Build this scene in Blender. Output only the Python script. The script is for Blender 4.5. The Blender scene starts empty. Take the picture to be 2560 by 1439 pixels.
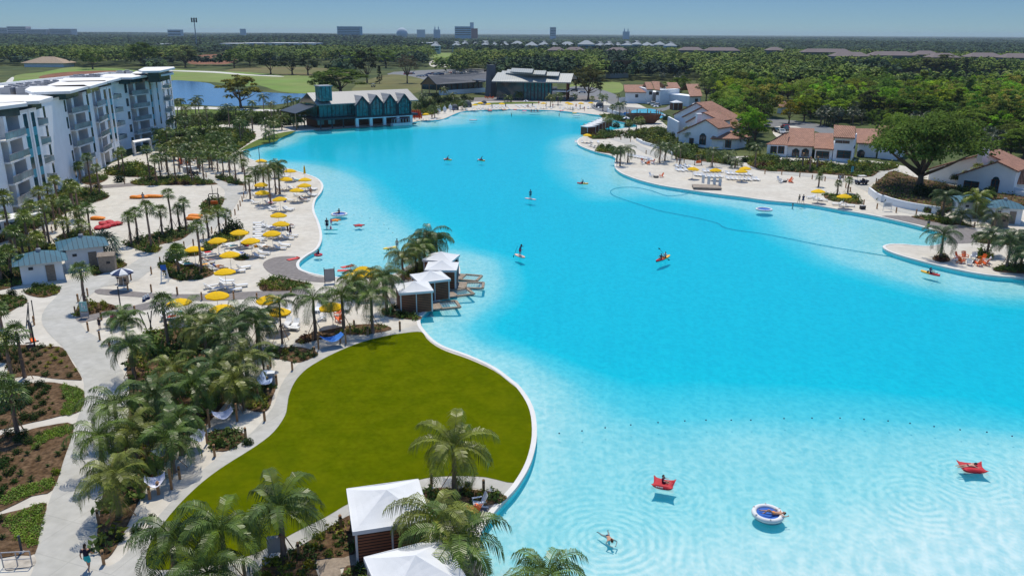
import bpy, bmesh, math, random
import numpy as np
from mathutils import Vector, Matrix
from mathutils.geometry import tessellate_polygon, delaunay_2d_cdt
random.seed(7); np.random.seed(7)
R = math.radians; PI = math.pi
sc = bpy.context.scene; COL = sc.collection

# ------------------------------------------------------------------ camera
FOC = 2000.0; CX, CY, HC = 1280.0, 719.5, 30.0
PITCH = R(17.64); ROLL = math.atan(0.0055)
cam = bpy.data.objects.new("camera", bpy.data.cameras.new("camera")); COL.objects.link(cam)
cam.data.sensor_width = 36.0; cam.data.lens = 36.0 * FOC / 2560.0
cam.data.clip_start = 0.5; cam.data.clip_end = 60000.0
_r = Vector((math.cos(ROLL), 0, 0)); _right = Vector((1, 0, 0)); _down = Vector((0, -math.sin(PITCH), -math.cos(PITCH)))
_fwd = Vector((0, math.cos(PITCH), -math.sin(PITCH)))
c_, s_ = math.cos(ROLL), math.sin(ROLL)
cr = _right * c_ - _down * s_; cd = _right * s_ + _down * c_
cam.matrix_world = Matrix(((cr.x, -cd.x, -_fwd.x, 0), (cr.y, -cd.y, -_fwd.y, 0), (cr.z, -cd.z, -_fwd.z, HC), (0, 0, 0, 1)))
sc.camera = cam

# ------------------------------------------------------------------ light
SUN_EL, SUN_AZ = R(64.0), R(-4.0)          # azimuth measured from +Y towards +X
w = bpy.data.worlds.new("World"); sc.world = w; w.use_nodes = True
wn = w.node_tree.nodes; wl = w.node_tree.links
sky = wn.new("ShaderNodeTexSky"); sky.sky_type = 'NISHITA'; sky.sun_disc = False
sky.sun_elevation = SUN_EL; sky.sun_rotation = SUN_AZ
sky.air_density = 0.5; sky.dust_density = 0.0; sky.ozone_density = 3.0; sky.altitude = 0
tn = wn.new("ShaderNodeMix"); tn.data_type = 'RGBA'; tn.blend_type = 'MULTIPLY'; tn.inputs[0].default_value = 1.0
wc = wn.new("ShaderNodeTexCoord"); sx_ = wn.new("ShaderNodeSeparateXYZ"); wl.new(wc.outputs["Generated"], sx_.inputs[0])
er = wn.new("ShaderNodeValToRGB"); wl.new(sx_.outputs["Z"], er.inputs[0]); el = er.color_ramp.elements           # clearer and bluer with height above the hazy horizon
el[0].position = 0.0; el[0].color = (.335, .415, .455, 1); el[1].position = .5; el[1].color = (1.75, 2.05, 2.12, 1)
q_ = el.new(.06); q_.color = (.36, .455, .51, 1)
wl.new(sky.outputs[0], tn.inputs[6]); wl.new(er.outputs[0], tn.inputs[7]); wl.new(tn.outputs[2], wn["Background"].inputs[0]); wn["Background"].inputs[1].default_value = 0.125
sl = bpy.data.lights.new("sun", 'SUN'); sl.energy = 4.1; sl.angle = R(0.5); sl.color = (1.0, 0.93, 0.80)
sun = bpy.data.objects.new("sun", sl); COL.objects.link(sun)
sd = Vector((math.sin(SUN_AZ) * math.cos(SUN_EL), math.cos(SUN_AZ) * math.cos(SUN_EL), math.sin(SUN_EL)))
sun.rotation_euler = sd.to_track_quat('Z', 'Y').to_euler(); sun.location = (0, 100, 120)
sc.view_settings.view_transform = 'Standard'; sc.view_settings.look = 'None'
sc.view_settings.exposure = 0.06; sc.view_settings.gamma = 1.0
sc.cycles.max_bounces = 6; sc.cycles.transparent_max_bounces = 8
sc.cycles.diffuse_bounces = 3; sc.cycles.glossy_bounces = 2; sc.cycles.transmission_bounces = 2
sc.cycles.caustics_reflective = False; sc.cycles.caustics_refractive = False

# ------------------------------------------------------------------ mapping (photo pixel -> place on the ground)
def ray(px, py):
    x = (px - CX) / FOC; y = (py - CY) / FOC
    return cr * x + cd * y + _fwd
def V(px, py, z=0.0):
    d = ray(px, py); t = (z - HC) / d.z
    return Vector((d.x * t, d.y * t, z))
def onplane(px, py, p0, n):
    d = ray(px, py); o = Vector((0, 0, HC)); t = (p0 - o).dot(n) / d.dot(n)
    return o + d * t
def HT(px, pb, pt):
    p = V(px, pb); lo, hi = 0.0, 120.0
    for _ in range(40):
        m = (lo + hi) / 2; q = Vector((p.x, p.y, m - HC))
        if CY + FOC * (q.dot(cd) / q.dot(_fwd)) > pt: lo = m
        else: hi = m
    return m

# ------------------------------------------------------------------ helpers
def tag(o, label=None, cat=None, group=None, kind=None):
    if label: o["label"] = label
    if cat: o["category"] = cat
    if group: o["group"] = group
    if kind: o["kind"] = kind
    return o
def empty(name, loc=(0, 0, 0), rz=0.0):
    o = bpy.data.objects.new(name, None); COL.objects.link(o); o.location = loc; o.rotation_euler[2] = rz
    o.empty_display_size = 0.3
    return o
def thing(name, label, cat, loc=(0, 0, 0), rz=0.0, group=None):
    return tag(empty(name, loc, rz), label, cat, group)
def copy_tree(o, parent=None):
    c = o.copy(); COL.objects.link(c)
    if parent: c.parent = parent
    for ch in list(o.children): copy_tree(ch, c)
    return c
def ordw(n):
    if 10 <= n % 100 <= 20: return "%dth" % n
    return "%d%s" % (n, {1: "st", 2: "nd", 3: "rd"}.get(n % 10, "th"))

class MB:
    """collects geometry in world (or local) coordinates, then builds one mesh object"""
    def __init__(s): s.v = []; s.f = []; s.m = []
    def add(s, vs, fs, mi=0):
        b = len(s.v); s.v.extend([tuple(v) for v in vs]); s.f.extend([tuple(b + i for i in f) for f in fs]); s.m.extend([mi] * len(fs)); return s
    def quad(s, a, b, c, d, mi=0): return s.add([a, b, c, d], [(0, 1, 2, 3)], mi)
    def box(s, c, size, rz=0.0, mi=0, rx=0.0):
        hx, hy, hz = size[0] / 2, size[1] / 2, size[2] / 2
        M = Matrix.Translation(Vector(c)) @ Matrix.Rotation(rz, 4, 'Z') @ Matrix.Rotation(rx, 4, 'X')
        vs = [M @ Vector((x * hx, y * hy, z * hz)) for z in (-1, 1) for y in (-1, 1) for x in (-1, 1)]
        return s.add(vs, [(0, 2, 3, 1), (4, 5, 7, 6), (0, 1, 5, 4), (2, 6, 7, 3), (0, 4, 6, 2), (1, 3, 7, 5)], mi)
    def bar(s, a, b, w, h=None, mi=0):
        a = Vector(a); b = Vector(b); d = (b - a); L = d.length
        if L < 1e-6: return s
        h = h or w; d.normalize(); up = Vector((0, 0, 1)) if abs(d.z) < .95 else Vector((0, 1, 0))
        sx = d.cross(up).normalized(); sy = sx.cross(d).normalized()
        vs = [p + sx * (i * w / 2) + sy * (j * h / 2) for p in (a, b) for i, j in ((-1, -1), (1, -1), (1, 1), (-1, 1))]
        return s.add(vs, [(0, 3, 2, 1), (4, 5, 6, 7), (0, 1, 5, 4), (1, 2, 6, 5), (2, 3, 7, 6), (3, 0, 4, 7)], mi)
    def tube(s, pts, rad, n=8, mi=0, cap=True, flat=1.0):
        pts = [Vector(p) for p in pts]
        if not hasattr(rad, '__len__'): rad = [rad] * len(pts)
        rings = []; b0 = len(s.v); side = None
        for i, p in enumerate(pts):
            d = (pts[min(i + 1, len(pts) - 1)] - pts[max(i - 1, 0)]).normalized()
            if side is None:
                up = Vector((0, 0, 1)) if abs(d.z) < .9 else Vector((0, 1, 0)); side = d.cross(up).normalized()
            side = (side - d * side.dot(d)).normalized(); up2 = d.cross(side)
            for k in range(n):
                a = 2 * PI * k / n; s.v.append(tuple(p + (side * math.cos(a) + up2 * (math.sin(a) * flat)) * rad[i]))
        for i in range(len(pts) - 1):
            for k in range(n):
                k2 = (k + 1) % n; s.f.append((b0 + i * n + k, b0 + i * n + k2, b0 + (i + 1) * n + k2, b0 + (i + 1) * n + k)); s.m.append(mi)
        if cap:
            s.f.append(tuple(b0 + k for k in reversed(range(n)))); s.m.append(mi)
            s.f.append(tuple(b0 + (len(pts) - 1) * n + k for k in range(n))); s.m.append(mi)
        return s
    def prism(s, poly, z0, z1, mi=0, top=True, bottom=True):
        n = len(poly); poly = [(p[0], p[1]) for p in poly]
        a = sum(poly[i][0] * poly[(i + 1) % n][1] - poly[(i + 1) % n][0] * poly[i][1] for i in range(n))
        if a < 0: poly = poly[::-1]
        vs = [(x, y, z0) for x, y in poly] + [(x, y, z1) for x, y in poly]
        fs = [(i, (i + 1) % n, n + (i + 1) % n, n + i) for i in range(n)]
        if top: fs.append(tuple(range(n, 2 * n)))
        if bottom: fs.append(tuple(reversed(range(n))))
        return s.add(vs, fs, mi)
    def slab(s, pts, t, mi=0):
        """thick sheet: polygon in 3-D, thickened straight down by t"""
        pts = [Vector(p) for p in pts]; n = len(pts)
        nrm = (pts[1] - pts[0]).cross(pts[2] - pts[0])
        if nrm.z < 0: pts = pts[::-1]
        vs = pts + [p - Vector((0, 0, t)) for p in pts]
        fs = [tuple(range(n)), tuple(reversed(range(n, 2 * n)))] + [(n + i, n + (i + 1) % n, (i + 1) % n, i) for i in range(n)]
        return s.add(vs, fs, mi)
    def sphere(s, c, r, nu=8, nv=6, mi=0):
        c = Vector(c); r = Vector(r) if hasattr(r, '__len__') else Vector((r, r, r)); b = len(s.v)
        s.v.append((c.x, c.y, c.z + r.z))
        for j in range(1, nv):
            for i in range(nu):
                a = 2 * PI * i / nu; t = PI * j / nv
                s.v.append((c.x + r.x * math.sin(t) * math.cos(a), c.y + r.y * math.sin(t) * math.sin(a), c.z + r.z * math.cos(t)))
        s.v.append((c.x, c.y, c.z - r.z)); last = len(s.v) - 1
        for i in range(nu):
            i2 = (i + 1) % nu
            s.f.append((b, b + 1 + i, b + 1 + i2)); s.m.append(mi)
            for j in range(nv - 2):
                q = b + 1 + j * nu; s.f.append((q + i, q + nu + i, q + nu + i2, q + i2)); s.m.append(mi)
            q = b + 1 + (nv - 2) * nu; s.f.append((q + i, last, q + i2)); s.m.append(mi)
        return s
    def lathe(s, prof, n=16, c=(0, 0, 0), mi=0, sx=1, sy=1):
        b = len(s.v)
        for r, z in prof:
            for k in range(n):
                a = 2 * PI * k / n; s.v.append((c[0] + r * sx * math.cos(a), c[1] + r * sy * math.sin(a), c[2] + z))
        for i in range(len(prof) - 1):
            for k in range(n):
                k2 = (k + 1) % n; s.f.append((b + i * n + k, b + i * n + k2, b + (i + 1) * n + k2, b + (i + 1) * n + k)); s.m.append(mi)
        return s
    def mesh(s, name, mats, off=None, smooth=False):
        me = bpy.data.meshes.new(name)
        v = s.v
        if off is not None: v = [(a - off[0], b - off[1], c - off[2]) for a, b, c in v]
        me.from_pydata(v, [], s.f)
        if not isinstance(mats, (list, tuple)): mats = [mats]
        for m in mats: me.materials.append(m)
        if len(mats) > 1: me.polygons.foreach_set("material_index", s.m)
        if smooth: me.polygons.foreach_set("use_smooth", [True] * len(s.f))
        me.update(); return me
    def build(s, name, mats, parent=None, smooth=False, world=True, color=None):
        off = parent.location if (parent is not None and world) else None
        o = bpy.data.objects.new(name, s.mesh(name, mats, off, smooth)); COL.objects.link(o)
        if parent is not None: o.parent = parent
        if color: o.color = (*color, 1)
        return o
def part(name, me, parent, loc=(0, 0, 0), rot=(0, 0, 0), scale=(1, 1, 1), color=None):
    o = bpy.data.objects.new(name, me); COL.objects.link(o); o.parent = parent
    o.location = loc; o.rotation_euler = rot; o.scale = scale
    if color: o.color = (*color, 1)
    return o

# ------------------------------------------------------------------ materials
def mat(name, col, rough=0.7, var=0.12, scale=3.0, bump=0.0, spec=0.3, metal=0.0, objcol=False, trans=0.0, detail=3, col2=None, bscale=None, randv=0.0):
    m = bpy.data.materials.new(name); m.use_nodes = True; nt = m.node_tree; N = nt.nodes; L = nt.links
    b = N["Principled BSDF"]; b.inputs["Roughness"].default_value = rough; b.inputs["Metallic"].default_value = metal
    b.inputs["Specular IOR Level"].default_value = spec
    tc = N.new("ShaderNodeTexCoord"); nz = N.new("ShaderNodeTexNoise"); nz.inputs["Scale"].default_value = scale; nz.inputs["Detail"].default_value = detail
    L.new(tc.outputs["Object"], nz.inputs["Vector"])
    mr = N.new("ShaderNodeMapRange"); mr.inputs[1].default_value = 0.3; mr.inputs[2].default_value = 0.7
    mr.inputs[3].default_value = 1 - var; mr.inputs[4].default_value = 1 + var; L.new(nz.outputs[0], mr.inputs[0])
    base = N.new("ShaderNodeRGB"); base.outputs[0].default_value = (*col, 1); src = base.outputs[0]
    if objcol:
        oi = N.new("ShaderNodeObjectInfo"); src = oi.outputs["Color"]
    if col2:
        n2 = N.new("ShaderNodeTexNoise"); n2.inputs["Scale"].default_value = scale * 0.23; n2.inputs["Detail"].default_value = 4
        L.new(tc.outputs["Object"], n2.inputs["Vector"])
        r2 = N.new("ShaderNodeMapRange"); r2.inputs[1].default_value = 0.4; r2.inputs[2].default_value = 0.6; L.new(n2.outputs[0], r2.inputs[0])
        mx2 = N.new("ShaderNodeMix"); mx2.data_type = 'RGBA'; L.new(r2.outputs[0], mx2.inputs[0]); L.new(src, mx2.inputs[6]); mx2.inputs[7].default_value = (*col2, 1)
        src = mx2.outputs[2]
    fac = mr.outputs[0]
    if randv:
        oi2 = N.new("ShaderNodeObjectInfo"); r3 = N.new("ShaderNodeMapRange"); r3.inputs[3].default_value = 1 - randv; r3.inputs[4].default_value = 1 + randv
        L.new(oi2.outputs["Random"], r3.inputs[0]); mu = N.new("ShaderNodeMath"); mu.operation = 'MULTIPLY'; L.new(fac, mu.inputs[0]); L.new(r3.outputs[0], mu.inputs[1]); fac = mu.outputs[0]
    vm = N.new("ShaderNodeVectorMath"); vm.operation = 'SCALE'; L.new(src, vm.inputs[0]); L.new(fac, vm.inputs["Scale"])
    L.new(vm.outputs[0], b.inputs["Base Color"])
    if bump:
        bp = N.new("ShaderNodeBump"); bp.inputs["Strength"].default_value = bump; bp.inputs["Distance"].default_value = 0.05
        if bscale:
            nb = N.new("ShaderNodeTexNoise"); nb.inputs["Scale"].default_value = bscale; L.new(tc.outputs["Object"], nb.inputs["Vector"]); L.new(nb.outputs[0], bp.inputs["Height"])
        else: L.new(nz.outputs[0], bp.inputs["Height"])
        L.new(bp.outputs[0], b.inputs["Normal"])
    if trans:
        tr = N.new("ShaderNodeBsdfTranslucent"); L.new(vm.outputs[0], tr.inputs[0]); ms = N.new("ShaderNodeMixShader"); ms.inputs[0].default_value = trans
        L.new(b.outputs[0], ms.inputs[1]); L.new(tr.outputs[0], ms.inputs[2]); L.new(ms.outputs[0], N["Material Output"].inputs[0])
    return m
M = {}
def mk(k, *a, **kw): M[k] = mat(k, *a, **kw)
mk('sand', (.51, .475, .41), .95, .09, .9, .7, .1, bscale=1.7, col2=(.55, .52, .455))
mk('concrete', (.415, .405, .365), .9, .09, 1.2, .15, .2, col2=(.45, .44, .405))
mk('concrete_white', (.56, .545, .50), .9, .06, .8, .1, .2)
mk('paver', (.22, .20, .19), .9, .15, 2.0, .2, .2)
mk('mulch', (.088, .054, .029), 1, .5, 3.5, .8, .05, col2=(.125, .080, .047))
mk('turf', (.078, .104, .0008), 1, .12, 2.2, .5, 0, bscale=30, col2=(.10, .122, .0012))
mk('ground', (.085, .10, .035), 1, .35, .06, 0, .1, col2=(.055, .075, .028))
mk('fairway', (.15, .235, .055), 1, .12, .05, 0, .1, col2=(.19, .23, .075))
mk('rough', (.155, .135, .06), 1, .2, .05, 0, .1, col2=(.13, .14, .05))
mk('heath', (.21, .10, .06), 1, .3, .1, 0, .1)
mk('asphalt', (.17, .175, .18), .9, .1, .5, 0, .2)
mk('grass', (.085, .13, .022), 1, .25, 1.5, .3, .1, col2=(.11, .15, .03))
mk('wall', (.90, .91, .91), .8, .04, .6, .05, .2)
mk('plaster', (.80, .83, .84), .85, .05, .5, .1, .2)
mk('shaded_wall', (.76, .74, .74), .85, .05, .5, 0, .2)
mk('roof_white', (.76, .75, .73), .8, .05, .2, 0, .2)
mk('glass', (.02, .06, .075), .08, .3, .4, 0, .6)
mk('glass_teal', (.26, .34, .35), .15, .4, .25, 0, .6)
mk('spandrel', (.06, .34, .44), .4, .08, .4, 0, .4)
mk('dark_metal', (.025, .035, .045), .5, .1, 2, 0, .4)
mk('grey_metal', (.33, .33, .34), .5, .08, 3, 0, .4)
mk('white_metal', (.66, .67, .67), .5, .03, 3, 0, .4)
mk('wood', (.28, .17, .09), .8, .2, 4, .2, .2)
mk('wood_dark', (.13, .045, .022), .7, .25, 4, .2, .3)
mk('wood_grey', (.27, .22, .17), .85, .2, 5, .2, .2)
mk('post_wood', (.42, .24, .12), .85, .2, 3, .2, .2, randv=.2)
mk('canvas', (.66, .67, .67), .75, .04, 1.0, .12, .2)
mk('fabric_obj', (1, 1, 1), .8, .06, 3, .1, .2, objcol=True)
mk('plastic_obj', (1, 1, 1), .35, .05, 3, 0, .5, objcol=True)
mk('paint_obj', (1, 1, 1), .2, .03, 3, 0, .5, objcol=True)
mk('skin', (1, 1, 1), .6, .06, 10, 0, .3, objcol=True)
mk('sling', (.66, .68, .70), .8, .05, 8, 0, .2, randv=.08)
mk('umb', (.83, .52, .006), .8, .05, 3, .05, .2, trans=.25, randv=.06)
mk('black', (.015, .015, .02), .5, .1, 3, 0, .4)
mk('rubber', (.02, .02, .02), .8, .1, 3, 0, .2)
mk('red_bag', (.46, .02, .03), .65, .12, 2.5, .5, .3)
mk('orange_bag', (.75, .22, .01), .65, .12, 2.5, .5, .3)
mk('blue_mat', (.01, .10, .42), .6, .08, 5, 0, .3)
mk('leaf_obj', (1, 1, 1), .8, .6, .45, 0, .05, objcol=True, trans=.35, randv=.10, detail=5)
mk('palm_leaf', (1, 1, 1), .40, .6, 1.3, 0, .30, objcol=True, trans=.08, randv=.14)
mk('forest', (.030, .055, .024), .9, .5, .02, 0, .1, col2=(.055, .082, .030), detail=6)
mk('trunk', (.16, .115, .085), .95, .3, 6, .6, .1, randv=.15)
mk('palm_trunk', (.23, .16, .125), .95, .3, 5, .8, .1, randv=.2)
mk('stone', (.42, .38, .32), .9, .3, 2, .4, .2)

def stripes(name, col, col2, scale, axis=(1, 0, 0), rough=.5, var=.06, metal=0, width=.12, bump=.5):
    """standing seams / tiles / planks along one direction"""
    m = mat(name, col, rough, var, 1.0, 0, .4, metal); nt = m.node_tree; N = nt.nodes; L = nt.links; b = N["Principled BSDF"]
    tc = [n for n in N if n.type == 'TEX_COORD'][0]
    dt = N.new("ShaderNodeVectorMath"); dt.operation = 'DOT_PRODUCT'; dt.inputs[1].default_value = axis; L.new(tc.outputs["Object"], dt.inputs[0])
    ml = N.new("ShaderNodeMath"); ml.operation = 'MULTIPLY'; ml.inputs[1].default_value = scale; L.new(dt.outputs["Value"], ml.inputs[0])
    fr = N.new("ShaderNodeMath"); fr.operation = 'FRACT'; L.new(ml.outputs[0], fr.inputs[0])
    lt = N.new("ShaderNodeMath"); lt.operation = 'LESS_THAN'; lt.inputs[1].default_value = width; L.new(fr.outputs[0], lt.inputs[0])
    src = b.inputs["Base Color"].links[0].from_socket
    mx = N.new("ShaderNodeMix"); mx.data_type = 'RGBA'; L.new(lt.outputs[0], mx.inputs[0]); L.new(src, mx.inputs[6]); mx.inputs[7].default_value = (*col2, 1)
    L.new(mx.outputs[2], b.inputs["Base Color"])
    bp = N.new("ShaderNodeBump"); bp.inputs["Strength"].default_value = bump; bp.inputs["Distance"].default_value = .05
    L.new(lt.outputs[0], bp.inputs["Height"]); L.new(bp.outputs[0], b.inputs["Normal"])
    M[name] = m
stripes('seam_roof', (.30, .295, .28), (.15, .15, .15), 1.1, (.77, .64, 0), .45)
stripes('seam_roof_light', (.33, .35, .33), (.20, .21, .21), 1.2, (1, .08, 0), .45)
stripes('shingle', (.13, .135, .145), (.10, .10, .11), 1.2, (0, 1, 0), .8)
stripes('seam_blue', (.035, .12, .17), (.008, .035, .055), 1.7, (1, 0, 0), .75)
stripes('tile_x', (.33, .165, .105), (.18, .085, .055), 2.2, (1, 0, 0), .8, .25, 0, .3, 1)
stripes('tile_y', (.33, .165, .105), (.18, .085, .055), 2.2, (0, 1, 0), .8, .25, 0, .3, 1)
stripes('slats', (.26, .095, .045), (.03, .012, .008), 5, (0, 0, 1), .7, .25, 0, .35, 1)
stripes('boards', (.30, .25, .20), (.12, .10, .08), 5, (1, 0, 0), .85, .2, 0, .1, .6)
stripes('glass_bars', (.025, .20, .21), (.015, .02, .025), .7, (.77, .64, 0), .1, .5, 0, .12, 0)
stripes('glass_bars_x', (.015, .17, .19), (.015, .02, .025), .42, (1, .05, 0), .1, .5, 0, .10, 0)

def joints(k, size, dark, wdt, rot=.5):
    """scored joints (concrete) or seams (turf rolls) laid over a material"""
    m = M[k]; N = m.node_tree.nodes; L = m.node_tree.links; b = N["Principled BSDF"]; src = b.inputs["Base Color"].links[0].from_socket
    tc = [n for n in N if n.type == 'TEX_COORD'][0]; mp = N.new("ShaderNodeMapping"); mp.inputs["Rotation"].default_value = (0, 0, rot); L.new(tc.outputs["Object"], mp.inputs[0])
    br = N.new("ShaderNodeTexBrick"); br.inputs["Scale"].default_value = 1; br.inputs["Mortar Size"].default_value = wdt; br.inputs["Brick Width"].default_value = size[0]; br.inputs["Row Height"].default_value = size[1]; br.offset = 0.0
    br.inputs["Color1"].default_value = (1, 1, 1, 1); br.inputs["Color2"].default_value = (1 - dark * .35,) * 3 + (1,); br.inputs["Mortar"].default_value = (1 - dark,) * 3 + (1,); L.new(mp.outputs[0], br.inputs["Vector"])
    mx = N.new("ShaderNodeMix"); mx.data_type = 'RGBA'; mx.blend_type = 'MULTIPLY'; mx.inputs[0].default_value = 1; L.new(src, mx.inputs[6]); L.new(br.outputs["Color"], mx.inputs[7]); L.new(mx.outputs[2], b.inputs["Base Color"])
joints('concrete', (3.2, 3.2), .16, .035, .35); joints('paver', (.9, .45), .30, .03, .2); joints('turf', (60, 3.8), .09, .04, 1.05)
# ================================================================== ground
def smooth(pts, k=4, closed=True):
    n = len(pts); out = []
    for i in range(n if closed else n - 1):
        if closed: p0, p1, p2, p3 = pts[(i - 1) % n], pts[i], pts[(i + 1) % n], pts[(i + 2) % n]
        else: p0, p1, p2, p3 = pts[max(i - 1, 0)], pts[i], pts[i + 1], pts[min(i + 2, n - 1)]
        for j in range(k):
            t = j / k; t2 = t * t; t3 = t2 * t
            out.append(((p1 * 2) + (p2 - p0) * t + (p0 * 2 - p1 * 5 + p2 * 4 - p3) * t2 + (p1 * 3 - p0 - p2 * 3 + p3) * t3) * .5)
    if not closed: out.append(pts[-1].copy())
    return out
def P(s):                                                   # "x,y x,y ..." -> list of pixel pairs
    return [tuple(float(a) for a in t.split(',')) for t in s.split()]
def wp(s, z=0.0, k=3, sm=True):
    pts = [V(x, y, 0) for x, y in P(s)]
    if sm: pts = smooth(pts, k)
    return [Vector((p.x, p.y, z)) for p in pts]
def sheet(name, pts, m, z, holes=(), kind='structure', label=None, cat=None):
    loops = [[Vector((p.x, p.y, 0)) for p in pts]] + [[Vector((p.x, p.y, 0)) for p in h] for h in holes]
    tris = tessellate_polygon(loops); allv = [v for l in loops for v in l]
    fs = []
    for t in tris:
        a, b, c = (allv[i] for i in t)
        fs.append(tuple(t) if (b - a).cross(c - a).z > 0 else tuple(reversed(t)))
    mb = MB(); mb.add([(v.x, v.y, z) for v in allv], fs)
    o = mb.build(name, m); tag(o, label, cat, None, kind); return o

LAG = P("1222,1450 1202,1405 1195,1362 1202,1330 1222,1297 1247,1265 1280,1230 1298,1207 1319,1172 1333,1135 1341,1090 1338,1040 1325,1003 1300,967 1280,950 1235,917 1172,888 1115,868 1085,851 1066,832 1053,815 1050,800 1054,790 1068,775 1085,760 1108,742 1128,722 1142,703 1150,682 1146,662 1130,646 1100,640 1068,645 1040,655 1010,670 990,683 960,690 920,693 880,694 830,692 790,685 770,680 752,672 747,660 753,650 770,637 790,625 801,610 805,592 802,572 795,550 787,532 785,515 790,497 802,482 808,468 805,457 795,447 780,440 760,433 740,427 715,420 690,414 650,405 620,395 605,385 612,375 640,364 670,357 697,347 712,336 735,329 770,325 800,323 885,316 960,310 1027,306 1052,302 1080,301 1107,298 1127,290 1152,280 1190,276 1280,274 1380,276 1455,283 1517,291 1535,300 1560,306 1588,311 1590,318 1565,320 1540,324 1500,332 1470,338 1450,345 1443,352 1446,362 1470,373 1495,381 1525,388 1539,396 1537,407 1538,420 1552,432 1575,442 1605,452 1655,464 1730,476 1795,485 1855,492 1920,501 2020,510 2095,523 2170,536 2232,549 2295,564 2345,579 2368,593 2358,607 2332,614 2300,614 2257,610 2225,610 2207,616 2220,627 2257,640 2320,657 2395,674 2470,687 2560,695 2760,715 3100,800 3300,1000 3100,1350 2700,1600 2000,1640 1560,1600 1420,1540 1330,1510 1260,1480")
lag = smooth([V(x, y, 0) for x, y in LAG], 3)
def off(poly, d):
    n = len(poly); out = []
    for i in range(n):
        t = (poly[(i + 1) % n] - poly[i - 1]).normalized(); out.append(poly[i] + Vector((t.y, -t.x, 0)) * d)
    return out
area = sum(lag[i].x * lag[(i + 1) % len(lag)].y - lag[(i + 1) % len(lag)].x * lag[i].y for i in range(len(lag)))
sgn = 1.0 if area > 0 else -1.0      # positive offset = outward
WZ = -0.14
BIG = [Vector((x, y, 0)) for x, y in ((-30000, -300), (30000, -300), (30000, 30000), (-30000, 30000))]
hole = off(lag, sgn * 0.15)
sheet("ground", BIG, M['ground'], -0.03, [hole])
SANDP = wp("-700,1900 -500,1300 -300,900 -80,650 60,520 170,450 300,400 380,365 440,335 520,318 620,300 740,285 800,300 1040,280 1090,262 1160,247 1300,243 1500,244 1600,262 1650,300 1700,345 1760,388 1900,390 2040,398 2180,402 2300,425 2450,478 2620,500 3100,640 3900,1100 4200,1900 2600,2300 800,2300", 0, 3)
sheet("sand", SANDP, M['sand'], 0.0, [hole])

# --- lagoon floor depth, driving its painted water colour: shelves along the shore, shallow bays, deep middle
def seg_dist(pts, poly):
    P0 = np.array([(p.x, p.y) for p in poly]); P1 = np.roll(P0, -1, 0); d = P1 - P0; L2 = (d ** 2).sum(1) + 1e-9
    out = np.empty(len(pts)); ins = np.zeros(len(pts), bool)
    for i, q in enumerate(pts):
        t = np.clip(((q - P0) * d).sum(1) / L2, 0, 1); e = P0 + d * t[:, None] - q; out[i] = math.sqrt((e ** 2).sum(1).min())
        c = ((P0[:, 1] > q[1]) != (P1[:, 1] > q[1])); 
        xi = P0[:, 0] + (q[1] - P0[:, 1]) * d[:, 0] / np.where(abs(d[:, 1]) < 1e-9, 1e-9, d[:, 1]); ins[i] = (c & (q[0] < xi)).sum() % 2 == 1
    return out, ins
Z_BAY = wp("740,400 850,430 910,500 980,545 1020,590 1060,628 1110,650 1000,720 700,720 740,600 740,500", 0, 2)
Z_COVE = wp("1900,480 1960,540 2040,590 2110,625 2170,648 2280,675 2420,700 2450,640 2400,560 2200,510", 0, 2)
Z_SOUTH = wp("1300,1080 1420,1085 1600,1062 1850,1050 2100,1052 2350,1078 2600,1110 2900,1200 3400,1500 2600,1900 1200,1900 1100,1300", 0, 2)
Z_WHITE = wp("2800,1200 2600,1250 2400,1330 2150,1395 1900,1440 1650,1480 1500,1540 1600,1700 3100,1700", 0, 2)
Z_N = wp("1440,330 1475,352 1530,400 1550,425 1640,462 1500,480 1400,400 1420,350", 0, 2)
gx = []
y = 36.0
while y < 360:
    st = 1.4 if y < 75 else (2.2 if y < 140 else 3.5)
    x = -90.0
    while x < 125:
        gx.append((x + (st / 2 if int(y / st) % 2 else 0), y)); x += st
    y += st
gx = np.array(gx); gd, gi = seg_dist(gx, lag); gx = gx[gi & (gd > .5)]
bp_ = np.array([(p.x, p.y) for p in lag]); allp = np.vstack([bp_, gx])
dS, _ = seg_dist(allp, lag); dS[:len(bp_)] = 0
def sstep(a, b, x): t = np.clip((x - a) / (b - a), 0, 1); return t * t * (3 - 2 * t)
depth = .55 + 1.75 * sstep(.5, 13, dS)
def shallow(poly, dep, fade):
    global depth
    d, ins = seg_dist(allp, poly); sd_ = np.where(ins, -d, d)
    k = sstep(fade, -fade * .5, sd_) if False else 1 - sstep(-fade * .3, fade, sd_)
    depth = depth * (1 - k) + np.minimum(depth, dep) * k
shallow(Z_BAY, .62, 16); shallow(Z_COVE, .7, 15); shallow(Z_SOUTH, .8, 20); shallow(Z_WHITE, .17, 13); shallow(Z_N, 1.0, 12)
far = np.array([(p.x, p.y) for p in wp("1050,302 1107,298 1127,290 1152,280 1190,276 1280,274 1380,276 1455,283 1520,291", 0, 1)])
for i, q in enumerate(allp):                                # sandy beach at the far end slopes in
    if q[1] > 230:
        dd = np.sqrt(((far - q) ** 2).sum(1)).min(); depth[i] = min(depth[i], max(.1, .1 + dd * .085)) if dd < 32 else depth[i]
zdepth = np.where(depth < .8, depth, .8 + (depth - .8) * .15)   # deep floor raised so float shadows land closer, as if refracted
nB = len(bp_)
res = delaunay_2d_cdt([Vector(p) for p in allp.tolist()], [(i, (i + 1) % nB) for i in range(nB)], [list(range(nB))], 1, 1e-4)
ov, of = res[0], res[2]; orig = res[3]
dv = [depth[o[0]] if o else 1.0 for o in orig]; zv = [zdepth[o[0]] if o else 1.0 for o in orig]
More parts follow.
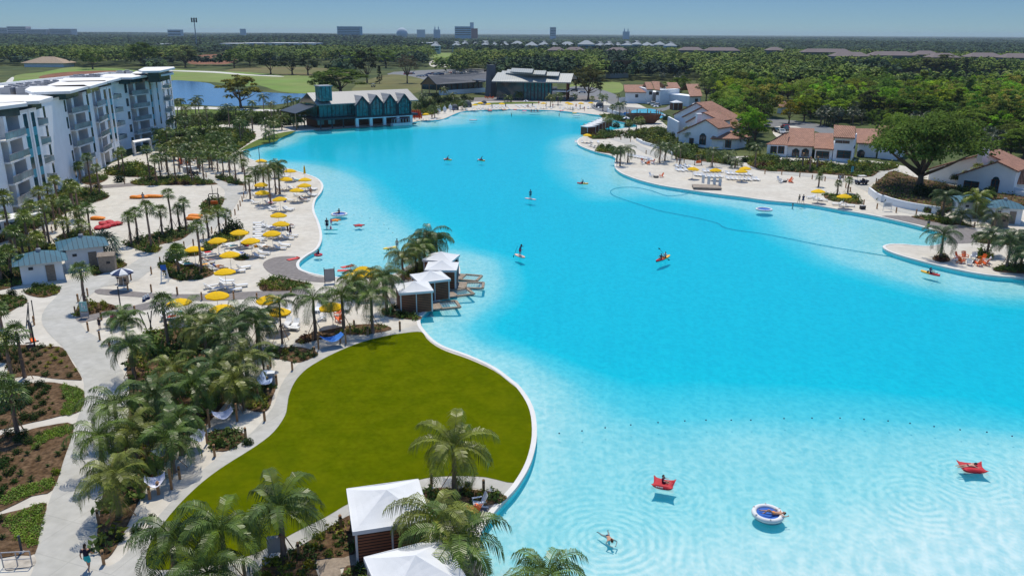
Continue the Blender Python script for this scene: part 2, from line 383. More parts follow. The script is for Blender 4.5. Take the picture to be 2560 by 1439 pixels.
fl = MB(); fl.add([(v.x, v.y, WZ - d) for v, d in zip(ov, zv)], [f if (ov[f[1]] - ov[f[0]]).cross(ov[f[2]] - ov[f[0]]) > 0 else tuple(reversed(f)) for f in of])
mf = bpy.data.materials.new("depth_tinted_floor"); mf.use_nodes = True; nt = mf.node_tree; N = nt.nodes; L = nt.links; b = N["Principled BSDF"]
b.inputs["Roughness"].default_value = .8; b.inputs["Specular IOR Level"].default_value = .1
at_ = N.new("ShaderNodeAttribute"); at_.attribute_name = "depth"; rp = N.new("ShaderNodeValToRGB"); e = rp.color_ramp.elements  # blue deepening with depth: water absorption painted into the floor colour
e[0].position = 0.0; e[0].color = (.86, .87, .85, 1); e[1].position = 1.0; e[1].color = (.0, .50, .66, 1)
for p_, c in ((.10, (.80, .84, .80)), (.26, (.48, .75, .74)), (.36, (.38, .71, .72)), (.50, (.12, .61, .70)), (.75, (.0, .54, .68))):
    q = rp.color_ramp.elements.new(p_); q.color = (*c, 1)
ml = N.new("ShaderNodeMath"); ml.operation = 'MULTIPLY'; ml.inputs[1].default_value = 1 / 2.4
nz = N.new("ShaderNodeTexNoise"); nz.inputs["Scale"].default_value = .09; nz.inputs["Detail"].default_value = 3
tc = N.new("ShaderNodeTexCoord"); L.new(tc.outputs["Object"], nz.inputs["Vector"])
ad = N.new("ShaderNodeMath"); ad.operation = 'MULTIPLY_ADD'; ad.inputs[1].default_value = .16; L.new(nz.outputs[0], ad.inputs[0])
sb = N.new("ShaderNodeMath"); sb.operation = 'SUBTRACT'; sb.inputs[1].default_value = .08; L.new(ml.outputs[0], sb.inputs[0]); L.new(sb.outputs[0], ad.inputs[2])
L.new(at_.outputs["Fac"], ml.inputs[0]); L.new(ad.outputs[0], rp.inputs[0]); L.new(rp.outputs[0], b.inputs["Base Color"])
LD = [(v[0], v[1]) for v in allp]
def floor_depth(x, y):
    k = int(((allp[:, 0] - x) ** 2 + (allp[:, 1] - y) ** 2).argmin()); return float(zdepth[k])
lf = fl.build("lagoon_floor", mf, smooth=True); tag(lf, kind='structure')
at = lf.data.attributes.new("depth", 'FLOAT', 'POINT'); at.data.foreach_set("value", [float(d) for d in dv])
# side walls of the basin
sw = MB(); n = len(lag)
mwl = mat("basin_wall", (.16, .66, .78), .8, .05, 1, 0, .1)
for i in range(n):
    a, c = lag[i], lag[(i + 1) % n]
    sw.quad((a.x, a.y, -2.7), (c.x, c.y, -2.7), (c.x, c.y, -.02), (a.x, a.y, -.02))
tag(sw.build("lagoon_basin", mwl), kind='structure')
# coping
cp = MB(); o1 = off(lag, -sgn * .04); o2 = off(lag, sgn * .36)
for i in range(n):
    j = (i + 1) % n
    mid = (lag[i] + lag[j]) / 2
    if min(((far[:, 0] - mid.x) ** 2 + (far[:, 1] - mid.y) ** 2)) < 100: continue
    a, b2, c, d = o1[i], o1[j], o2[j], o2[i]
    cp.quad((a.x, a.y, .05), (b2.x, b2.y, .05), (c.x, c.y, .05), (d.x, d.y, .05))
    cp.quad((a.x, a.y, -.22), (b2.x, b2.y, -.22), (b2.x, b2.y, .05), (a.x, a.y, .05))
    cp.quad((d.x, d.y, -.02), (c.x, c.y, -.02), (c.x, c.y, .05), (d.x, d.y, .05))
tag(cp.build("lagoon_coping", mat("coping", (.64, .63, .60), .8, .05, .5, 0, .2)), kind='structure')
# water surface: transparent sheet, Fresnel reflection, wave light pattern painted into the tint
mw = bpy.data.materials.new("lagoon_water"); mw.use_nodes = True; nt = mw.node_tree; N = nt.nodes; L = nt.links
for nn in list(N):
    if nn.type == 'BSDF_PRINCIPLED': N.remove(nn)
tc = N.new("ShaderNodeTexCoord")
def nmath(op, a, b_=None, c=None):
    q = N.new("ShaderNodeMath"); q.operation = op
    for i, x in enumerate((a, b_, c)):
        if x is None: continue
        if hasattr(x, 'links') or hasattr(x, 'is_linked'): L.new(x, q.inputs[i])
        else: q.inputs[i].default_value = x
    return q.outputs[0]
def noise(scale, det=2, dist=0.0, sx=1, sy=1, rz=0.0):
    mp = N.new("ShaderNodeMapping"); mp.inputs["Scale"].default_value = (sx, sy, 1); mp.inputs["Rotation"].default_value = (0, 0, rz); L.new(tc.outputs["Object"], mp.inputs[0])
    q = N.new("ShaderNodeTexNoise"); q.inputs["Scale"].default_value = scale; q.inputs["Detail"].default_value = det; q.inputs["Distortion"].default_value = dist; L.new(mp.outputs[0], q.inputs["Vector"]); return q.outputs[0]
n1 = noise(2.5, 3, .7, 1, .55, .3); n2 = noise(.55, 3, .4, 1, .8); n3 = noise(.05, 2)
vo = N.new("ShaderNodeTexVoronoi"); vo.feature = 'SMOOTH_F1'; vo.inputs["Scale"].default_value = 1.5; vo.inputs["Smoothness"].default_value = .35
vm_ = N.new("ShaderNodeVectorMath"); vm_.operation = 'ADD'
nzc = N.new("ShaderNodeTexNoise"); nzc.inputs["Scale"].default_value = .9; nzc.inputs["Detail"].default_value = 2; L.new(tc.outputs["Object"], nzc.inputs["Vector"])
L.new(tc.outputs["Object"], vm_.inputs[0]); L.new(nzc.outputs["Color"], vm_.inputs[1]); L.new(vm_.outputs[0], vo.inputs["Vector"])
hgt = nmath('ADD', nmath('MULTIPLY', n1, .8), nmath('MULTIPLY', n2, .35))
for (px, py, amp, wl_, reach) in ((1517, 1335, .30, .62, 7.5), (1665, 1215, .22, .5, 4.5), (2430, 1180, .22, .55, 5.5), (1919, 1290, .12, .5, 4), (2300, 1240, .22, .7, 6)):
    c = V(px, py, 0)
    ds = N.new("ShaderNodeVectorMath"); ds.operation = 'DISTANCE'; ds.inputs[1].default_value = (c.x, c.y, WZ); L.new(tc.outputs["Object"], ds.inputs[0])
    dd = nmath('ADD', ds.outputs["Value"], nmath('MULTIPLY', n2, .9))
    wv = nmath('SINE', nmath('MULTIPLY', dd, 2 * PI / wl_))
    fall = nmath('SUBTRACT', 1.0, nmath('DIVIDE', ds.outputs["Value"], reach)); fall = nmath('MAXIMUM', fall, 0.0)
    hgt = nmath('ADD', hgt, nmath('MULTIPLY', nmath('MULTIPLY', wv, fall), amp))
bmp = N.new("ShaderNodeBump"); bmp.inputs["Strength"].default_value = .35; bmp.inputs["Distance"].default_value = .12; L.new(hgt, bmp.inputs["Height"])
# wave-focused light painted into the transparent tint: crests lighter, troughs dimmer
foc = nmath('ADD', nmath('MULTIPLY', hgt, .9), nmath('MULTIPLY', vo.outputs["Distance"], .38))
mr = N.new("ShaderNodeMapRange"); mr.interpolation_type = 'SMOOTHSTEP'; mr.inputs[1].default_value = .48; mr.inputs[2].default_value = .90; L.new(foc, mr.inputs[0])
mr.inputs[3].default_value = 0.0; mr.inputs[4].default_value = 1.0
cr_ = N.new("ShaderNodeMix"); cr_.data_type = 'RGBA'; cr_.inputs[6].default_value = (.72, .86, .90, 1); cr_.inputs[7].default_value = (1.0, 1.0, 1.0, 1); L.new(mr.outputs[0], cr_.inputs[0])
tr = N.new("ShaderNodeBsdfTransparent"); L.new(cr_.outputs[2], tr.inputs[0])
gl = N.new("ShaderNodeBsdfGlossy"); gl.inputs["Roughness"].default_value = .12; gl.inputs["Color"].default_value = (.5, .88, 1, 1); L.new(bmp.outputs[0], gl.inputs["Normal"])
fr = N.new("ShaderNodeFresnel"); fr.inputs[0].default_value = 1.33; L.new(bmp.outputs[0], fr.inputs["Normal"])
df = N.new("ShaderNodeBsdfDiffuse"); df.inputs[0].default_value = (.0, .54, .68, 1); mb_ = N.new("ShaderNodeMixShader"); mb_.inputs[0].default_value = .20; L.new(tr.outputs[0], mb_.inputs[1]); L.new(df.outputs[0], mb_.inputs[2])
ms = N.new("ShaderNodeMixShader"); L.new(nmath('MULTIPLY', fr.outputs[0], .55), ms.inputs[0]); L.new(mb_.outputs[0], ms.inputs[1]); L.new(gl.outputs[0], ms.inputs[2])
L.new(ms.outputs[0], N["Material Output"].inputs[0])
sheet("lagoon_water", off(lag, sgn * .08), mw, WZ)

# --- golf course ponds
mp_ = mat("pond_water", (.03, .12, .28), .12, .15, .3, .35, .6)
sheet("pond", wp("428,203 460,202 520,208 540,216 580,224 650,230 720,234 780,236 740,252 690,262 640,264 560,266 500,263 440,256 425,230"), mp_, .03)

# --- greens, paths, beds (each sheet about 1 cm above the one below)
AN = [0]
def area_(name, s, m, z, k=3, **kw):
    AN[0] += 1; return sheet(name, wp(s, 0, k), M[m], z + AN[0] * .0004, **kw)
area_("fairway", "420,172 500,177 600,180 700,187 790,192 830,205 815,228 770,234 700,229 650,214 600,216 540,206 430,201 410,190", 'fairway', -.015)
area_("fairway", "-300,230 0,208 40,188 110,180 180,168 300,172 360,182 300,200 100,215 0,232 -200,260", 'fairway', -.015)
area_("fairway", "2185,191 2245,196 2345,204 2560,207 2800,212 2700,224 2445,219 2300,228 2257,214", 'fairway', -.015)
area_("fairway", "1040,136 1080,133 1140,133 1150,141 1100,145 1050,143", 'fairway', -.01)
area_("fairway", "790,133 860,131 880,138 830,142", 'fairway', -.01)
area_("fairway", "640,166 800,170 880,180 840,200 780,192 700,186 640,182 560,178", 'rough', -.02)
area_("meadow", "480,140 540,136 590,138 580,158 520,161 470,158", 'heath', -.01)
area_("meadow", "110,188 170,180 250,177 330,178 280,186 160,192 100,196", 'heath', -.005)
area_("meadow", "1080,152 1140,146 1135,164 1095,168 1075,164", 'sand', -.015)
area_("rough_grass", "920,200 980,186 1050,196 1070,214 1040,232 980,240 900,238 880,222", 'rough', -.01)
area_("rough_grass", "430,262 560,270 760,268 860,240 800,280 640,300 520,318 430,330 380,360 300,330 400,285", 'grass', -.008)
area_("rough_grass", "1430,210 1490,206 1550,207 1556,228 1520,232 1480,222 1430,222", 'fairway', -.01)
area_("parking_lot", "985,180 1200,172 1230,186 1100,198 1000,196", 'asphalt', -.012)
area_("road", "1425,218 1470,217 1510,226 1545,240 1552,256 1570,262 1530,262 1500,248 1430,242", 'asphalt', -.005)
area_("road", "1900,298 1960,299 2040,309 2090,325 2110,345 2070,340 2030,326 1960,318 1900,316", 'asphalt', -.004)
area_("parking_court", "1935,318 1990,316 2015,330 1990,345 1940,342", 'sand', .004)
area_("road", "1490,262 1640,272 1680,260 1690,266 1640,282 1560,286 1490,276", 'asphalt', .004)
area_("cart_path", "0,215 20,200 30,193 35,195 30,206 10,224 -60,240 -60,225", 'concrete_white', -.005)
area_("cart_path", "420,268 520,267 640,273 740,275 740,279 640,278 520,273 420,275", 'concrete_white', .002)
area_("cart_path", "430,176 540,179 620,186 700,190 700,192 610,188 530,182 430,178", 'concrete_white', -.005)
area_("grass_strip", "1195,258 1300,255 1345,256 1345,259 1300,260 1200,262", 'grass', .008)
area_("clubhouse_terrace", "1090,246 1200,244 1440,238 1500,246 1440,254 1200,254 1100,256", 'paver', .006)
sheet("playground_pool", wp("1580,276 1625,272 1650,280 1665,290 1640,298 1610,294 1585,288"), mat("kids_pool", (.05, .45, .62), .2, .1, .5, .2, .5), .012)
area_("concrete_path", "86,1480 84,1420 87,1355 112,1285 132,1227 160,1150 182,1080 200,1027 209,975 207,945 185,905 157,867 130,842 107,812 105,787 120,762 150,732 142,722 165,702 205,692 240,684 287,677 315,668 345,648 385,625 425,606 455,585 488,567 517,552 540,528 553,508 561,490 562,478 552,467 528,455 490,446 450,438 400,425 395,415 440,421 500,432 545,444 580,452 603,462 607,478 597,500 582,525 566,548 540,568 512,582 462,620 425,645 400,662 370,680 345,700 300,712 260,716 238,728 222,742 200,762 192,780 196,800 205,812 217,828 245,843 272,870 300,917 312,940 320,980 318,1030 300,1100 280,1150 268,1190 258,1240 250,1270 243,1320 244,1370 262,1410 300,1440 320,1500", 'concrete', .012, k=2)
area_("lawn_path", "1051,812 1010,821 965,828 920,836 870,850 820,868 780,885 752,905 725,930 705,958 694,985 685,1012 665,1040 640,1070 600,1105 550,1140 500,1180 450,1230 400,1285 350,1340 300,1400 262,1425 330,1470 480,1475 600,1438 690,1400 790,1352 880,1296 960,1250 1050,1226 1127,1216 1200,1222 1262,1236 1292,1212 1300,1190 1320,1150 1336,1090 1334,1030 1300,975 1240,930 1160,895 1095,870 1060,846", 'concrete', .012)
TURF = "1053,830 1066,846 1085,862 1115,878 1172,898 1235,927 1276,958 1298,976 1319,1008 1331,1045 1334,1090 1326,1133 1311,1170 1290,1207 1215,1193 1152,1190 1090,1192 1045,1200 960,1225 877,1256 815,1292 735,1332 640,1383 550,1407 475,1421 400,1424 368,1414 372,1365 425,1287 487,1222 550,1172 640,1115 685,1079 712,1040 718,1015 722,990 733,962 750,938 780,913 840,881 902,856 965,840 1015,832"
area_("artificial_lawn", TURF, 'turf', .03)
area_("paver_band", "250,722 350,730 420,735 520,734 640,728 760,722 760,738 640,745 540,752 460,750 340,742 245,735", 'paver', .016)
area_("paver_band", "189,794 225,785 300,772 360,758 420,746 470,748 400,768 300,785 222,803 200,806", 'paver', .02)
area_("paver_band", "205,466 270,462 360,455 360,462 270,470 205,474", 'paver', .012)
area_("rubber_patch", "657,662 672,648 705,641 745,643 744,660 749,674 768,684 795,692 830,696 826,705 780,704 715,694 677,684", 'paver', .02)
area_("rubber_patch", "2202,541 2270,540 2295,548 2370,562 2435,572 2448,590 2442,605 2395,609 2366,607 2374,594 2350,577 2298,561", 'paver', .02)
area_("promenade", "1920,431 1995,440 2060,446 2107,452 2140,466 2172,482 2190,505 2225,524 2300,540 2380,560 2440,585 2480,605 2560,620 2560,612 2500,596 2460,575 2400,556 2345,537 2290,520 2222,496 2180,480 2172,466 2195,450 2215,443 2250,430 2236,418 2207,426 2185,438 2165,448 2107,444 1995,432 1920,425 1850,421 1780,415 1700,408 1650,398 1610,382 1570,362 1530,350 1520,344 1545,336 1590,326 1640,316 1642,321 1598,332 1575,342 1588,356 1625,374 1665,388 1710,397 1790,407 1860,414", 'concrete', .012, k=2)
area_("wood_deck", "792,1402 890,1386 896,1414 850,1420 857,1450 802,1450", 'wood_grey', .035, k=1)
area_("pool_deck", "1255,1245 1190,1262 1110,1278 1085,1330 1100,1450 1190,1500 1225,1470 1198,1405 1190,1362 1197,1328 1218,1294", 'paver', .02)
area_("cobble_patch", "15,1398 50,1390 85,1386 87,1412 50,1420 15,1425", 'stone', .03)
BEDS = [
 ("-40,870 60,862 120,866 157,870 182,908 205,946 190,950 130,946 80,938 20,944 18,908 -40,905", 1),
 ("-40,975 60,960 120,955 165,962 209,977 202,1026 150,1040 80,1056 -40,1072", 1),
 ("-40,1110 60,1078 120,1064 184,1062 160,1148 132,1224 80,1240 -40,1278", 1),
 ("-40,1305 60,1272 117,1258 100,1320 88,1384 40,1388 -40,1392", 1),
 ("-60,740 20,738 62,745 68,756 45,768 0,792 -60,800", 2),
 ("62,728 100,716 140,714 150,730 110,744 72,738", 2),
 ("187,787 195,768 220,757 270,759 298,771 255,780 205,791", 2),
 ("330,872 358,846 395,825 440,819 480,828 530,850 580,890 610,940 580,985 545,1030 490,1090 420,1150 370,1210 330,1290 290,1370 262,1398 245,1372 244,1330 252,1270 268,1185 302,1100 322,1030 322,960 316,915", 3),
 ("668,874 715,868 752,868 796,883 752,906 712,900 677,892", 1),
 ("738,852 768,836 802,828 890,812 952,811 979,824 915,836 852,838 790,851 750,858", 2),
 ("590,985 640,962 690,958 682,992 672,1022 650,1030 610,1018", 3),
 ("520,1085 560,1072 602,1080 614,1095 572,1126 530,1122", 3),
 ("1052,1229 1115,1220 1202,1226 1266,1240 1250,1257 1190,1266 1065,1275", 2),
 ("640,1432 725,1380 790,1342 855,1298 884,1294 888,1384 790,1400 800,1450 802,1500 600,1520", 2),
 ("860,1422 895,1416 935,1440 960,1500 860,1500", 2),
 ("648,718 660,702 680,695 710,696 770,708 776,718 720,727 660,727", 3),
 ("396,665 425,655 457,655 505,664 533,678 530,688 500,697 455,701 425,694", 2),
 ("512,612 525,600 570,580 612,584 600,600 560,608 530,625 490,640 462,635", 3),
 ("580,640 600,637 622,643 612,651 588,650", 3),
 ("310,611 337,600 400,582 452,572 488,566 482,578 452,600 400,612 402,626 375,632 330,619", 3),
 ("502,512 515,500 555,495 561,501 550,520 535,536 510,531", 2),
 ("325,457 352,448 400,443 450,440 505,450 545,461 475,463 410,463 352,464", 3),
 ("262,434 295,415 340,408 375,420 392,438 350,443 300,441", 3),
 ("537,441 575,443 600,455 610,464 580,460 550,450", 3),
 ("203,456 215,444 245,440 270,442 262,453 230,463", 3),
 ("-60,545 60,500 130,478 205,474 240,474 268,486 269,496 228,509 202,524 175,528 115,560 60,585 -60,620", 3),
 ("140,592 175,582 225,577 240,597 225,606 190,604 160,600", 3),
 ("130,612 200,606 216,612 180,622 150,630 125,626", 3),
 ("-60,660 30,612 80,600 118,608 132,628 128,652 95,668 58,688 50,712 -60,730", 3),
 ("225,668 250,640 285,648 318,660 300,672 262,682 235,690", 3),
 ("1490,376 1515,367 1548,375 1550,387 1526,384 1502,381", 3),
 ("1567,336 1600,326 1640,321 1680,330 1700,350 1740,362 1735,380 1690,378 1640,362 1600,346", 3),
 ("1672,380 1737,378 1780,385 1810,398 1842,412 1860,416 1790,408 1710,398 1690,392", 3),
 ("1860,398 1920,390 1970,404 2045,407 2107,414 2188,424 2192,434 2165,443 2070,436 1970,430 1900,425", 3),
 ("2120,412 2145,406 2237,414 2240,420 2207,427", 3),
 ("2060,486 2095,489 2135,490 2153,510 2120,508 2070,500", 3),
 ("2278,541 2320,541 2384,549 2438,569 2400,563 2370,561 2298,548", 3),
 ("2436,588 2470,590 2560,600 2620,612 2560,612 2495,611 2445,606", 3),
 ("2482,673 2518,661 2570,664 2620,684 2560,684 2500,680", 3),
 ("2330,646 2352,637 2374,646 2372,654 2345,654", 3),
 ("2432,637 2458,630 2482,640 2470,650 2442,646", 3),
 ("955,785 960,770 1000,780 1052,792 1046,800 1000,796 970,792", 3),
 ("1000,690 1040,668 1070,655 1085,668 1050,690 1020,700", 3),
 ("600,376 640,352 690,335 740,328 700,346 690,354 655,362 615,374", 4),
 ("400,360 460,332 560,322 640,335 600,372 560,392 520,400 460,396 420,385", 3),
 ("1460,318 1525,330 1560,332 1530,345 1490,348 1470,342", 3),
 ("1500,290 1530,288 1580,300 1630,305 1600,312 1550,304", 3),
 ("1040,262 1100,252 1150,254 1170,262 1120,272 1090,284 1050,290 1040,280", 3),
]
BEDW = []
for i, (s, k) in enumerate(BEDS):
    pw = wp(s, 0, 3); BEDW.append((pw, k))
    sheet("planting_bed", pw, M['grass'] if k == 4 else M['mulch'], .045 + .0008 * i)
GREENS = ["150,968 165,962 209,978 202,1026 150,1040 160,1020 168,995", "95,1090 130,1072 182,1064 175,1085 120,1100 88,1124 80,1118", "0,1250 30,1222 80,1208 132,1196 133,1220 75,1240 0,1266",
          "5,1305 60,1275 112,1262 90,1365 55,1362 25,1325"]
GRW = [wp(s, 0, 2) for s in GREENS]
# ================================================================== buildings
def lerp(a, b, t): return a + (b - a) * t
def xy(v, z=0.0): return Vector((v[0], v[1], z))
def wallq(mb, a, b, z0, z1, mi=0): mb.quad((a[0], a[1], z0), (b[0], b[1], z0), (b[0], b[1], z1), (a[0], a[1], z1), mi)
def thickwall(mb, a, b, z0, z1, t, mi=0):
    """upright wall panel from a to b, thickness t towards the left-hand side normal"""
    a = xy(a); b = xy(b); d = (b - a).normalized(); n_ = Vector((-d.y, d.x, 0)) * t
    mb.prism([a, b, b + n_, a + n_], z0, z1, mi)

# ---------------- hotel
hp = dict(a=(-77, 106), b=(-79.5, 125.0), c=(-81.2, 133.5), d=(-82.2, 140.5), e=(-86.3, 141.5), f=(-87.5, 150.7), g=(-92.0, 168.4), h=(-92.8, 176.7), i=(-94.5, 184.0),
          j=(-96.7, 192.4), k=(-97.9, 200.5), l=(-101.5, 201.3), m=(-102.8, 212.8), n=(-102.6, 219.2), o=(-101.5, 227), p=(-104, 243), q=(-107, 253), r=(-109, 263))
ht = thing("hotel", "white five storey hotel with stacked glass railed balconies and flat white roofs", "hotel", (-100, 180, 0))
FH, WT = 3.4, 17.3
names = "abcdefghijklmnopqr"
segs = dict(ab='cols2', bc='balc', cd='cols2', de='step', ef='small', fg='plain', gh='balc', hi='cols1', ij='balc', jk='cols2', kl='step', lm='small', mn='plain1', no='balc', op='cols2', pq='small', qr='cols2')
pts = {k: Vector((v[0], v[1], 0)) for k, v in hp.items()}
body = MB(); outline = []; REC = 3.2
for i, nme in enumerate(names):
    outline.append(pts[nme])
    if i < len(names) - 1 and segs[nme + names[i + 1]] == 'balc':
        A, B = pts[nme], pts[names[i + 1]]; d = (B - A).normalized(); inn = Vector((-d.y, d.x, 0)) * REC
        outline += [A + inn, B + inn]
outline += [Vector((-131, 268, 0)), Vector((-129, 200, 0)), Vector((-116, 140, 0)), Vector((-106, 106, 0))]
mbw = MB(); nO = len(outline)
for i in range(nO): wallq(mbw, outline[i], outline[(i + 1) % nO], 0, WT)
tr = tessellate_polygon([outline]); mbw.add([(v.x, v.y, WT - .5) for v in outline], [tuple(t) for t in tr])
mbw.build("wall", M['wall'], ht)
pr = MB()
for i in range(nO):
    a, b = outline[i], outline[(i + 1) % nO]; d = (b - a).normalized(); nn = Vector((-d.y, d.x, 0)) * .25; o_ = Vector((d.y, -d.x, 0)) * .06
    pr.prism([a + o_, b + o_, b + nn, a + nn], WT - .3, WT + .12)
pr.build("parapet", M['roof_white'], ht)
def wbox(mb, A, B, u0, u1, z0, z1, out=.05, dep=.1, mi=0):
    d = (B - A).normalized(); o_ = Vector((d.y, -d.x, 0)); a = A + d * u0 + o_ * out; b = A + d * u1 + o_ * out
    mb.prism([a, b, b - o_ * (out + dep), a - o_ * (out + dep)], z0, z1, mi)
def window(A, B, u0, u1, z0, z1, parent, frame=True, m='glass'):
    g = MB(); wbox(g, A, B, u0, u1, z0, z1, .03, .1); gp = g.build("window", M[m], parent)
    if frame:
        f = MB(); t = .09
        for (a, b, c, e_) in ((u0 - t, u1 + t, z0 - t, z0), (u0 - t, u1 + t, z1, z1 + t), (u0 - t, u0, z0, z1), (u1, u1 + t, z0, z1), ((u0 + u1) / 2 - .04, (u0 + u1) / 2 + .04, z0, z1)):
            wbox(f, A, B, a, b, c, e_, .07, .06)
        fo = f.build("window_frame", M['dark_metal'], parent); fo.parent = gp
    return gp
for i in range(len(names) - 1):
    A, B = pts[names[i]], pts[names[i + 1]]; t = segs[names[i] + names[i + 1]]; Ls = (B - A).length; d = (B - A).normalized(); inn = Vector((-d.y, d.x, 0))
    if t in ('cols2', 'cols1', 'plain1'):
        us = {'cols2': (.24, .66), 'cols1': (.35,), 'plain1': (.68,)}[t]; ww = min(1.7, Ls * .2)
        for u in us:
            u0 = u * Ls
            for k in range(5): window(A, B, u0, u0 + ww, k * FH + .75, k * FH + 2.75 + (.4 if k == 4 else 0), ht, frame=False)
            if t != 'plain1':
                sp = MB(); wbox(sp, A, B, u0 - .06, u0 + ww + .06, .75 + FH, 4 * FH + 2.0, .022, .05); sp.build("spandrel_strip", M['spandrel'], ht)
        if t == 'cols2' and Ls > 6:
            fb = MB(); wbox(fb, A, B, us[0] * Ls + ww + .5, us[1] * Ls - .5, 0, WT, .25, .1); fb.build("fin", M['wall'], ht)
    if t == 'plain':
        for u in (.14, .93):
            for k in range(5): window(A, B, u * Ls - .6, u * Ls + .6, k * FH + .6, k * FH + 2.9, ht, frame=False)
    if t == 'small':
        for k in range(5): window(A, B, Ls * .4, Ls * .4 + 1.6, k * FH + .3, k * FH + 2.7, ht, frame=False)
        for k in range(1, 5):
            bm_ = MB(); a = A + d * Ls * .2; b = A + d * Ls * .8; bm_.prism([a, b, b - inn * 2.0, a - inn * 2.0], k * FH - .1, k * FH + .15)
            bo = bm_.build("balcony", M['roof_white'], ht)
            rl = MB()
            for p0, p1 in ((a - inn * .1, a - inn * 1.95), (a - inn * 1.95, b - inn * 1.95), (b - inn * 1.95, b - inn * .1)):
                rl.bar(xy(p0, k * FH + 1.2), xy(p1, k * FH + 1.2), .06); rl.bar(xy(p0, k * FH + .68), xy(p1, k * FH + .68), .02, .95, 1)
            ro = rl.build("railing", [M['grey_metal'], M['glass_teal']], ht); ro.parent = bo
    if t == 'balc':
        gw = MB(); wbox(gw, A + inn * REC, B + inn * REC, .1, Ls * .62, 0, WT - .6, .04, .1); gw.build("patio_glass", M['glass'], ht)
        pier = MB(); c = A + d * Ls * .36; pier.prism([c - d * .5, c + d * .5, c + d * .5 + inn * (REC - .06), c - d * .5 + inn * (REC - .06)], 0, WT - .2); pier.build("pier", M['wall'], ht)
        gs = MB(); wallq(gs, B - d * .04 + inn * .05, B - d * .04 + inn * (REC - .1), 0, WT - .4); gs.build("side_wall", M['shaded_wall'], ht)  # darker sheet over the recess side, its shade painted into the wall colour
        for k in range(1, 5):
            bm_ = MB(); a = A + d * .05; b = B - d * .05; bm_.prism([a - inn * .9, b - inn * .9, b + inn * (REC - .15), a + inn * (REC - .15)], k * FH - .15, k * FH + .12)
            bo = bm_.build("balcony", M['roof_white'], ht); rl = MB()
            p0, p1 = a - inn * .85, b - inn * .85
            rl.bar(xy(p0, k * FH + 1.25), xy(p1, k * FH + 1.25), .06); rl.bar(xy(p0, k * FH + .68), xy(p1, k * FH + .68), .02, 1.0, 1)
            for uu in range(int(Ls // 1.6) + 1): q = p0 + d * uu * 1.6; rl.bar(xy(q, k * FH + .12), xy(q, k * FH + 1.25), .06)
            ro = rl.build("railing", [M['grey_metal'], M['glass_teal']], ht); ro.parent = bo
            if k < 5:
                fu = MB(); q = A + d * Ls * .68 - inn * -.6; fu.box((q.x, q.y, k * FH + .5), (1.2, .9, .6), .3); fu.box((q.x + .4, q.y + 1.5, k * FH + .45), (.8, .8, .5), .1); fo = fu.build("balcony_seat", M['grey_metal'], ht); fo.parent = bo
def roofslab(px4, z, th=.5, nm="roof"):
    m_ = MB(); m_.slab([V(x, y, z) for x, y in px4], th); m_.build(nm, M['roof_white'], ht)
    u = MB(); c = sum((V(x, y, z) for x, y in px4), Vector()) / len(px4)
    u.slab([c + (V(x, y, z) - c) * .66 - Vector((0, 0, th + .01)) for x, y in px4], z - th - WT + .45)
    u.build("clerestory", M['glass'], ht)
for q in ("-60,274 -70,262 60,253 68,258", "-90,250 -20,237 100,238 132,242 98,252 0,258", "62,224 75,216 210,212 220,216 175,228 80,231", "118,213 150,203 262,201 268,204 225,216 140,217",
          "150,203 160,195 280,193 302,195 270,203 170,205", "250,190 270,185 372,184 376,187 330,194 262,194", "328,184 340,178 432,178 434,182 400,187 340,188", "346,175 362,168 434,167 437,169 400,177 356,178"):
    roofslab(P(q), 18.7 if "346" not in q else 20.0)
rd = MB(); rnd = random.Random(3)
for i in range(5): pass
for i, (x, y) in enumerate(P("30,217 50,214 72,212 95,209 118,206 20,222 42,219 190,192 205,191 230,190 245,190 300,181 318,180 55,222 85,217 140,206")):
    p = V(x, y, 18.2); a = MB(); a.box((p.x, p.y, WT + .4), (2.2, 3.0, 1.6), rnd.random()); a.lathe([(.7, 0), (.7, .25), (.3, .3)], 10, (p.x, p.y, WT + 1.2)); a.build("rooftop_unit", M['grey_metal'], ht)
ca = MB(); 
for q in ("-30,545 100,520 102,532 -30,560", "330,352 372,344 376,348 335,356"):
    c4 = [V(x, y, 3.3) for x, y in P(q)]; ca.slab(c4, .25)
    for c in c4: ca.bar(xy(c, 0), xy(c, 3.1), .3)
ca.build("entrance_canopy", M['roof_white'], ht)

# ---------------- boathouse
bo_ = thing("boathouse", "grey roofed glass pavilion with four zigzag gables standing at the water's edge", "pavilion", V(900, 316))
E0, E1 = V(792, 262, 7.7), V(1046, 250, 7.7); RZ = 11.0
R0, R1 = V(770, 232, RZ), V(1022, 221, RZ)
du = (xy(E1) - xy(E0)).normalized(); dn = Vector((-du.y, du.x, 0))           # dn = away from the water
if dn.y < 0: dn = -dn
wd = (xy(R0) - xy(E0)).dot(dn); Lr = (xy(E1) - xy(E0)).length
def BP(u, v, z): q = xy(E0) + du * u + dn * v; return Vector((q.x, q.y, z))
rf = MB(); rf.slab([E0, E1, BP(Lr, wd, RZ), BP(0, wd, RZ)], .3); rf.slab([BP(0, wd, RZ - .004), BP(Lr, wd, RZ - .004), BP(Lr, 2 * wd, 7.6), BP(0, 2 * wd, 7.6)], .3)
rf.build("roof", M['seam_roof'], bo_)
bd = MB(); bd.prism([BP(1.5, 2.6, 0), BP(Lr - 1.5, 2.6, 0), BP(Lr - 1.5, 2 * wd - 2, 0), BP(1.5, 2 * wd - 2, 0)], 3.3, 7.35); bd.build("upper_storey_wall", M['glass_bars'], bo_)
for u0, u1 in ((1.5, 6), (6.2, 14.4)):
    g = MB(); g.prism([BP(u0, 2.3, 0), BP(u1, 2.3, 0), BP(u1, 2.55, 0), BP(u0, 2.55, 0)], 3.4, 7.2); g.build("window_wall", M['glass_bars'], bo_)
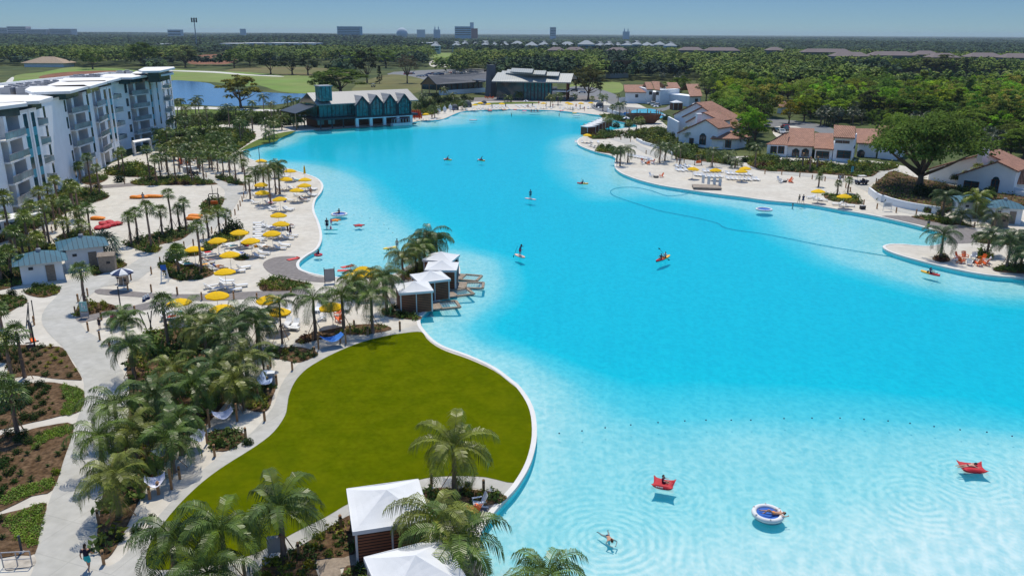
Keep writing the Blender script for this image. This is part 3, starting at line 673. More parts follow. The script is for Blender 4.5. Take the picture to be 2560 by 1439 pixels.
fr_ = MB(); fr_.prism([BP(-1, -1.2, 0), BP(Lr - 1, -1.2, 0), BP(Lr - 1, 2 * wd - 1, 0), BP(-1, 2 * wd - 1, 0)], 2.75, 3.3); fr_.build("floor_deck", M['dark_metal'], bo_)
lo = MB(); lo.prism([BP(1, 3.5, 0), BP(Lr - 2, 3.5, 0), BP(Lr - 2, 2 * wd - 3, 0), BP(1, 2 * wd - 3, 0)], -.2, 2.7); lo.build("lower_storey_wall", M['wood_dark'], bo_)
# zigzag gables over the lagoon side
gpk = [(905, 240), (940, 237), (974, 235), (1010, 234)]
P0 = BP(0, -.9, 0); gz = 9.9
gus = []
for (x, y) in gpk: q = onplane(x, y, P0, dn); gus.append(((xy(q) - xy(E0)).dot(du), q.z))
half = (gus[3][0] - gus[0][0]) / 6
for (u, z) in gus:
    zt = z; ze = 7.0; g = MB(); back = wd * ((zt - 7.7) / (RZ - 7.7)) + .6
    g.slab([BP(u - half, -1.3, ze), BP(u, -1.3, zt), BP(u, back, zt), BP(u - half, .4, ze)], .28); g.slab([BP(u, -1.3, zt - .003), BP(u + half, -1.3, ze), BP(u + half, .4, ze), BP(u, back, zt - .003)], .28)
    g.build("gable_roof", M['seam_roof'], bo_)
    f = MB(); f.add([BP(u - half + .35, -.7, 3.3), BP(u + half - .35, -.7, 3.3), BP(u + half - .35, -.7, ze), BP(u, -.7, zt - .5), BP(u - half + .35, -.7, ze)], [(0, 1, 2, 3, 4)])
    f.build("gable_window", M['glass_bars'], bo_)
    f = MB()
    for s_x in (-1, 1):
        f.bar(BP(u + s_x * half, -1.25, ze - .3), BP(u, -1.25, zt - .3), .25, .45); f.bar(BP(u + s_x * (half - .2), -.9, 3.3), BP(u + s_x * (half - .2), -.9, ze), .5, .5)
    for s_x in (-.5, 0, .5): f.bar(BP(u + s_x * half, -.78, 3.3), BP(u + s_x * half, -.78, ze + (zt - ze) * (1 - abs(s_x)) - .6), .1)
    f.bar(BP(u - half + .3, -.78, 5.6), BP(u + half - .3, -.78, 5.6), .1)
    f.build("gable_frame", M['dark_metal'], bo_)
ug0 = gus[0][0] - half
for i in range(5):
    u = ug0 + .3 + i * (gus[3][0] + half - ug0 - .6) / 4; c = MB(); q = BP(u, -.9, 0); c.box((q.x, q.y, 1.25), (1.0, .8, 3.1), math.atan2(du.y, du.x)); c.build("column", M['plaster'], bo_)
bm_ = MB(); bm_.bar(BP(ug0, -1.0, 2.6), BP(gus[3][0] + half, -1.0, 2.6), .5, .3); bm_.build("beam", M['plaster'], bo_)
for u in (.5, 4.5, 8.5): c = MB(); c.bar(BP(u, -.8, -.3), BP(u, -.8, 2.75), .35); c.build("post", M['dark_metal'], bo_)
c = MB(); c.prism([BP(-2, -1.6, 0), BP(Lr - 2, -1.6, 0), BP(Lr - 2, 6, 0), BP(-2, 6, 0)], -.35, -.02); c.build("landing", M['wood_grey'], bo_)
for u0, u1 in ((1.2, 3.4), (4.9, 7.2)): c = MB(); c.prism([BP(u0, 3.3, 0), BP(u1, 3.3, 0), BP(u1, 3.45, 0), BP(u0, 3.45, 0)], .9, 2.3); c.build("lower_window", M['glass_teal'], bo_)
rl = MB(); 
for k in range(20): q = BP(-.9 + k * (ug0) / 19, -1.15, 0); rl.bar(xy(q, 3.3), xy(q, 4.3), .05)
rl.bar(BP(-.9, -1.15, 4.3), BP(ug0 - .5, -1.15, 4.3), .08); rl.build("railing", M['dark_metal'], bo_)
# glass lantern on the roof
lq = [V(x, y, 11.0) for x, y in P("796,235 822,233")]; lc = (lq[0] + lq[1]) / 2; lw_ = (lq[1] - lq[0]).length; lz = HT(809, 300, 212)
lt_ = MB(); la = math.atan2(du.y, du.x); lt_.box((lc.x, lc.y, 11.0), (lw_ * .88, lw_ * .88, 4.6), la); lt_.build("lantern_glass", M['glass_bars'], bo_)
lt_ = MB(); lt_.box((lc.x, lc.y, 13.45), (lw_ * .88 + .6, lw_ * .88 + .6, .3), la); lt_.build("lantern_roof", M['grey_metal'], bo_)
# left porch roof
c = MB(); q0, q1, q2, q3 = BP(0, .5, 7.4), BP(0, 2 * wd - .5, 7.2), BP(-7, 2 * wd - 1, 5.2), BP(-7, 1, 5.2); c.slab([q0, q1, q2, q3], .25); c.build("porch_roof", M['dark_metal'], bo_)
for q in (q2, q3): c = MB(); c.bar(xy(q, 0), xy(q, 5.0), .3); c.build("porch_post", M['wood'], bo_)

# ---------------- clubhouse (long shingle wing, tower, bright stepped main roof)
cl = thing("clubhouse", "clubhouse with dark shingled wing, slate tower and bright stepped metal roof over glass walls", "clubhouse", V(1330, 246))
rf = MB(); rf.slab([V(1229, 203, 8.5), V(1427, 206, 8.5), V(1434, 184, 12.0), V(1244, 181, 12.0)], .5); rf.build("main_roof", M['seam_roof_light'], cl)
base0 = V(1236, 249); base1 = V(1430, 243)
a = xy(V(1229, 203, 8.5)); b = xy(V(1427, 206, 8.5)); a2 = xy(V(1244, 181, 12.0)); b2 = xy(V(1434, 184, 12.0)); dc = (b - a).normalized(); nc = Vector((-dc.y, dc.x, 0))
if nc.y < 0: nc = -nc
rb = MB(); rb.slab([xy(a2, 12.0) - Vector((0, 0, .004)), xy(b2, 12.0) - Vector((0, 0, .004)), xy(b2 + nc * 18, 9), xy(a2 + nc * 18, 9)], .5); rb.build("rear_roof", M['seam_roof_light'], cl)
for k, (x0, y0, x1, y1, h) in enumerate(((1255, 215, 2090, 235, .9), (1330, 195, 1895, 215, 1.8), (1395, 175, 1710, 190, 2.7))):
    zz = 12.0 + h * .75; p0 = V(1040 + x0 / 5.818, 140 + y0 / 5.818, zz); p1 = V(1040 + x1 / 5.818, 140 + y1 / 5.818, zz)
    q0, q1 = p0 - nc * 5 - Vector((0, 0, 1.5)), p1 - nc * 5 - Vector((0, 0, 1.5))
    m_ = MB(); m_.slab([q0, q1, p1, p0], .35); m_.slab([p0 - Vector((0, 0, .004)), p1 - Vector((0, 0, .004)), xy(p1 + nc * 7, zz - 2), xy(p0 + nc * 7, zz - 2)], .35); m_.build("stepped_roof", M['seam_roof_light'], cl)
gw0, gw1 = a + nc * 2.2 + dc * 2, b + nc * 2.2 - dc * 9
m_ = MB(); m_.prism([gw0 + dc * 13, gw1, gw1 + nc * 22, gw0 + nc * 22 + dc * 13], 0, 8.6); m_.build("glass_wall", M['glass_bars_x'], cl)
m_ = MB(); m_.prism([gw0, gw0 + dc * 13, gw0 + dc * 13 + nc * 20, gw0 + nc * 20], 0, 8.4); m_.build("dark_wing_wall", M['glass'], cl)
for k in range(9): q = gw0 + dc * (13 + k * ((gw1 - gw0).length - 13) / 8) - nc * .3; m_ = MB(); m_.bar(xy(q, 0), xy(q, 8.5), .45); m_.build("column", M['dark_metal'], cl)
for k in range(5): q = b + nc * (1.5 + k * 3) - dc * 2; m_ = MB(); m_.bar(xy(q, 0), xy(q, 9), .35); m_.build("porch_column", M['wood_dark'], cl)
m_ = MB(); m_.prism([gw1, b - dc * 1.5 + nc * 2.2, b - dc * 1.5 + nc * 14, gw1 + nc * 12], 3.9, 4.4); m_.build("porch_balcony", M['plaster'], cl)
# wing
w0, w1 = V(1091, 211, 5.5), V(1212, 204, 5.5); wr0, wr1 = V(1070, 190, 9.5), V(1222, 182, 9.5)
dw = (xy(w1) - xy(w0)).normalized(); nw = Vector((-dw.y, dw.x, 0)); ww_ = (xy(wr0) - xy(w0)).dot(nw)
m_ = MB(); m_.slab([w0, w1, wr1, wr0], .4); bk = xy(wr0) * 2 - xy(w0); bk1 = xy(wr1) * 2 - xy(w1); m_.slab([wr0 - Vector((0, 0, .004)), wr1 - Vector((0, 0, .004)), xy(bk1, 5.5), xy(bk, 5.5)], .4); m_.build("wing_roof", M['shingle'], cl)
m_ = MB(); s0 = xy(w0) + dw * 4 + nw * 1.5; s1 = xy(w1) + nw * 1.5; m_.prism([s0, s1, s1 + nw * 14, s0 + nw * 14], 2.2, 5.2); m_.build("wing_wall", M['glass'], cl)
m_ = MB(); m_.prism([s0 - nw * 1.8 - dw, s1 - nw * 1.8, s1, s0 - dw], -.02, 2.2); m_.build("retaining_wall", M['plaster'], cl)
for k in range(9): q = s0 - nw * .3 + dw * k * 4; m_ = MB(); m_.bar(xy(q, 2.2), xy(q, 5.2), .3); m_.build("wing_post", M['wood_dark'], cl)
m_ = MB(); 
g0, g1 = xy(w0) + dw * .6, xy(bk) + dw * .6; gm = (g0 + g1) / 2
m_.add([xy(g0, 5.3), xy(g1, 5.3), xy(gm, 9.1)], [(0, 1, 2)]); m_.build("gable_end", M['wood'], cl)
for t_ in (.05, .5, .95): q = lerp(g0, g1, t_); m_ = MB(); m_.bar(xy(q, 0), xy(q, 5.4), .4); m_.build("gable_post", M['wood'], cl)
tb = V(1226, 246); tt = HT(1226, 246, 162); m_ = MB(); tb = tb + Vector((0, 14, 0)); tz = onplane(1226, 162, xy(tb), Vector((0, 1, 0))).z
m_.lathe([(3.0, 0), (2.1, tz)], 4, (tb.x, tb.y, 0)); m_.add([(tb.x + 2.1, tb.y, tz), (tb.x, tb.y + 2.1, tz), (tb.x - 2.1, tb.y, tz), (tb.x, tb.y - 2.1, tz)], [(0, 1, 2, 3)]); m_.build("chimney_tower", M['shingle'], cl)
m_ = MB(); m_.slab([V(1180, 200, 7.0), V(1236, 204, 7.0), xy(V(1236, 204, 7)) + nc * 12 + Vector((0, 0, 7.2)), xy(V(1180, 200, 7)) + nc * 12 + Vector((0, 0, 7.2))], .35); m_.build("link_roof", M['dark_metal'], cl)

# ---------------- gabled slab helper (profile given by three picture points on an upright plane)
def gable(parent, A, B, back, dep, l, pk, r_, wallm='plaster', roofm='tile_x', over=.5, th=.28, z0=0.0, hole=None):
    A = xy(A); B = xy(B); d = (B - A).normalized(); nn = Vector((-d.y, d.x, 0))
    if nn.y < 0: nn = -nn
    p0 = A + nn * back
    a, p, c = (onplane(x, y, p0, nn) for x, y in (l, pk, r_))
    f = MB(); q = [Vector((a.x, a.y, z0)), Vector((c.x, c.y, z0)), c - Vector((0, 0, .3)), p - Vector((0, 0, .35)), a - Vector((0, 0, .3))]
    qb = [v + nn * dep for v in q]; f.add(q + qb, [(0, 1, 2, 3, 4), (9, 8, 7, 6, 5), (0, 5, 6, 1), (1, 6, 7, 2), (4, 9, 5, 0)])
    f.build("wall", M[wallm], parent)
    g = MB(); e1 = (a - p).normalized() * over; e2 = (c - p).normalized() * over
    g.slab([a + e1 - nn * over, p - nn * over, p + nn * (dep + .1), a + e1 + nn * (dep + .1)], th); pz = Vector((0, 0, .004))
    g.slab([p - nn * over - pz, c + e2 - nn * over, c + e2 + nn * (dep + .1), p + nn * (dep + .1) - pz], th); g.build("roof", M[roofm], parent)
    return p0, d, nn
def opening(parent, p0, d, nn, px, py0, py1, wpx, arch=False, name="door"):
    """opening drawn at picture column px between rows py0 (top) and py1 (bottom), wpx wide"""
    b_ = onplane(px, py1, p0, nn); t_ = onplane(px, py0, p0, nn); l_ = onplane(px - wpx / 2, py1, p0, nn); w_ = (b_ - l_).length; z0, z1 = b_.z, t_.z
    prof = [(-w_, z0), (w_, z0)]
    if arch: prof += [(w_ * math.cos(a), z1 - w_ + w_ * math.sin(a)) for a in [PI * k / 8 for k in range(9)]]
    else: prof += [(w_, z1), (-w_, z1)]
    c = xy(b_); m_ = MB(); f_ = [Vector((c.x + d.x * u - nn.x * .06, c.y + d.y * u - nn.y * .06, z)) for u, z in prof]; bk = [v + nn * .05 for v in f_]; n_ = len(f_)
    m_.add(f_ + bk, [tuple(range(n_)), tuple(reversed(range(n_, 2 * n_)))] + [(i, (i + 1) % n_, n_ + (i + 1) % n_, n_ + i) for i in range(n_)])
    o = m_.build(name, M['glass'], parent)
    k_ = MB(); 
    for u in (-w_ - .06, 0, w_ + .06):
        q = Vector((c.x + d.x * u - nn.x * .1, c.y + d.y * u - nn.y * .1, z0)); k_.bar(q, q + Vector((0, 0, (z1 - z0) * (.8 if arch else 1))), .12)
    for zz in (.45, .8): q0 = Vector((c.x - d.x * w_ - nn.x * .1, c.y - d.y * w_ - nn.y * .1, z0 + (z1 - z0) * zz)); k_.bar(q0, q0 + d * 2 * w_, .08)
    ko = k_.build("frame", M['wood_dark'], parent); ko.parent = o
    return o
# house 1: four stepped gables
h1 = thing("villa", "white villa with four stepped terracotta gables behind the right-hand beach path", "house", V(1745, 368))
A, B = V(1699, 362), V(1793, 373)
p0, d, nn = gable(h1, A, B, 0, 6.5, (1698, 330), (1766, 298), (1795, 318))
opening(h1, p0, d, nn, 1756, 333, 362, 14, True); opening(h1, p0, d, nn, 1728, 345, 363, 9, False, "window")
gable(h1, A, B, 6.6, 5, (1719, 303), (1760, 280), (1802, 300)); gable(h1, A, B, 11.7, 6.5, (1710, 290), (1757, 266), (1833, 318)); gable(h1, A, B, 18.3, 8, (1686, 285), (1742, 256), (1815, 296))
c = MB(); q = V(1746, 300, 7.0); c.box((q.x, q.y, 6.5), (1.3, 1.3, 4.2), .2); c.box((q.x, q.y, 8.7), (1.5, 1.5, .2), .2); c.build("chimney", M['plaster'], h1)
c = MB(); a, b = V(1776, 346, 3.0), V(1842, 347, 3.0); e_ = V(1800, 320, 5.0); e2 = V(1806, 320, 5.0); c.slab([a, b, e2, e_], .3); c.slab([b, e2, xy(b + nn * 8, 3.0)], .3); c.build("hip_roof", M['tile_x'], h1)
c = MB(); c.prism([xy(a + nn * .8), xy(b + nn * .8 - d), xy(b + nn * 7 - d), xy(a + nn * 7)], 0, 2.75); c.build("side_wing_wall", M['plaster'], h1)
opening(h1, xy(a + nn * .78), d, nn, 1820, 350, 370, 13, False)
c = MB(); thickwall(c, V(1774, 372), V(1806, 374), 0, 1.9, .3); c.build("gate_wall", M['plaster'], h1)
c = MB(); thickwall(c, V(1667, 333) + nn * 0, V(1692, 349), 0, 5.2, .5); c.build("garden_wing_wall", M['plaster'], h1)
# shed roofs
def shed(parent, top, bot, zt, zb, m='tile_x', wallm='plaster', backd=7.0, inset=.7, wz0=0.0):
    t0, t1 = V(*top[0], zt), V(*top[1], zt); b0, b1 = V(*bot[0], zb), V(*bot[1], zb)
    d = (xy(b1) - xy(b0)).normalized(); nn = Vector((-d.y, d.x, 0)); 
    if nn.y < 0: nn = -nn
    f = MB(); f.slab([b0, b1, t1, t0], .3); f.slab([t0 - Vector((0, 0, .004)), t1 - Vector((0, 0, .004)), xy(t1 + nn * backd, zb), xy(t0 + nn * backd, zb)], .3); f.build("roof", M[m], parent)
    g = MB(); i0 = xy(b0) + d * .3 + nn * inset; i1 = xy(b1) - d * .3 + nn * inset; dd = (xy(t0) - xy(b0)).dot(nn) + backd - inset * 1.5
    g.prism([i0, i1, i1 + nn * dd, i0 + nn * dd], wz0, zb - .02)
    mt = (dd + inset) / 2
    g.build("wall", M[wallm], parent); return i0, d, nn
h2 = thing("villa", "long white villa with staggered terracotta roofs beside the big oak", "house", V(2050, 390))
h2.name = "villa"
i0, d, nn = shed(h2, ((1974, 319), (2036, 321)), ((1966, 363), (2035, 366)), 6.0, 3.0, backd=6)
for x in (1988, 2012): opening(h2, i0, d, nn, x, 371, 391, 15, True)
c = MB(); c.slab([V(1915, 360, 3.0), V(1968, 363, 3.0), V(1974, 330, 5.6), V(1962, 331, 5.6)], .3); c.build("hip_roof", M['tile_x'], h2)
c = MB(); a, b = V(1918, 362, 2.9), V(1968, 365, 2.9); dd_ = (xy(b) - xy(a)).normalized(); n2_ = Vector((-dd_.y, dd_.x, 0)); c.prism([xy(a) + n2_ * .5, xy(b) + n2_ * .5, xy(b) + n2_ * 8, xy(a) + n2_ * 8], 0, 2.8); c.build("wing_wall", M['plaster'], h2)
for x in (1933, 1952): opening(h2, xy(a) + n2_ * .48, dd_, n2_, x, 365, 384, 13, False, "window")
i0, d, nn = shed(h2, ((2037, 332), (2083, 333)), ((2035, 370), (2085, 373)), 5.3, 2.9, backd=6); opening(h2, i0, d, nn, 2055, 378, 396, 30, False, "sliding_door")
i0, d, nn = shed(h2, ((2085, 312), (2139, 316)), ((2084, 342), (2138, 345)), 8.3, 6.0, backd=5); opening(h2, i0, d, nn, 2097, 351, 358, 14, False, "window"); opening(h2, i0, d, nn, 2115, 352, 359, 14, False, "window")
c = MB(); a, b = V(2085, 366, 3.1), V(2137, 370, 3.1); c.slab([a, b, xy(b + nn * 2, 3.4), xy(a + nn * 2, 3.4)], .2); c.build("awning", M['dark_metal'], h2); opening(h2, i0, d, nn, 2108, 376, 396, 32, False, "sliding_door")
i0, d, nn = shed(h2, ((2140, 321), (2195, 322)), ((2142, 357), (2197, 360)), 5.6, 3.6, backd=6); opening(h2, i0, d, nn, 2150, 374, 400, 16, True)
shed(h2, ((2197, 314), (2256, 316)), ((2196, 342), (2250, 346)), 7.8, 5.5, backd=5)
h3 = thing("villa", "white villa with a terracotta gable at the right edge behind the raised oak bed", "house", V(2470, 485))
A, B = V(2400, 479), V(2540, 497); p0, d, nn = gable(h3, A, B, 0, 9, (2398, 434), (2496, 402), (2542, 424)); opening(h3, p0, d, nn, 2484, 441, 480, 17, True); opening(h3, p0, d, nn, 2425, 452, 480, 34, False, "sliding_door")
gable(h3, A, B, 9.2, 8, (2325, 420), (2467, 381), (2530, 410))
c = MB(); q = V(2459, 382, 7.5); c.box((q.x, q.y, 7.2), (1.4, 1.4, 3.2), .2); c.build("chimney", M['plaster'], h3)
i0, d_, n_ = shed(h3, ((2535, 425), (2640, 432)), ((2517, 455), (2640, 462)), 5.0, 2.8, backd=6)
c = MB(); thickwall(c, V(2522, 492), V(2560, 500), 0, 2.0, .3); thickwall(c, V(2535, 500), V(2600, 508), 0, 1.8, .3); c.build("courtyard_wall", M['plaster'], h3)
h4 = thing("villa", "two storey white villa row with terracotta roofs behind the far slide pool", "house", V(1640, 250))
for t_, b_, zt, zb in ((((1559, 212), (1610, 212)), ((1562, 230), (1621, 231)), 7, 5), (((1612, 205), (1628, 205)), ((1617, 223), (1635, 223)), 9, 6.5), (((1629, 203), (1649, 204)), ((1637, 224), (1650, 225)), 9.4, 6.5),
                       (((1667, 206), (1692, 206)), ((1665, 221), (1702, 221)), 8.4, 6.5), (((1715, 210), (1747, 210)), ((1725, 241), (1756, 240)), 7.5, 4.5)):
    i0, d, nn = shed(h4, t_, b_, zt, zb, backd=5)
    opening(h4, i0, d, nn, (b_[0][0] + b_[1][0]) / 2, b_[0][1] + 6, b_[0][1] + 14, 6, False, "window")
c = MB(); thickwall(c, V(1548, 256), V(1618, 253), 0, 2.2, .3); c.build("garden_wall", M['plaster'], h4)
c = MB(); a = V(1625, 252); c.slab([xy(a, 0.1), xy(a + Vector((1.2, 0, 0)), .1), V(1626, 234, 4), V(1622, 234, 4)], .4); c.build("outside_stair", M['plaster'], h4)
h5 = thing("villa", "large brown roofed villa half hidden in the woods behind the road", "house", V(1545, 196))
shed(h5, ((1512, 151), (1579, 151)), ((1526, 181), (1574, 180)), 12.3, 4, "tile_x", "plaster", 8)
h6 = thing("gazebo", "small octagonal pavilion with pointed brown roof at the wood edge", "gazebo", V(1958, 283))
q = V(1958, 283); m_ = MB(); m_.lathe([(2.4, 0), (2.4, 2.7)], 8, (q.x, q.y, 0)); m_.build("wall", M['plaster'], h6); m_ = MB(); m_.lathe([(3.1, 2.6), (.05, 4.8)], 8, (q.x, q.y, 0)); m_.build("roof", M['tile_x'], h6)
h7 = thing("golf_house", "low building with a tan hip roof beyond the left fairway", "house", V(110, 168))
q = V(112, 168); s_x = 34; m_ = MB(); m_.box((q.x, q.y + 8, 1.8), (s_x, 18, 3.6)); m_.build("wall", M['plaster'], h7)
m_ = MB(); hw, hd = s_x / 2 + 2, 11; c0 = [(q.x - hw, q.y + 8 - hd, 3.4), (q.x + hw, q.y + 8 - hd, 3.4), (q.x + hw, q.y + 8 + hd, 3.4), (q.x - hw, q.y + 8 + hd, 3.4), (q.x - 5, q.y + 8, 8.5), (q.x + 5, q.y + 8, 8.5)]
m_.add(c0, [(0, 1, 5, 4), (1, 2, 5), (2, 3, 4, 5), (3, 0, 4), (3, 2, 1, 0)]); m_.build("roof", mat("tan_tile", (.36, .27, .19), .9, .15, 1), h7)

# ---------------- kiosks with blue hipped roofs
def kiosk(label, base, w_, dp, rz, hgt_, rhgt, grp="blue roofed beach kiosks"):
    t = thing("beach_kiosk", label, "kiosk", base, rz, grp)
    def b(mb, n_, m): return mb.build(n_, m, t, world=False)
    m_ = MB(); m_.box((0, 0, hgt_ / 2), (w_, dp, hgt_)); b(m_, "wall", M['plaster'])
    m_ = MB(); o_ = .75; e = [(-w_ / 2 - o_, -dp / 2 - o_, hgt_ - .05), (w_ / 2 + o_, -dp / 2 - o_, hgt_ - .05), (w_ / 2 + o_, dp / 2 + o_, hgt_ - .05), (-w_ / 2 - o_, dp / 2 + o_, hgt_ - .05)]
    k = max(0, (w_ - dp) / 2) ; e += [(-k, 0, hgt_ + rhgt), (k + .01, 0, hgt_ + rhgt)]; m_.add(e, [(0, 1, 5, 4), (1, 2, 5), (2, 3, 4, 5), (3, 0, 4), (3, 2, 1, 0)]); b(m_, "roof", M['seam_blue'])
    m_ = MB(); m_.box((w_ * .2, -dp / 2 - .04, 1.05), (1.0, .06, 2.1)); b(m_, "door", M['wood_grey'])
    m_ = MB(); m_.box((-w_ * .25, -dp / 2 - .04, 1.9), (.5, .06, .35)); b(m_, "wall_vent", M['dark_metal'])
    m_ = MB(); m_.lathe([(.3, 0), (.3, .4), (.15, .55)], 8, (0, 0, hgt_ + rhgt - .2)); b(m_, "roof_vent", M['grey_metal'])
    return t
kiosk("white beach kiosk with blue metal roof, rear one of the pair at the left path", V(213, 660), 4.6, 4.2, .55, 2.9, 1.0)
kiosk("white beach kiosk with blue metal roof, front one of the pair at the left path", V(108, 694), 4.6, 4.2, .55, 2.6, 1.0)
kiosk("white kiosk with blue metal roof and dark service hatch, right-hand one below the oak bed", V(2503, 552), 4.6, 4.0, -.25, 2.7, 1.0)
kiosk("white kiosk with blue roof half hidden by a yellow-green palm below the oak bed", V(2425, 537), 5.0, 4.0, -.25, 2.7, .9)
def utility(label, px, py, w_, h_, rz):
    t = thing("utility_enclosure", label, "utility box", V(px, py), rz, "brown utility enclosures"); m_ = MB(); m_.box((0, 0, h_ / 2), (w_, w_, h_)); m_.build("cabinet", M['wood_grey'], t, world=False)
    m_ = MB(); m_.add([(-w_ / 2 - .1, -w_ / 2 - .1, h_), (w_ / 2 + .1, -w_ / 2 - .1, h_), (w_ / 2 + .1, w_ / 2 + .1, h_), (-w_ / 2 - .1, w_ / 2 + .1, h_), (-w_ / 2 - .1, 0, h_ + .35), (w_ / 2 + .1, 0, h_ + .35)], [(0, 1, 5, 4), (2, 3, 4, 5), (0, 4, 3), (1, 2, 5), (3, 2, 1, 0)]); m_.build("lid", M['wood_grey'], t, world=False)
    m_ = MB(); m_.box((.2, -w_ / 2 - .02, h_ * .6), (.45, .05, .3)); m_.build("vent", M['black'], t, world=False)
utility("tall brown louvred enclosure standing right of the left blue roofed kiosks", 272, 676, 1.9, 2.2, .35)
utility("brown louvred enclosure standing left of the right-hand palms and kiosk", 2498, 566, 1.9, 2.0, -.2)
utility("small brown podium cabinet beneath the navy and white parasol", 311, 710, .9, 1.1, .1)

# ---------------- cabanas
def cabana(name, label, grp, c, rz, w_, d_, h_, rh, dock=False, col='slats', open_side='+x'):
    t = thing(name, label, "cabana", c, rz, grp)
    def b(mb, n_, m, sm=False): return mb.build(n_, m, t, sm, False)
    hw, hd = w_ / 2, d_ / 2; o_ = .18
    m_ = MB(); N_ = 6; vs = []; # tent roof with slight sag between ridge and eave
    for j in range(N_ + 1):
        f = j / N_; z = h_ + rh * (f ** 1.25)
        for cxn, cyn in ((-1, -1), (0, -1), (1, -1), (1, 0), (1, 1), (0, 1), (-1, 1), (-1, 0)): vs.append((cxn * (hw + o_) * (1 - f), cyn * (hd + o_) * (1 - f), z - (.05 if cxn * cyn == 0 and f < 1 else 0)))
    fs = [(j * 8 + k, j * 8 + (k + 1) % 8, (j + 1) * 8 + (k + 1) % 8, (j + 1) * 8 + k) for j in range(N_) for k in range(8)]
    m_.add(vs, fs); b(m_, "tent_roof", M['canvas'])
    m_ = MB(); 
    for a, q in (((-hw - o_, -hd - o_), (hw + o_, -hd - o_)), ((hw + o_, -hd - o_), (hw + o_, hd + o_)), ((hw + o_, hd + o_), (-hw - o_, hd + o_)), ((-hw - o_, hd + o_), (-hw - o_, -hd - o_))):
        m_.bar((a[0], a[1], h_ - .12), (q[0], q[1], h_ - .12), .05, .26)
    b(m_, "valance", M['canvas'])
    for sx in (-1, 1):
        for sy in (-1, 1): m_ = MB(); m_.bar((sx * hw, sy * hd, 0), (sx * hw, sy * hd, h_), .13); b(m_, "post", M['white_metal'])
    m_ = MB(); m_.bar((0, -hd, 0), (0, -hd, h_), .10); b(m_, "post", M['white_metal'])
    for (a, q) in (((-hw + .08, -hd), (-.07, -hd)), ((.07, -hd), (hw - .08, -hd)), ((hw - .08, hd), (-hw + .08, hd)), ((-hw, hd - .08), (-hw, -hd + .08))):
        m_ = MB(); m_.bar((a[0], a[1], h_ / 2 - .1), (q[0], q[1], h_ / 2 - .1), .06, h_ - .35); b(m_, "slatted_screen", M[col])
    for sy in (-1, 1):                       # tied-back curtains on the open side
        m_ = MB(); z_ = [h_ - .1, h_ * .55, h_ * .35, .1]; wd_ = [.75, .3, .16, .26]; vs = []
        for z, ww in zip(z_, wd_):
            for k in range(6): f = k / 5; vs.append((hw + .07 + (.05 if k % 2 else -.05), sy * (hd - .08) - sy * f * ww, z))
        m_.add(vs, [(j * 6 + k, j * 6 + k + 1, (j + 1) * 6 + k + 1, (j + 1) * 6 + k) for j in range(3) for k in range(5)]); b(m_, "curtain", M['canvas'])
    m_ = MB(); m_.box((0, 0, .06), (w_, d_, .12)); b(m_, "floor", M['boards'])
    m_ = MB(); m_.box((-.2, .1, .35), (w_ * .5, d_ * .7, .35)); m_.box((-hw * .6, .1, .6), (.25, d_ * .7, .5)); b(m_, "daybed", M['grey_metal'])
    if dock:
        L0 = hw + .02; m_ = MB(); m_.box((L0 + .55, 0, .04), (1.1, d_ * .75, .14)); b(m_, "dock", M['boards'])
        m_ = MB(); x0, x1, y0, y1 = L0 + 1.1, L0 + 3.3, -d_ * .36, d_ * .36
        for a, q in (((x0, y0), (x1, y0)), ((x1, y0), (x1, y1)), ((x1, y1), (x0, y1)), ((x0, y1), (x0, y0))): m_.bar((a[0], a[1], .04), (q[0], q[1], .04), .34, .16)
        b(m_, "net_frame", M['wood_grey'])
        n_ = MB()
        for k in range(1, 7): f = k / 7; n_.bar((lerp(x0, x1, f), y0, .02), (lerp(x0, x1, f), y1, .02), .02); n_.bar((x0, lerp(y0, y1, f), .02), (x1, lerp(y0, y1, f), .02), .02)
        b(n_, "net", M['canvas'])
    return t
def cab_from(cpx, cpy, z):  p = V(cpx, cpy, z); return Vector((p.x, p.y, 0))
mcs = [((1034, 707), -.30), ((1075, 681), -.42), ((1105, 655), .02), ((1103, 633), .22)]
wds = ["nearest", "second nearest", "third nearest", "farthest"]
yaw = [.28, .42, -.02, -.25]
for k, ((x, y), _) in enumerate(mcs):
    cabana("cabana", "white tented cabana with net dock, %s of four on the lagoon spit" % wds[k], "cabanas on the lagoon spit", cab_from(x, y, 3.0), yaw[k], 3.5, 3.3, 2.5, .75, True)
a_ = cab_from(968, 1255, 2.55); cabana("cabana", "large white tented cabana with slatted walls at the tip of the artificial lawn", "cabanas in front of the lawn", a_, .27, 4.2, 4.4, 2.45, 1.0, False)
a_ = cab_from(1040, 1420, 2.6); cabana("cabana", "white tented cabana cut off by the bottom edge of the picture", "cabanas in front of the lawn", a_, .42, 4.2, 4.2, 2.45, 1.0, False)
c0 = V(1478, 336); c1 = V(1520, 316)
for k in range(6):
    p = V(1470 + k * 8.6, 337 - k * 4.2); cabana("cabana", "white flat tented cabana on the far sand point, %s from the front" % ordw(k + 1), "row of cabanas on the far sand point", xy(p), -.9 + PI, 3.0, 3.4, 2.7, .45, False)
a_ = V(1690, 274); cabana("cabana", "white tent among the slide pool palms", "tents at the slide pool", xy(a_), .2, 4, 4, 3.0, .9)

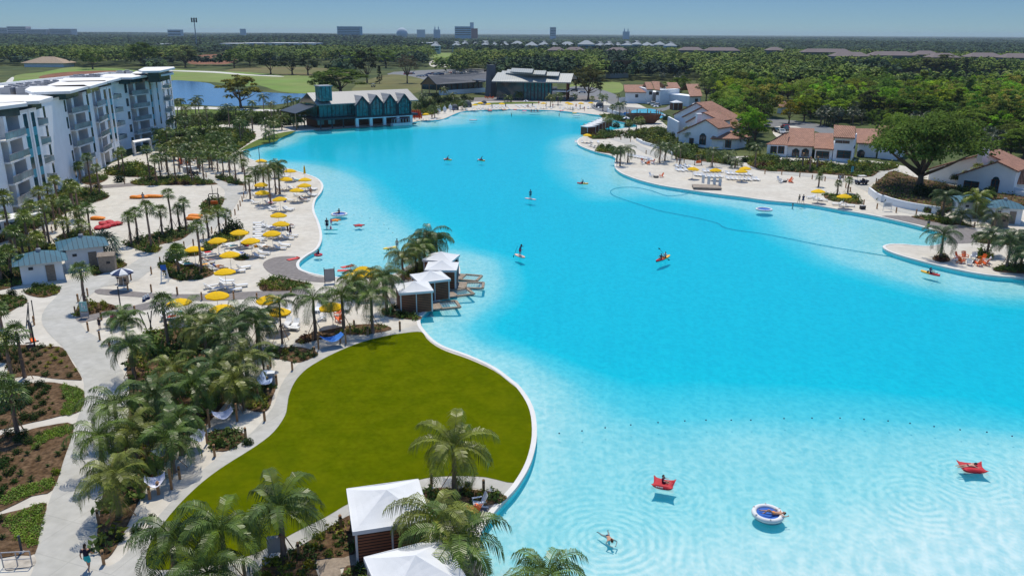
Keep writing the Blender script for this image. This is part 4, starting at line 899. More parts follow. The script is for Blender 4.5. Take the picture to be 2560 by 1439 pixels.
# ---------------- retaining walls, playground
def wallline(name, label, s, h_, th=.35, m='plaster', cat="wall"):
    pw = [V(x, y) for x, y in P(s)]; pw = smooth(pw, 3, False); mb = MB()
    for i in range(len(pw) - 1):
        d = (pw[i + 1] - pw[i]).normalized(); n_ = Vector((-d.y, d.x, 0)) * th
        if n_.y < 0: n_ = -n_
        mb.prism([pw[i], pw[i + 1], pw[i + 1] + n_, pw[i] + n_], -.02, h_)
    o = mb.build(name, M[m]); tag(o, label, cat)
    return o
wallline("retaining_wall", "curved white retaining wall in front of the raised oak bed", "2174,484 2190,497 2215,509 2250,519 2290,527 2347,536", 1.3)
wallline("retaining_wall", "low curved white wall beside the path on the far right beach", "1590,352 1605,360 1625,366 1645,372 1662,378 1680,389", .8)
wallline("curved_pool_wall", "white curved wall topped with glass around the slide pool", "1518,280 1530,286 1550,292 1565,295 1580,298", 1.6)
rt = wp("2178,478 2212,447 2235,436 2282,452 2345,465 2395,478 2470,492 2560,500 2640,520 2560,524 2460,510 2400,520 2347,535 2290,526 2250,518 2215,508 2190,496", .0, 2)
mb = MB(); mb.prism(rt, .02, .06); tri = tessellate_polygon([[Vector((p.x, p.y, 0)) for p in rt]]); mb = MB(); mb.add([(p.x, p.y, .9) for p in rt], [tuple(t) for t in tri])
nrt = len(rt)
for i in range(nrt): a, b = rt[i], rt[(i + 1) % nrt]; mb.quad((a.x, a.y, 0), (b.x, b.y, 0), (b.x, b.y, .9), (a.x, a.y, .9))
tag(mb.build("raised_bed", M['mulch']), kind='structure')
ps = thing("play_ship", "round brown timber play structure shaped like a boat hull by the slide pool", "play structure", V(1608, 308))
m_ = MB(); q = V(1608, 308); m_.lathe([(3.5, 0), (4.6, 1.2), (5.6, 3.2), (5.2, 3.2), (4.3, 1.4)], 18, (q.x, q.y, 0), sx=1.15, sy=.7); m_.build("hull", M['slats'], ps)
m_ = MB(); m_.lathe([(5.0, 2.3), (.1, 2.35)], 18, (q.x, q.y, 0), sx=1.1, sy=.65); m_.build("deck", M['wood_grey'], ps)
for k in range(10): a = 2 * PI * k / 10; m_ = MB(); m_.bar((q.x + 6 * math.cos(a), q.y + 3.6 * math.sin(a), 2.6), (q.x + 6 * math.cos(a), q.y + 3.6 * math.sin(a), 4.6), .25); m_.build("picket", M['wood'], ps)
sl_ = thing("water_slide", "blue water slide running down to the splash pool", "water slide", V(1590, 296)); m_ = MB(); q0, q1 = V(1562, 284, 2.6), V(1592, 293, .4)
m_.tube([q0, lerp(q0, q1, .3) + Vector((0, 0, .2)), lerp(q0, q1, .7), q1], .5, 8); m_.build("chute", mat("slide_blue", (.02, .2, .5), .3, .05, 1), sl_)
for t_ in (.1, .5): q = lerp(q0, q1, t_); m_ = MB(); m_.bar(xy(q, 0), q, .15); m_.build("support", M['white_metal'], sl_)

# ---------------- far buildings, cell tower
def block(name, label, cat, x0, x1, yb, yt, dist, m, grp=None, roof=None, dpt=None, feat=None):
    """slab building: pixel columns x0..x1, top row yt, standing dist metres away"""
    r0, r1 = ray(x0, yb), ray(x1, yb); p0 = Vector((0, 0, HC)) + r0 * (dist / r0.y); p1 = Vector((0, 0, HC)) + r1 * (dist / r1.y)
    rt_ = ray((x0 + x1) / 2, yt); zt = HC + rt_.z * dist / rt_.y; w_ = p1.x - p0.x; dpt = dpt or w_ * .5
    t = thing(name, label, cat, ((p0.x + p1.x) / 2, dist, 0), 0, grp)
    mb = MB(); mb.box((0, dpt / 2, (zt) / 2), (w_, dpt, zt)); mb.build("wall", m, t, world=False)
    if roof: mb = MB(); hw = w_ / 2 + .5; mb.add([(-hw, -.5, zt), (hw, -.5, zt), (hw, dpt + .5, zt), (-hw, dpt + .5, zt), (-hw + dpt * .4, dpt / 2, zt + dpt * .22), (hw - dpt * .4, dpt / 2, zt + dpt * .22)], [(0, 1, 5, 4), (1, 2, 5), (2, 3, 4, 5), (3, 0, 4), (3, 2, 1, 0)]); mb.build("roof", roof, t, world=False)
    else: mb = MB(); mb.box((0, dpt / 2, zt + .4), (w_ + .6, dpt + .6, .8)); mb.build("parapet", m, t, world=False)
    if feat:
        nr, ncx = feat; mb = MB()
        for r_ in range(nr): z = zt * (.35 + .6 * (r_ + .5) / nr); mb.box((0, -.15, z), (w_ * .94, .3, zt * .6 / nr * .45))
        mb.build("window_band", M['glass'], t, world=False)
    return t, w_, zt, dpt
farm = mat("far_pink", (.62, .56, .54), .9, .1, .02); farb = mat("far_teal", (.22, .42, .52), .8, .1, .02); farg = mat("far_grey", (.44, .52, .58), .9, .1, .02); farw = mat("far_white", (.6, .62, .64), .8, .05, .02)  # pink, teal and grey lightened towards the sky, distance haze painted in
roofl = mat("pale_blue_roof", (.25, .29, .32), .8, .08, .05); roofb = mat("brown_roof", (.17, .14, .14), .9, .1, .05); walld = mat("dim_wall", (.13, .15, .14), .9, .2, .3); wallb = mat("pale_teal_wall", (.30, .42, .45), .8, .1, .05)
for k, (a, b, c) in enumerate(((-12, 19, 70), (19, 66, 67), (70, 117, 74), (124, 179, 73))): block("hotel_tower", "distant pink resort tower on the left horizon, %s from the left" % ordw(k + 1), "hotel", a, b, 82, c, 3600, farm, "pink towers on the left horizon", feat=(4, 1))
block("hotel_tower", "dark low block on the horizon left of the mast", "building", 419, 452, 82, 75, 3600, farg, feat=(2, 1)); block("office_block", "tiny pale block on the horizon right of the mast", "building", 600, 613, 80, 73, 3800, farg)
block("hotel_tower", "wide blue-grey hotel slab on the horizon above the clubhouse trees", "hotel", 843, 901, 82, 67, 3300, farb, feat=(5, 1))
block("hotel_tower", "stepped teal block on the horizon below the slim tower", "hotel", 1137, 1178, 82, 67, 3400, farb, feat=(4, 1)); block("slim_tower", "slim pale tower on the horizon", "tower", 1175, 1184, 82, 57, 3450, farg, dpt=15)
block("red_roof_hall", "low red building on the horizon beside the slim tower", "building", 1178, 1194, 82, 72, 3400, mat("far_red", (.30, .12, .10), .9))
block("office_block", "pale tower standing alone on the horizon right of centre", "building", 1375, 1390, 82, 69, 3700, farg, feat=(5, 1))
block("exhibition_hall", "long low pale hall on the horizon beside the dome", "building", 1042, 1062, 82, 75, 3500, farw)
for k, (x, y) in enumerate(((1092, 70), (1566, 75))):
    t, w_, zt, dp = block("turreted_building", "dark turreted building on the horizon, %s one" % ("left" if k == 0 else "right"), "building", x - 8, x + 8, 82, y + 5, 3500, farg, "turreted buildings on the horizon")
    for sx in (-.3, .25): mb = MB(); mb.lathe([(w_ * .1, zt), (w_ * .08, zt + 8), (.1, zt + 16)], 8, (sx * w_, 4, 0)); mb.build("turret", farg, t, world=False)
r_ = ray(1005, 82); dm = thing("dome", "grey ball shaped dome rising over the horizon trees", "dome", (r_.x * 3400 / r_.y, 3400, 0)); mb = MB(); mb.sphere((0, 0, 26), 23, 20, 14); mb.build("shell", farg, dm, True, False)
mb = MB(); mb.lathe([(6, 0), (5, 8)], 8); mb.build("base", farg, dm, world=False)
q = V(493, 124); r_ = ray(493, 46); zt = HC + r_.z * q.y / r_.y; ct = thing("cell_tower", "tall thin mobile phone mast above the far forest", "mast", q)
mb = MB(); mb.tube([(0, 0, 0), (0, 0, zt)], [1.3, .6], 8); mb.build("mast", M['grey_metal'], ct, world=False)
for k, f in enumerate((.985, .94, .895)):
    mb = MB()
    for j in range(6): a = j * PI / 3; mb.bar((0, 0, zt * f), (4.5 * math.cos(a), 4.5 * math.sin(a), zt * f), .5); mb.box((4.5 * math.cos(a), 4.5 * math.sin(a), zt * f), (1.2, 1.2, 3), a)
    mb.build("antenna_array", M['dark_metal'], ct, world=False)
for k, (x0, x1, yb, yt, ds) in enumerate(((548, 600, 124, 110, 1500), (604, 660, 122, 109, 1560), (665, 789, 122, 109, 1500), (385, 432, 120, 111, 1750), (1002, 1080, 116, 108, 1700))):
    block("warehouse", "long low white warehouse beyond the golf course, %s from the left" % ordw((2, 3, 4, 1, 5)[k]), "warehouse", x0, x1, yb, yt, ds, farw, "white warehouses beyond the golf course", dpt=60)
hs = [(1075, 1098), (1130, 1150), (1150, 1172), (1175, 1198), (1203, 1222), (1222, 1248), (1250, 1273), (1276, 1312), (1314, 1345), (1347, 1372), (1374, 1396), (1400, 1440), (1447, 1488), (1490, 1512), (1513, 1533), (1535, 1556), (1558, 1580), (1582, 1604), (1606, 1635), (1638, 1664), (1666, 1692)]
for k, (a, b) in enumerate(hs):
    block("apartment_house", "pale grey-blue hip roofed apartment house beyond the woods, %s from the left of its row" % ordw(k + 1), "house", a, b, 122, 115 - (k * 7 % 5) * .9, 1250 + 70 * (k * 5 % 4), wallb, "pale roofed apartment houses beyond the woods", roofl, 26, (2, 1))
hb = [(1370, 1412, 126), (1414, 1462, 126), (1520, 1570, 127), (1700, 1760, 126), (1765, 1850, 127), (1920, 1960, 126), (2010, 2130, 131), (2085, 2175, 141), (2180, 2290, 139), (2290, 2350, 137), (2330, 2400, 144), (2425, 2510, 143), (2512, 2600, 145)]
for k, (a, b, y) in enumerate(hb):
    block("brown_roof_house", "long brown roofed house showing through the right-hand woods, %s from the left" % ordw(k + 1), "house", a, b, y + 10, y, 22.3 * 2000 / (y - 77) , walld, "brown roofed houses in the woods", roofb, 15)
# ================================================================== movable things
YEL = (.85, .5, .01)
def bld(mb, n_, m, t, sm=False): return mb.build(n_, m, t, sm, False)
# ---- parasol
def make_parasol(mA, canopy='umb', stripe=None):
    t = empty("parasol"); m_ = MB(); n_ = 8; r0 = 1.32; vs = [(0, 0, 2.62)]
    for j, (f, z) in enumerate(((.35, 2.5), (.7, 2.33), (1.0, 2.12), (1.0, 1.98))):
        for k in range(n_ * 2):
            a = 2 * PI * k / (n_ * 2); s_ = 1.0 if k % 2 == 0 else .955; zz = z - (0 if k % 2 == 0 else -.03)
            vs.append((r0 * f * s_ * math.cos(a), r0 * f * s_ * math.sin(a), zz))
    N2 = n_ * 2; fs = [(0, 1 + k, 1 + (k + 1) % N2) for k in range(N2)]; mi = [(k // 2) % 2 for k in range(N2)]
    for j in range(3):
        for k in range(N2): fs.append((1 + j * N2 + k, 1 + (j + 1) * N2 + k, 1 + (j + 1) * N2 + (k + 1) % N2, 1 + j * N2 + (k + 1) % N2)); mi.append((k // 2) % 2)
    m_.add(vs, fs); mats = M[canopy]
    if stripe: m_.m = mi; mats = [M['canvas'], M[stripe]]
    bld(m_, "canopy", mats, t)
    m_ = MB(); m_.tube([(0, 0, 2.55), (0, 0, 2.74)], [.05, .02], 6); bld(m_, "finial", M['white_metal'], t)
    m_ = MB(); m_.tube([(0, 0, .05), (0, 0, 2.6)], .028, 6); bld(m_, "pole", M['white_metal'], t)
    m_ = MB(); m_.lathe([(.32, 0), (.32, .07), (.06, .1), (.05, .3)], 12); bld(m_, "base", M['concrete_white'], t)
    m_ = MB()
    for k in range(8): a = 2 * PI * k / 8; m_.bar((0, 0, 2.3), (r0 * .97 * math.cos(a), r0 * .97 * math.sin(a), 2.08), .02)
    bld(m_, "rib", M['white_metal'], t); return t
mk('navy', (.01, .03, .10), .7, .1, 3)
PAR = make_parasol('umb'); NPAR = make_parasol('umb', stripe='navy'); NPAR.name = "striped_parasol"
fan_lounge = None
def make_lounger():
    t = empty("sun_lounger"); m_ = MB(); m_.box((0, .18, .33), (.62, 1.25, .05)); bld(m_, "seat", M['sling'], t)
    m_ = MB(); m_.box((0, -.72, .50), (.62, .72, .05), 0, 0, -.62); bld(m_, "backrest", M['sling'], t)
    m_ = MB()
    for sx in (-.33, .33):
        m_.bar((sx, .85, .31), (sx, -.95, .31), .05, .06)
        for y_ in (.7, -.75): m_.bar((sx, y_, 0), (sx, y_, .31), .05)
    bld(m_, "frame", M['white_metal'], t)
    m_ = MB(); m_.bar((0, -.9, .3), (0, -.95, .62), .03); bld(m_, "prop", M['white_metal'], t); return t
LNG = make_lounger()
def make_adir(m):
    t = empty("adirondack_chair"); m_ = MB()
    for k in range(5): m_.box((0, .3 - k * .13, .40 - k * .035), (.52, .11, .025), 0, 0, .24)
    bld(m_, "seat", m, t); m_ = MB()
    for k in range(5): x = (k - 2) * .115; h_ = .92 - abs(k - 2) * .05; m_.bar((x, -.26, .28), (x * 1.2, -.58, .28 + h_ * .85), .10, .025)
    bld(m_, "backrest", m, t)
    for sx in (-1, 1): m_ = MB(); m_.box((sx * .33, .0, .58), (.13, .68, .03)); m_.bar((sx * .3, .3, 0), (sx * .3, .3, .57), .08, .04); m_.bar((sx * .28, .3, .38), (sx * .28, -.62, .06), .04, .1); bld(m_, "arm", m, t)
    return t
mk('orange_paint', (.78, .14, .015), .45, .05, 3); mk('white_paint', (.74, .76, .78), .5, .04, 3)
ADO, ADW = make_adir(M['orange_paint']), make_adir(M['white_paint'])
FIRST = {}
def put(proto, key, loc, rz, label, cat, group, name=None, scale=None, color=None):
    if key not in FIRST: FIRST[key] = 1; o = proto
    else: o = copy_tree(proto)
    o.location = loc; o.rotation_euler = (0, 0, rz)
    if name and key not in FIRST: o.name = name
    if scale: o.scale = scale
    if "label" in o: del o["label"]
    tag(o, label, cat, group); return o

# ---- people -------------------------------------------------------
def bake(name, verts, edges, radii, root=0, sub=1):
    me = bpy.data.meshes.new("tmp"); me.from_pydata(verts, edges, []); o = bpy.data.objects.new("tmp", me); COL.objects.link(o)
    sk = o.modifiers.new("s", 'SKIN'); sk.use_smooth_shade = True; su = o.modifiers.new("u", 'SUBSURF'); su.levels = sub; su.render_levels = sub
    if not me.skin_vertices:
        bm = bmesh.new(); bm.from_mesh(me); bm.verts.layers.skin.verify(); bm.to_mesh(me); bm.free()
    for i, sv in enumerate(me.skin_vertices[0].data): sv.radius = (radii[i], radii[i]) if not hasattr(radii[i], '__len__') else radii[i]; sv.use_root = (i == root)
    dg = bpy.context.evaluated_depsgraph_get(); ev = o.evaluated_get(dg); out = bpy.data.meshes.new_from_object(ev); out.name = name
    bpy.data.objects.remove(o); bpy.data.meshes.remove(me); return out
JN = ['pel', 'wst', 'chs', 'nck', 'hed', 'sL', 'eL', 'wL', 'pL', 'sR', 'eR', 'wR', 'pR', 'hL', 'kL', 'aL', 'tL', 'hR', 'kR', 'aR', 'tR']
EG = [(0, 1), (1, 2), (2, 3), (3, 4), (2, 5), (5, 6), (6, 7), (7, 8), (2, 9), (9, 10), (10, 11), (11, 12), (0, 13), (13, 14), (14, 15), (15, 16), (0, 17), (17, 18), (18, 19), (19, 20)]
RD = [(.135, .105), (.12, .095), (.15, .11), .055, .075, .06, .045, .03, .034, .06, .045, .03, .034, .085, .06, .042, .035, .085, .06, .042, .035]
def pose(kind):
    J = dict(pel=(0, 0, .95), wst=(0, 0, 1.1), chs=(0, 0, 1.33), nck=(0, .01, 1.49), hed=(0, .03, 1.63), sL=(-.18, 0, 1.41), eL=(-.25, -.02, 1.13), wL=(-.27, .07, .88), pL=(-.27, .1, .81),
             sR=(.18, 0, 1.41), eR=(.25, -.02, 1.13), wR=(.27, .07, .88), pR=(.27, .1, .81), hL=(-.1, 0, .9), kL=(-.11, .02, .49), aL=(-.11, -.02, .09), tL=(-.12, .13, .04), hR=(.1, 0, .9), kR=(.11, .02, .49), aR=(.11, -.02, .09), tR=(.12, .13, .04))
    if kind == 'walk': J.update(kL=(-.1, .18, .52), aL=(-.1, .26, .12), tL=(-.1, .4, .1), kR=(.1, .0, .49), aR=(.1, -.24, .14), tR=(.11, -.12, .05), eL=(-.25, -.14, 1.15), wL=(-.24, -.1, .9), pL=(-.24, -.06, .84), eR=(.25, .08, 1.15), wR=(.24, .25, .98), pR=(.24, .3, .93))
    if kind == 'paddle': J.update(wst=(0, .05, 1.08), chs=(0, .13, 1.29), nck=(0, .19, 1.43), hed=(0, .25, 1.56), sL=(-.18, .13, 1.37), eL=(-.26, .34, 1.3), wL=(-.16, .5, 1.38), pL=(-.1, .55, 1.4), sR=(.18, .15, 1.36), eR=(.28, .3, 1.12), wR=(.2, .48, .95), pR=(.14, .52, .92), hL=(-.12, 0, .9), kL=(-.17, .08, .5), aL=(-.2, -.02, .09), tL=(-.22, .12, .04), hR=(.12, 0, .9), kR=(.17, .08, .5), aR=(.2, -.02, .09), tR=(.22, .12, .04))
    if kind in ('kayak', 'sit'):
        J = dict(pel=(0, 0, .16), wst=(0, -.03, .32), chs=(0, -.04, .55), nck=(0, -.03, .71), hed=(0, 0, .85), sL=(-.18, -.03, .63), eL=(-.3, .14, .46), wL=(-.3, .38, .5), pL=(-.29, .44, .52), sR=(.18, -.03, .63), eR=(.3, .14, .46), wR=(.3, .38, .5), pR=(.29, .44, .52),
                 hL=(-.1, .06, .14), kL=(-.14, .44, .3), aL=(-.13, .82, .12), tL=(-.14, .9, .24), hR=(.1, .06, .14), kR=(.14, .44, .3), aR=(.13, .82, .12), tR=(.14, .9, .24))
    if kind == 'lie':       # on the back, arms over the head, one knee up
        J = dict(pel=(0, 0, .11), wst=(0, -.15, .11), chs=(0, -.38, .13), nck=(0, -.53, .14), hed=(0, -.67, .17), sL=(-.18, -.46, .12), eL=(-.36, -.62, .1), wL=(-.3, -.84, .1), pL=(-.26, -.9, .12), sR=(.18, -.46, .12), eR=(.4, -.52, .09), wR=(.5, -.3, .08), pR=(.52, -.23, .08),
                 hL=(-.1, .06, .11), kL=(-.13, .38, .42), aL=(-.14, .68, .1), tL=(-.14, .8, .08), hR=(.1, .06, .11), kR=(.16, .48, .12), aR=(.2, .9, .08), tR=(.22, .96, .17))
    if kind == 'lounge':    # reclined on a lounger
        J = dict(pel=(0, -.2, .46), wst=(0, -.36, .53), chs=(0, -.55, .66), nck=(0, -.68, .76), hed=(0, -.78, .86), sL=(-.18, -.6, .7), eL=(-.3, -.42, .5), wL=(-.22, -.2, .5), pL=(-.18, -.14, .5), sR=(.18, -.6, .7), eR=(.3, -.42, .5), wR=(.22, -.2, .5), pR=(.18, -.14, .5),
                 hL=(-.1, -.14, .46), kL=(-.12, .28, .56), aL=(-.12, .66, .42), tL=(-.12, .74, .5), hR=(.1, -.14, .46), kR=(.12, .3, .48), aR=(.12, .72, .42), tR=(.12, .78, .52))
    if kind in ('prone', 'swim'):
        J = dict(pel=(0, 0, .1), wst=(0, .15, .11), chs=(0, .38, .13), nck=(0, .53, .17), hed=(0, .66, .22), sL=(-.18, .44, .13), eL=(-.38, .6, .08), wL=(-.3, .82, .06), pL=(-.26, .88, .06), sR=(.18, .44, .13), eR=(.38, .6, .08), wR=(.3, .82, .06), pR=(.26, .88, .06),
                 hL=(-.1, -.05, .1), kL=(-.13, -.48, .08), aL=(-.13, -.88, .1), tL=(-.14, -1.0, .08), hR=(.1, -.05, .1), kR=(.13, -.48, .08), aR=(.13, -.88, .1), tR=(.14, -1.0, .08))
        if kind == 'swim': J.update(kL=(-.25, -.38, .02), aL=(-.32, -.72, .0), tL=(-.42, -.8, 0), kR=(.25, -.38, .02), aR=(.32, -.72, 0), tR=(.42, -.8, 0), wL=(-.18, .9, .02), pL=(-.12, .98, .02), wR=(.18, .9, .02), pR=(.12, .98, .02))
    return {k: Vector(v) for k, v in J.items()}
def ltube(mb, pts, rads, n=10):                       # elliptical tube following a limb: rads = (across, deep)
    b0 = len(mb.v); pts = [Vector(p) for p in pts]
    for i, p in enumerate(pts):
        d = (pts[min(i + 1, len(pts) - 1)] - pts[max(i - 1, 0)]).normalized(); sx = Vector((1, 0, 0)); sx = (sx - d * sx.dot(d)).normalized(); sy = d.cross(sx)
        for k in range(n): a = 2 * PI * k / n; mb.v.append(tuple(p + sx * math.cos(a) * rads[i][0] + sy * math.sin(a) * rads[i][1]))
    for i in range(len(pts) - 1):
        for k in range(n): k2 = (k + 1) % n; mb.f.append((b0 + i * n + k, b0 + i * n + k2, b0 + (i + 1) * n + k2, b0 + (i + 1) * n + k)); mb.m.append(0)
PM = {}
def person_meshes(kind):
    if kind in PM: return PM[kind]
    J = pose(kind); me = bake("body", [J[k] for k in JN], EG, RD)
    fg = MB(); hd = J['hed']; up = (J['hed'] - J['nck']).normalized()
    face = {'lie': Vector((0, .3, 1)), 'lounge': Vector((0, .8, .6)), 'prone': Vector((0, 1, .3)), 'swim': Vector((0, 1, .2))}.get(kind, Vector((0, 1, -.1))).normalized()
    face = (face - up * face.dot(up)).normalized(); side = up.cross(face)
    # skull, nose, ears
    Mh = Matrix((side, face, up)).transposed(); tmp = MB(); tmp.sphere((0, 0, .02), (.078, .098, .118), 10, 8); tmp.tube([(0, .09, .02), (0, .125, -.01)], [.012, .02], 5); tmp.sphere((.08, -.005, .01), (.014, .024, .034), 5, 4); tmp.sphere((-.08, -.005, .01), (.014, .024, .034), 5, 4); tmp.tube([(-.025, .086, -.04), (.025, .086, -.04)], .009, 5)
    fg.add([hd + Mh @ Vector(v) for v in tmp.v], tmp.f)
    for s_, sx in (('L', -1), ('R', 1)):              # five fingers per hand, curled a little
        w_, p_ = J['w' + s_], J['p' + s_]; d = (p_ - w_).normalized(); sd_ = d.cross(Vector((0, 0, 1))); sd_ = (sd_ if sd_.length > .1 else Vector((1, 0, 0))).normalized(); dn_ = d.cross(sd_)
        for k, ln in enumerate((.065, .075, .072, .058)):
            a = p_ + sd_ * (k - 1.5) * .021; b = a + d * ln * .6 - dn_ * .008; c = b + d * ln * .5 - dn_ * .03; fg.tube([a, b, c], [.011, .010, .007], 5)
        a = w_ + d * .03 + sd_ * .025 * -sx; fg.tube([a, a + d * .035 - sd_ * sx * .03, a + d * .07 - sd_ * sx * .035], [.013, .011, .008], 5)
    bm = bmesh.new(); bm.from_mesh(me); fm = fg.mesh("f", M['skin'], None, True); bm.from_mesh(fm); bm.to_mesh(me); bm.free(); bpy.data.meshes.remove(fm)
    me.materials.clear(); me.materials.append(M['skin']); me.polygons.foreach_set("use_smooth", [True] * len(me.polygons))
    hr = MB(); tmp = MB(); tmp.sphere((0, -.018, .045), (.088, .10, .105), 10, 7); tmp.tube([(0, -.08, .04), (0, -.10, -.06), (0, -.085, -.14)], [.07, .06, .03], 8); hr.add([hd + Mh @ Vector(v) for v in tmp.v], tmp.f)
    tp = MB(); ltube(tp, [J['pel'] + (J['wst'] - J['pel']) * .3, J['wst'], J['chs'], lerp(J['chs'], J['nck'], .6), lerp(J['chs'], J['nck'], .85)], [(.155, .125), (.148, .12), (.185, .135), (.15, .11), (.07, .07)])
    for s_ in 'LR': ltube(tp, [lerp(J['chs'], J['s' + s_], .7), J['s' + s_], lerp(J['s' + s_], J['e' + s_], .6)], [(.085, .085), (.082, .082), (.075, .075)], 8)
    bt = MB(); ltube(bt, [lerp(J['pel'], J['wst'], .5), J['pel'], lerp(J['pel'], lerp(J['hL'], J['hR'], .5), 1.6)], [(.158, .128), (.172, .135), (.15, .12)])
    for s_ in 'LR': ltube(bt, [lerp(J['h' + s_], J['pel'], .4), lerp(J['h' + s_], J['k' + s_], .3), lerp(J['h' + s_], J['k' + s_], .75)], [(.105, .12), (.115, .12), (.10, .105)], 8)
    sw_ = MB(); ltube(sw_, [lerp(J['pel'], J['wst'], .2), J['pel'], lerp(J['pel'], lerp(J['hL'], J['hR'], .5), 2)], [(.15, .12), (.168, .13), (.12, .10)])
    PM[kind] = (me, hr.mesh("hair", M['fabric_obj'], None, True), tp.mesh("shirt", M['fabric_obj'], None, True), bt.mesh("shorts", M['fabric_obj'], None, True), sw_.mesh("swimwear", M['fabric_obj'], None, True)); return PM[kind]
SK = [(.45, .24, .15), (.36, .18, .11), (.55, .33, .23), (.16, .08, .05)]
HR = [(.02, .015, .012), (.06, .03, .015), (.30, .2, .1)]
def person(label, loc, rz, kind='stand', top=None, bot=(.02, .05, .2), skin=0, hair=0, sc_=1.0, group=None, z=0.0, rx=0.0):
    me, hr, tp, bt, sw_ = person_meshes(kind); t = thing("person", label, "person", (loc[0], loc[1], z), rz, group); t.scale = (sc_,) * 3; t.rotation_euler[0] = rx
    part("body", me, t, color=SK[skin]); part("hair", hr, t, color=HR[hair])
    if top: part("shirt", tp, t, color=top)
    part("shorts" if top else "swimwear", bt if top else sw_, t, color=bot); return t

# ---- parasols with their loungers --------------------------------
seq = {}
def place_par(px, py, label, grp, rz=None, canopy_z=2.3):
    q = V(px, py, canopy_z); o = put(PAR, 'par', (q.x, q.y, 0), random.random() * .7, label, "parasol", grp); o.rotation_euler[0] = random.uniform(-.05, .05); o.rotation_euler[1] = random.uniform(-.05, .05); return o
LBP = P("597,579 544,599 627,600 485,621 574,634 562,677 449,753 540,735 555,768 672,745 694,777 830,764 694,418 725,426 714,446 762,448 761,462 741,474 652,401 655,480 652,460 700,496 695,536 701,558 680,581 882,688 907,672 932,678")
LBP = sorted(LBP, key=lambda p: -p[1])
for k, (x, y) in enumerate(LBP): place_par(x, y, "open yellow parasol on the left beach, %s nearest of its %d" % (ordw(k + 1), len(LBP)), "yellow parasols on the left beach")
FBP = sorted(P("1065,285 1187,262 1201,257 1221,260 1254,259 1359,258 1419,257 1427,260 1452,258 1477,257 1468,337"))
for k, (x, y) in enumerate(FBP): place_par(x, y, "open yellow parasol on the far beach, %s from the left" % ordw(k + 1), "yellow parasols on the far beach")
RBP = sorted(P("1732,421 1790,424 1864,420 1855,427 2047,477 2112,489"))
for k, (x, y) in enumerate(RBP): place_par(x, y, "open yellow parasol on the right beach, %s from the left" % ordw(k + 1), "yellow parasols on the right beach")
NV = [((304, 677), "beside the small brown podium on the left path"), ((1315, 252), "on the grass strip before the clubhouse"), ((1566, 294), "by the slide stair tower"), ((1640, 265), "among the slide pool loungers"), ((1657, 287), "next to the play ship"), ((1737, 259), "behind the stepped gable villa")]
for (x, y), s_ in NV:
    q = V(x, y, 2.3); put(NPAR, 'npar', (q.x, q.y, 0), .2, "navy and white striped parasol " + s_, "parasol", "navy and white parasols")
L_ = []                                                     # loungers: (x, y, rz, label, group)
def lng(px, py, rz, z=0.35): q = V(px, py, z); return (q.x, q.y, rz)
lw_loung = []
for i, (x, y) in enumerate(LBP):
    q = V(x, y, 2.3); near = y > 730
    if (x, y) in ((830, 764), (882, 688), (907, 672), (932, 678), (540, 735)): continue
    a0 = -PI / 2 - .2 if x > 600 or y < 500 else -PI / 2 + .5
    offs = [(-1.9, .5), (-1.0, -.55), (1.35, -.9), (1.5, .8)] if not near else [(-1.5, .6), (1.2, .5)]
    if y < 500: offs = [(-1.4, .5), (1.2, .2), (1.3, 1.1)]
    for ox, oy in offs: lw_loung.append((q.x + ox, q.y + oy, a0 + random.uniform(-.12, .12)))
lab_n = {}
def put_loungers(lst, phrase, grp):
    lst = sorted(lst, key=lambda t: t[1])
    for k, (x, y, rz) in enumerate(lst): put(LNG, 'lng', (x, y, 0), rz, "%s, %s nearest of %d" % (phrase, ordw(k + 1), len(lst)), "lounger", grp)
put_loungers(lw_loung, "light sling lounger beside the yellow parasols, left beach", "loungers beside the parasols on the left beach")
put_loungers([lng(645 + (k % 2) * 6, 556 + k * 5.6, PI / 2 + .1) for k in range(9)], "empty white lounger in the stacked column on the left beach", "column of empty loungers on the left beach")
put_loungers([lng(567 + 2, 700 + k * 7, -PI / 2 + .15) for k in range(3)] + [lng(737, 810, PI), lng(718, 775, PI), lng(718, 806, PI), lng(795, 770, PI), lng(866, 768, PI), lng(425, 786, -1.9), lng(425, 778, -1.9), lng(430, 792, -1.9)], "white lounger on the sand near the palm grove", "loungers near the palm grove")
put_loungers([lng(1573 + k * 7.2, 388 + k * 1.3, PI + .3) for k in range(9)] + [lng(1695 + (k % 4) * 11, 415 + (k // 4) * 9 + (k % 2), PI + .35) for k in range(8)] + [lng(1740 + k * 9, 436 + k * .6, PI + .2) for k in range(3)]
             + [lng(1762 + (k % 5) * 10, 427 + (k // 5) * 13, PI + .2) for k in range(10)] + [lng(1820 + (k % 6) * 11, 432 + (k // 6) * 13 + (k % 6) * .6, PI + .2) for k in range(12)] + [lng(1885 + k * 9, 447 + k * .4, PI + .15) for k in range(2)]
             + [lng(2027, 491, PI / 2 + .3), lng(2045, 496, -1.9), lng(2058, 498, -1.9), lng(2092, 508, PI / 2), lng(2110, 512, -1.9), lng(2126, 512, -1.9), lng(1475, 363, .4), lng(1485, 366, .2)], "pale lounger on the right beach", "loungers on the right beach")
fb = []
for (x, y) in FBP:
    q = V(x, y, 2.3)
    for ox in (-3.2, -1.3, 1.3, 3.2): fb.append((q.x + ox, q.y - .6 + random.uniform(-.5, .5), PI + random.uniform(-.15, .15)))
for k in range(12): fb.append(lng(1290 + k * 4.5, 263 + (k % 3) * 2, PI))
for k in range(10): fb.append(lng(1226 + k * 5, 264 + (k % 2) * 3, PI))
put_loungers(fb, "tiny pale lounger on the far beach", "loungers on the far beach")

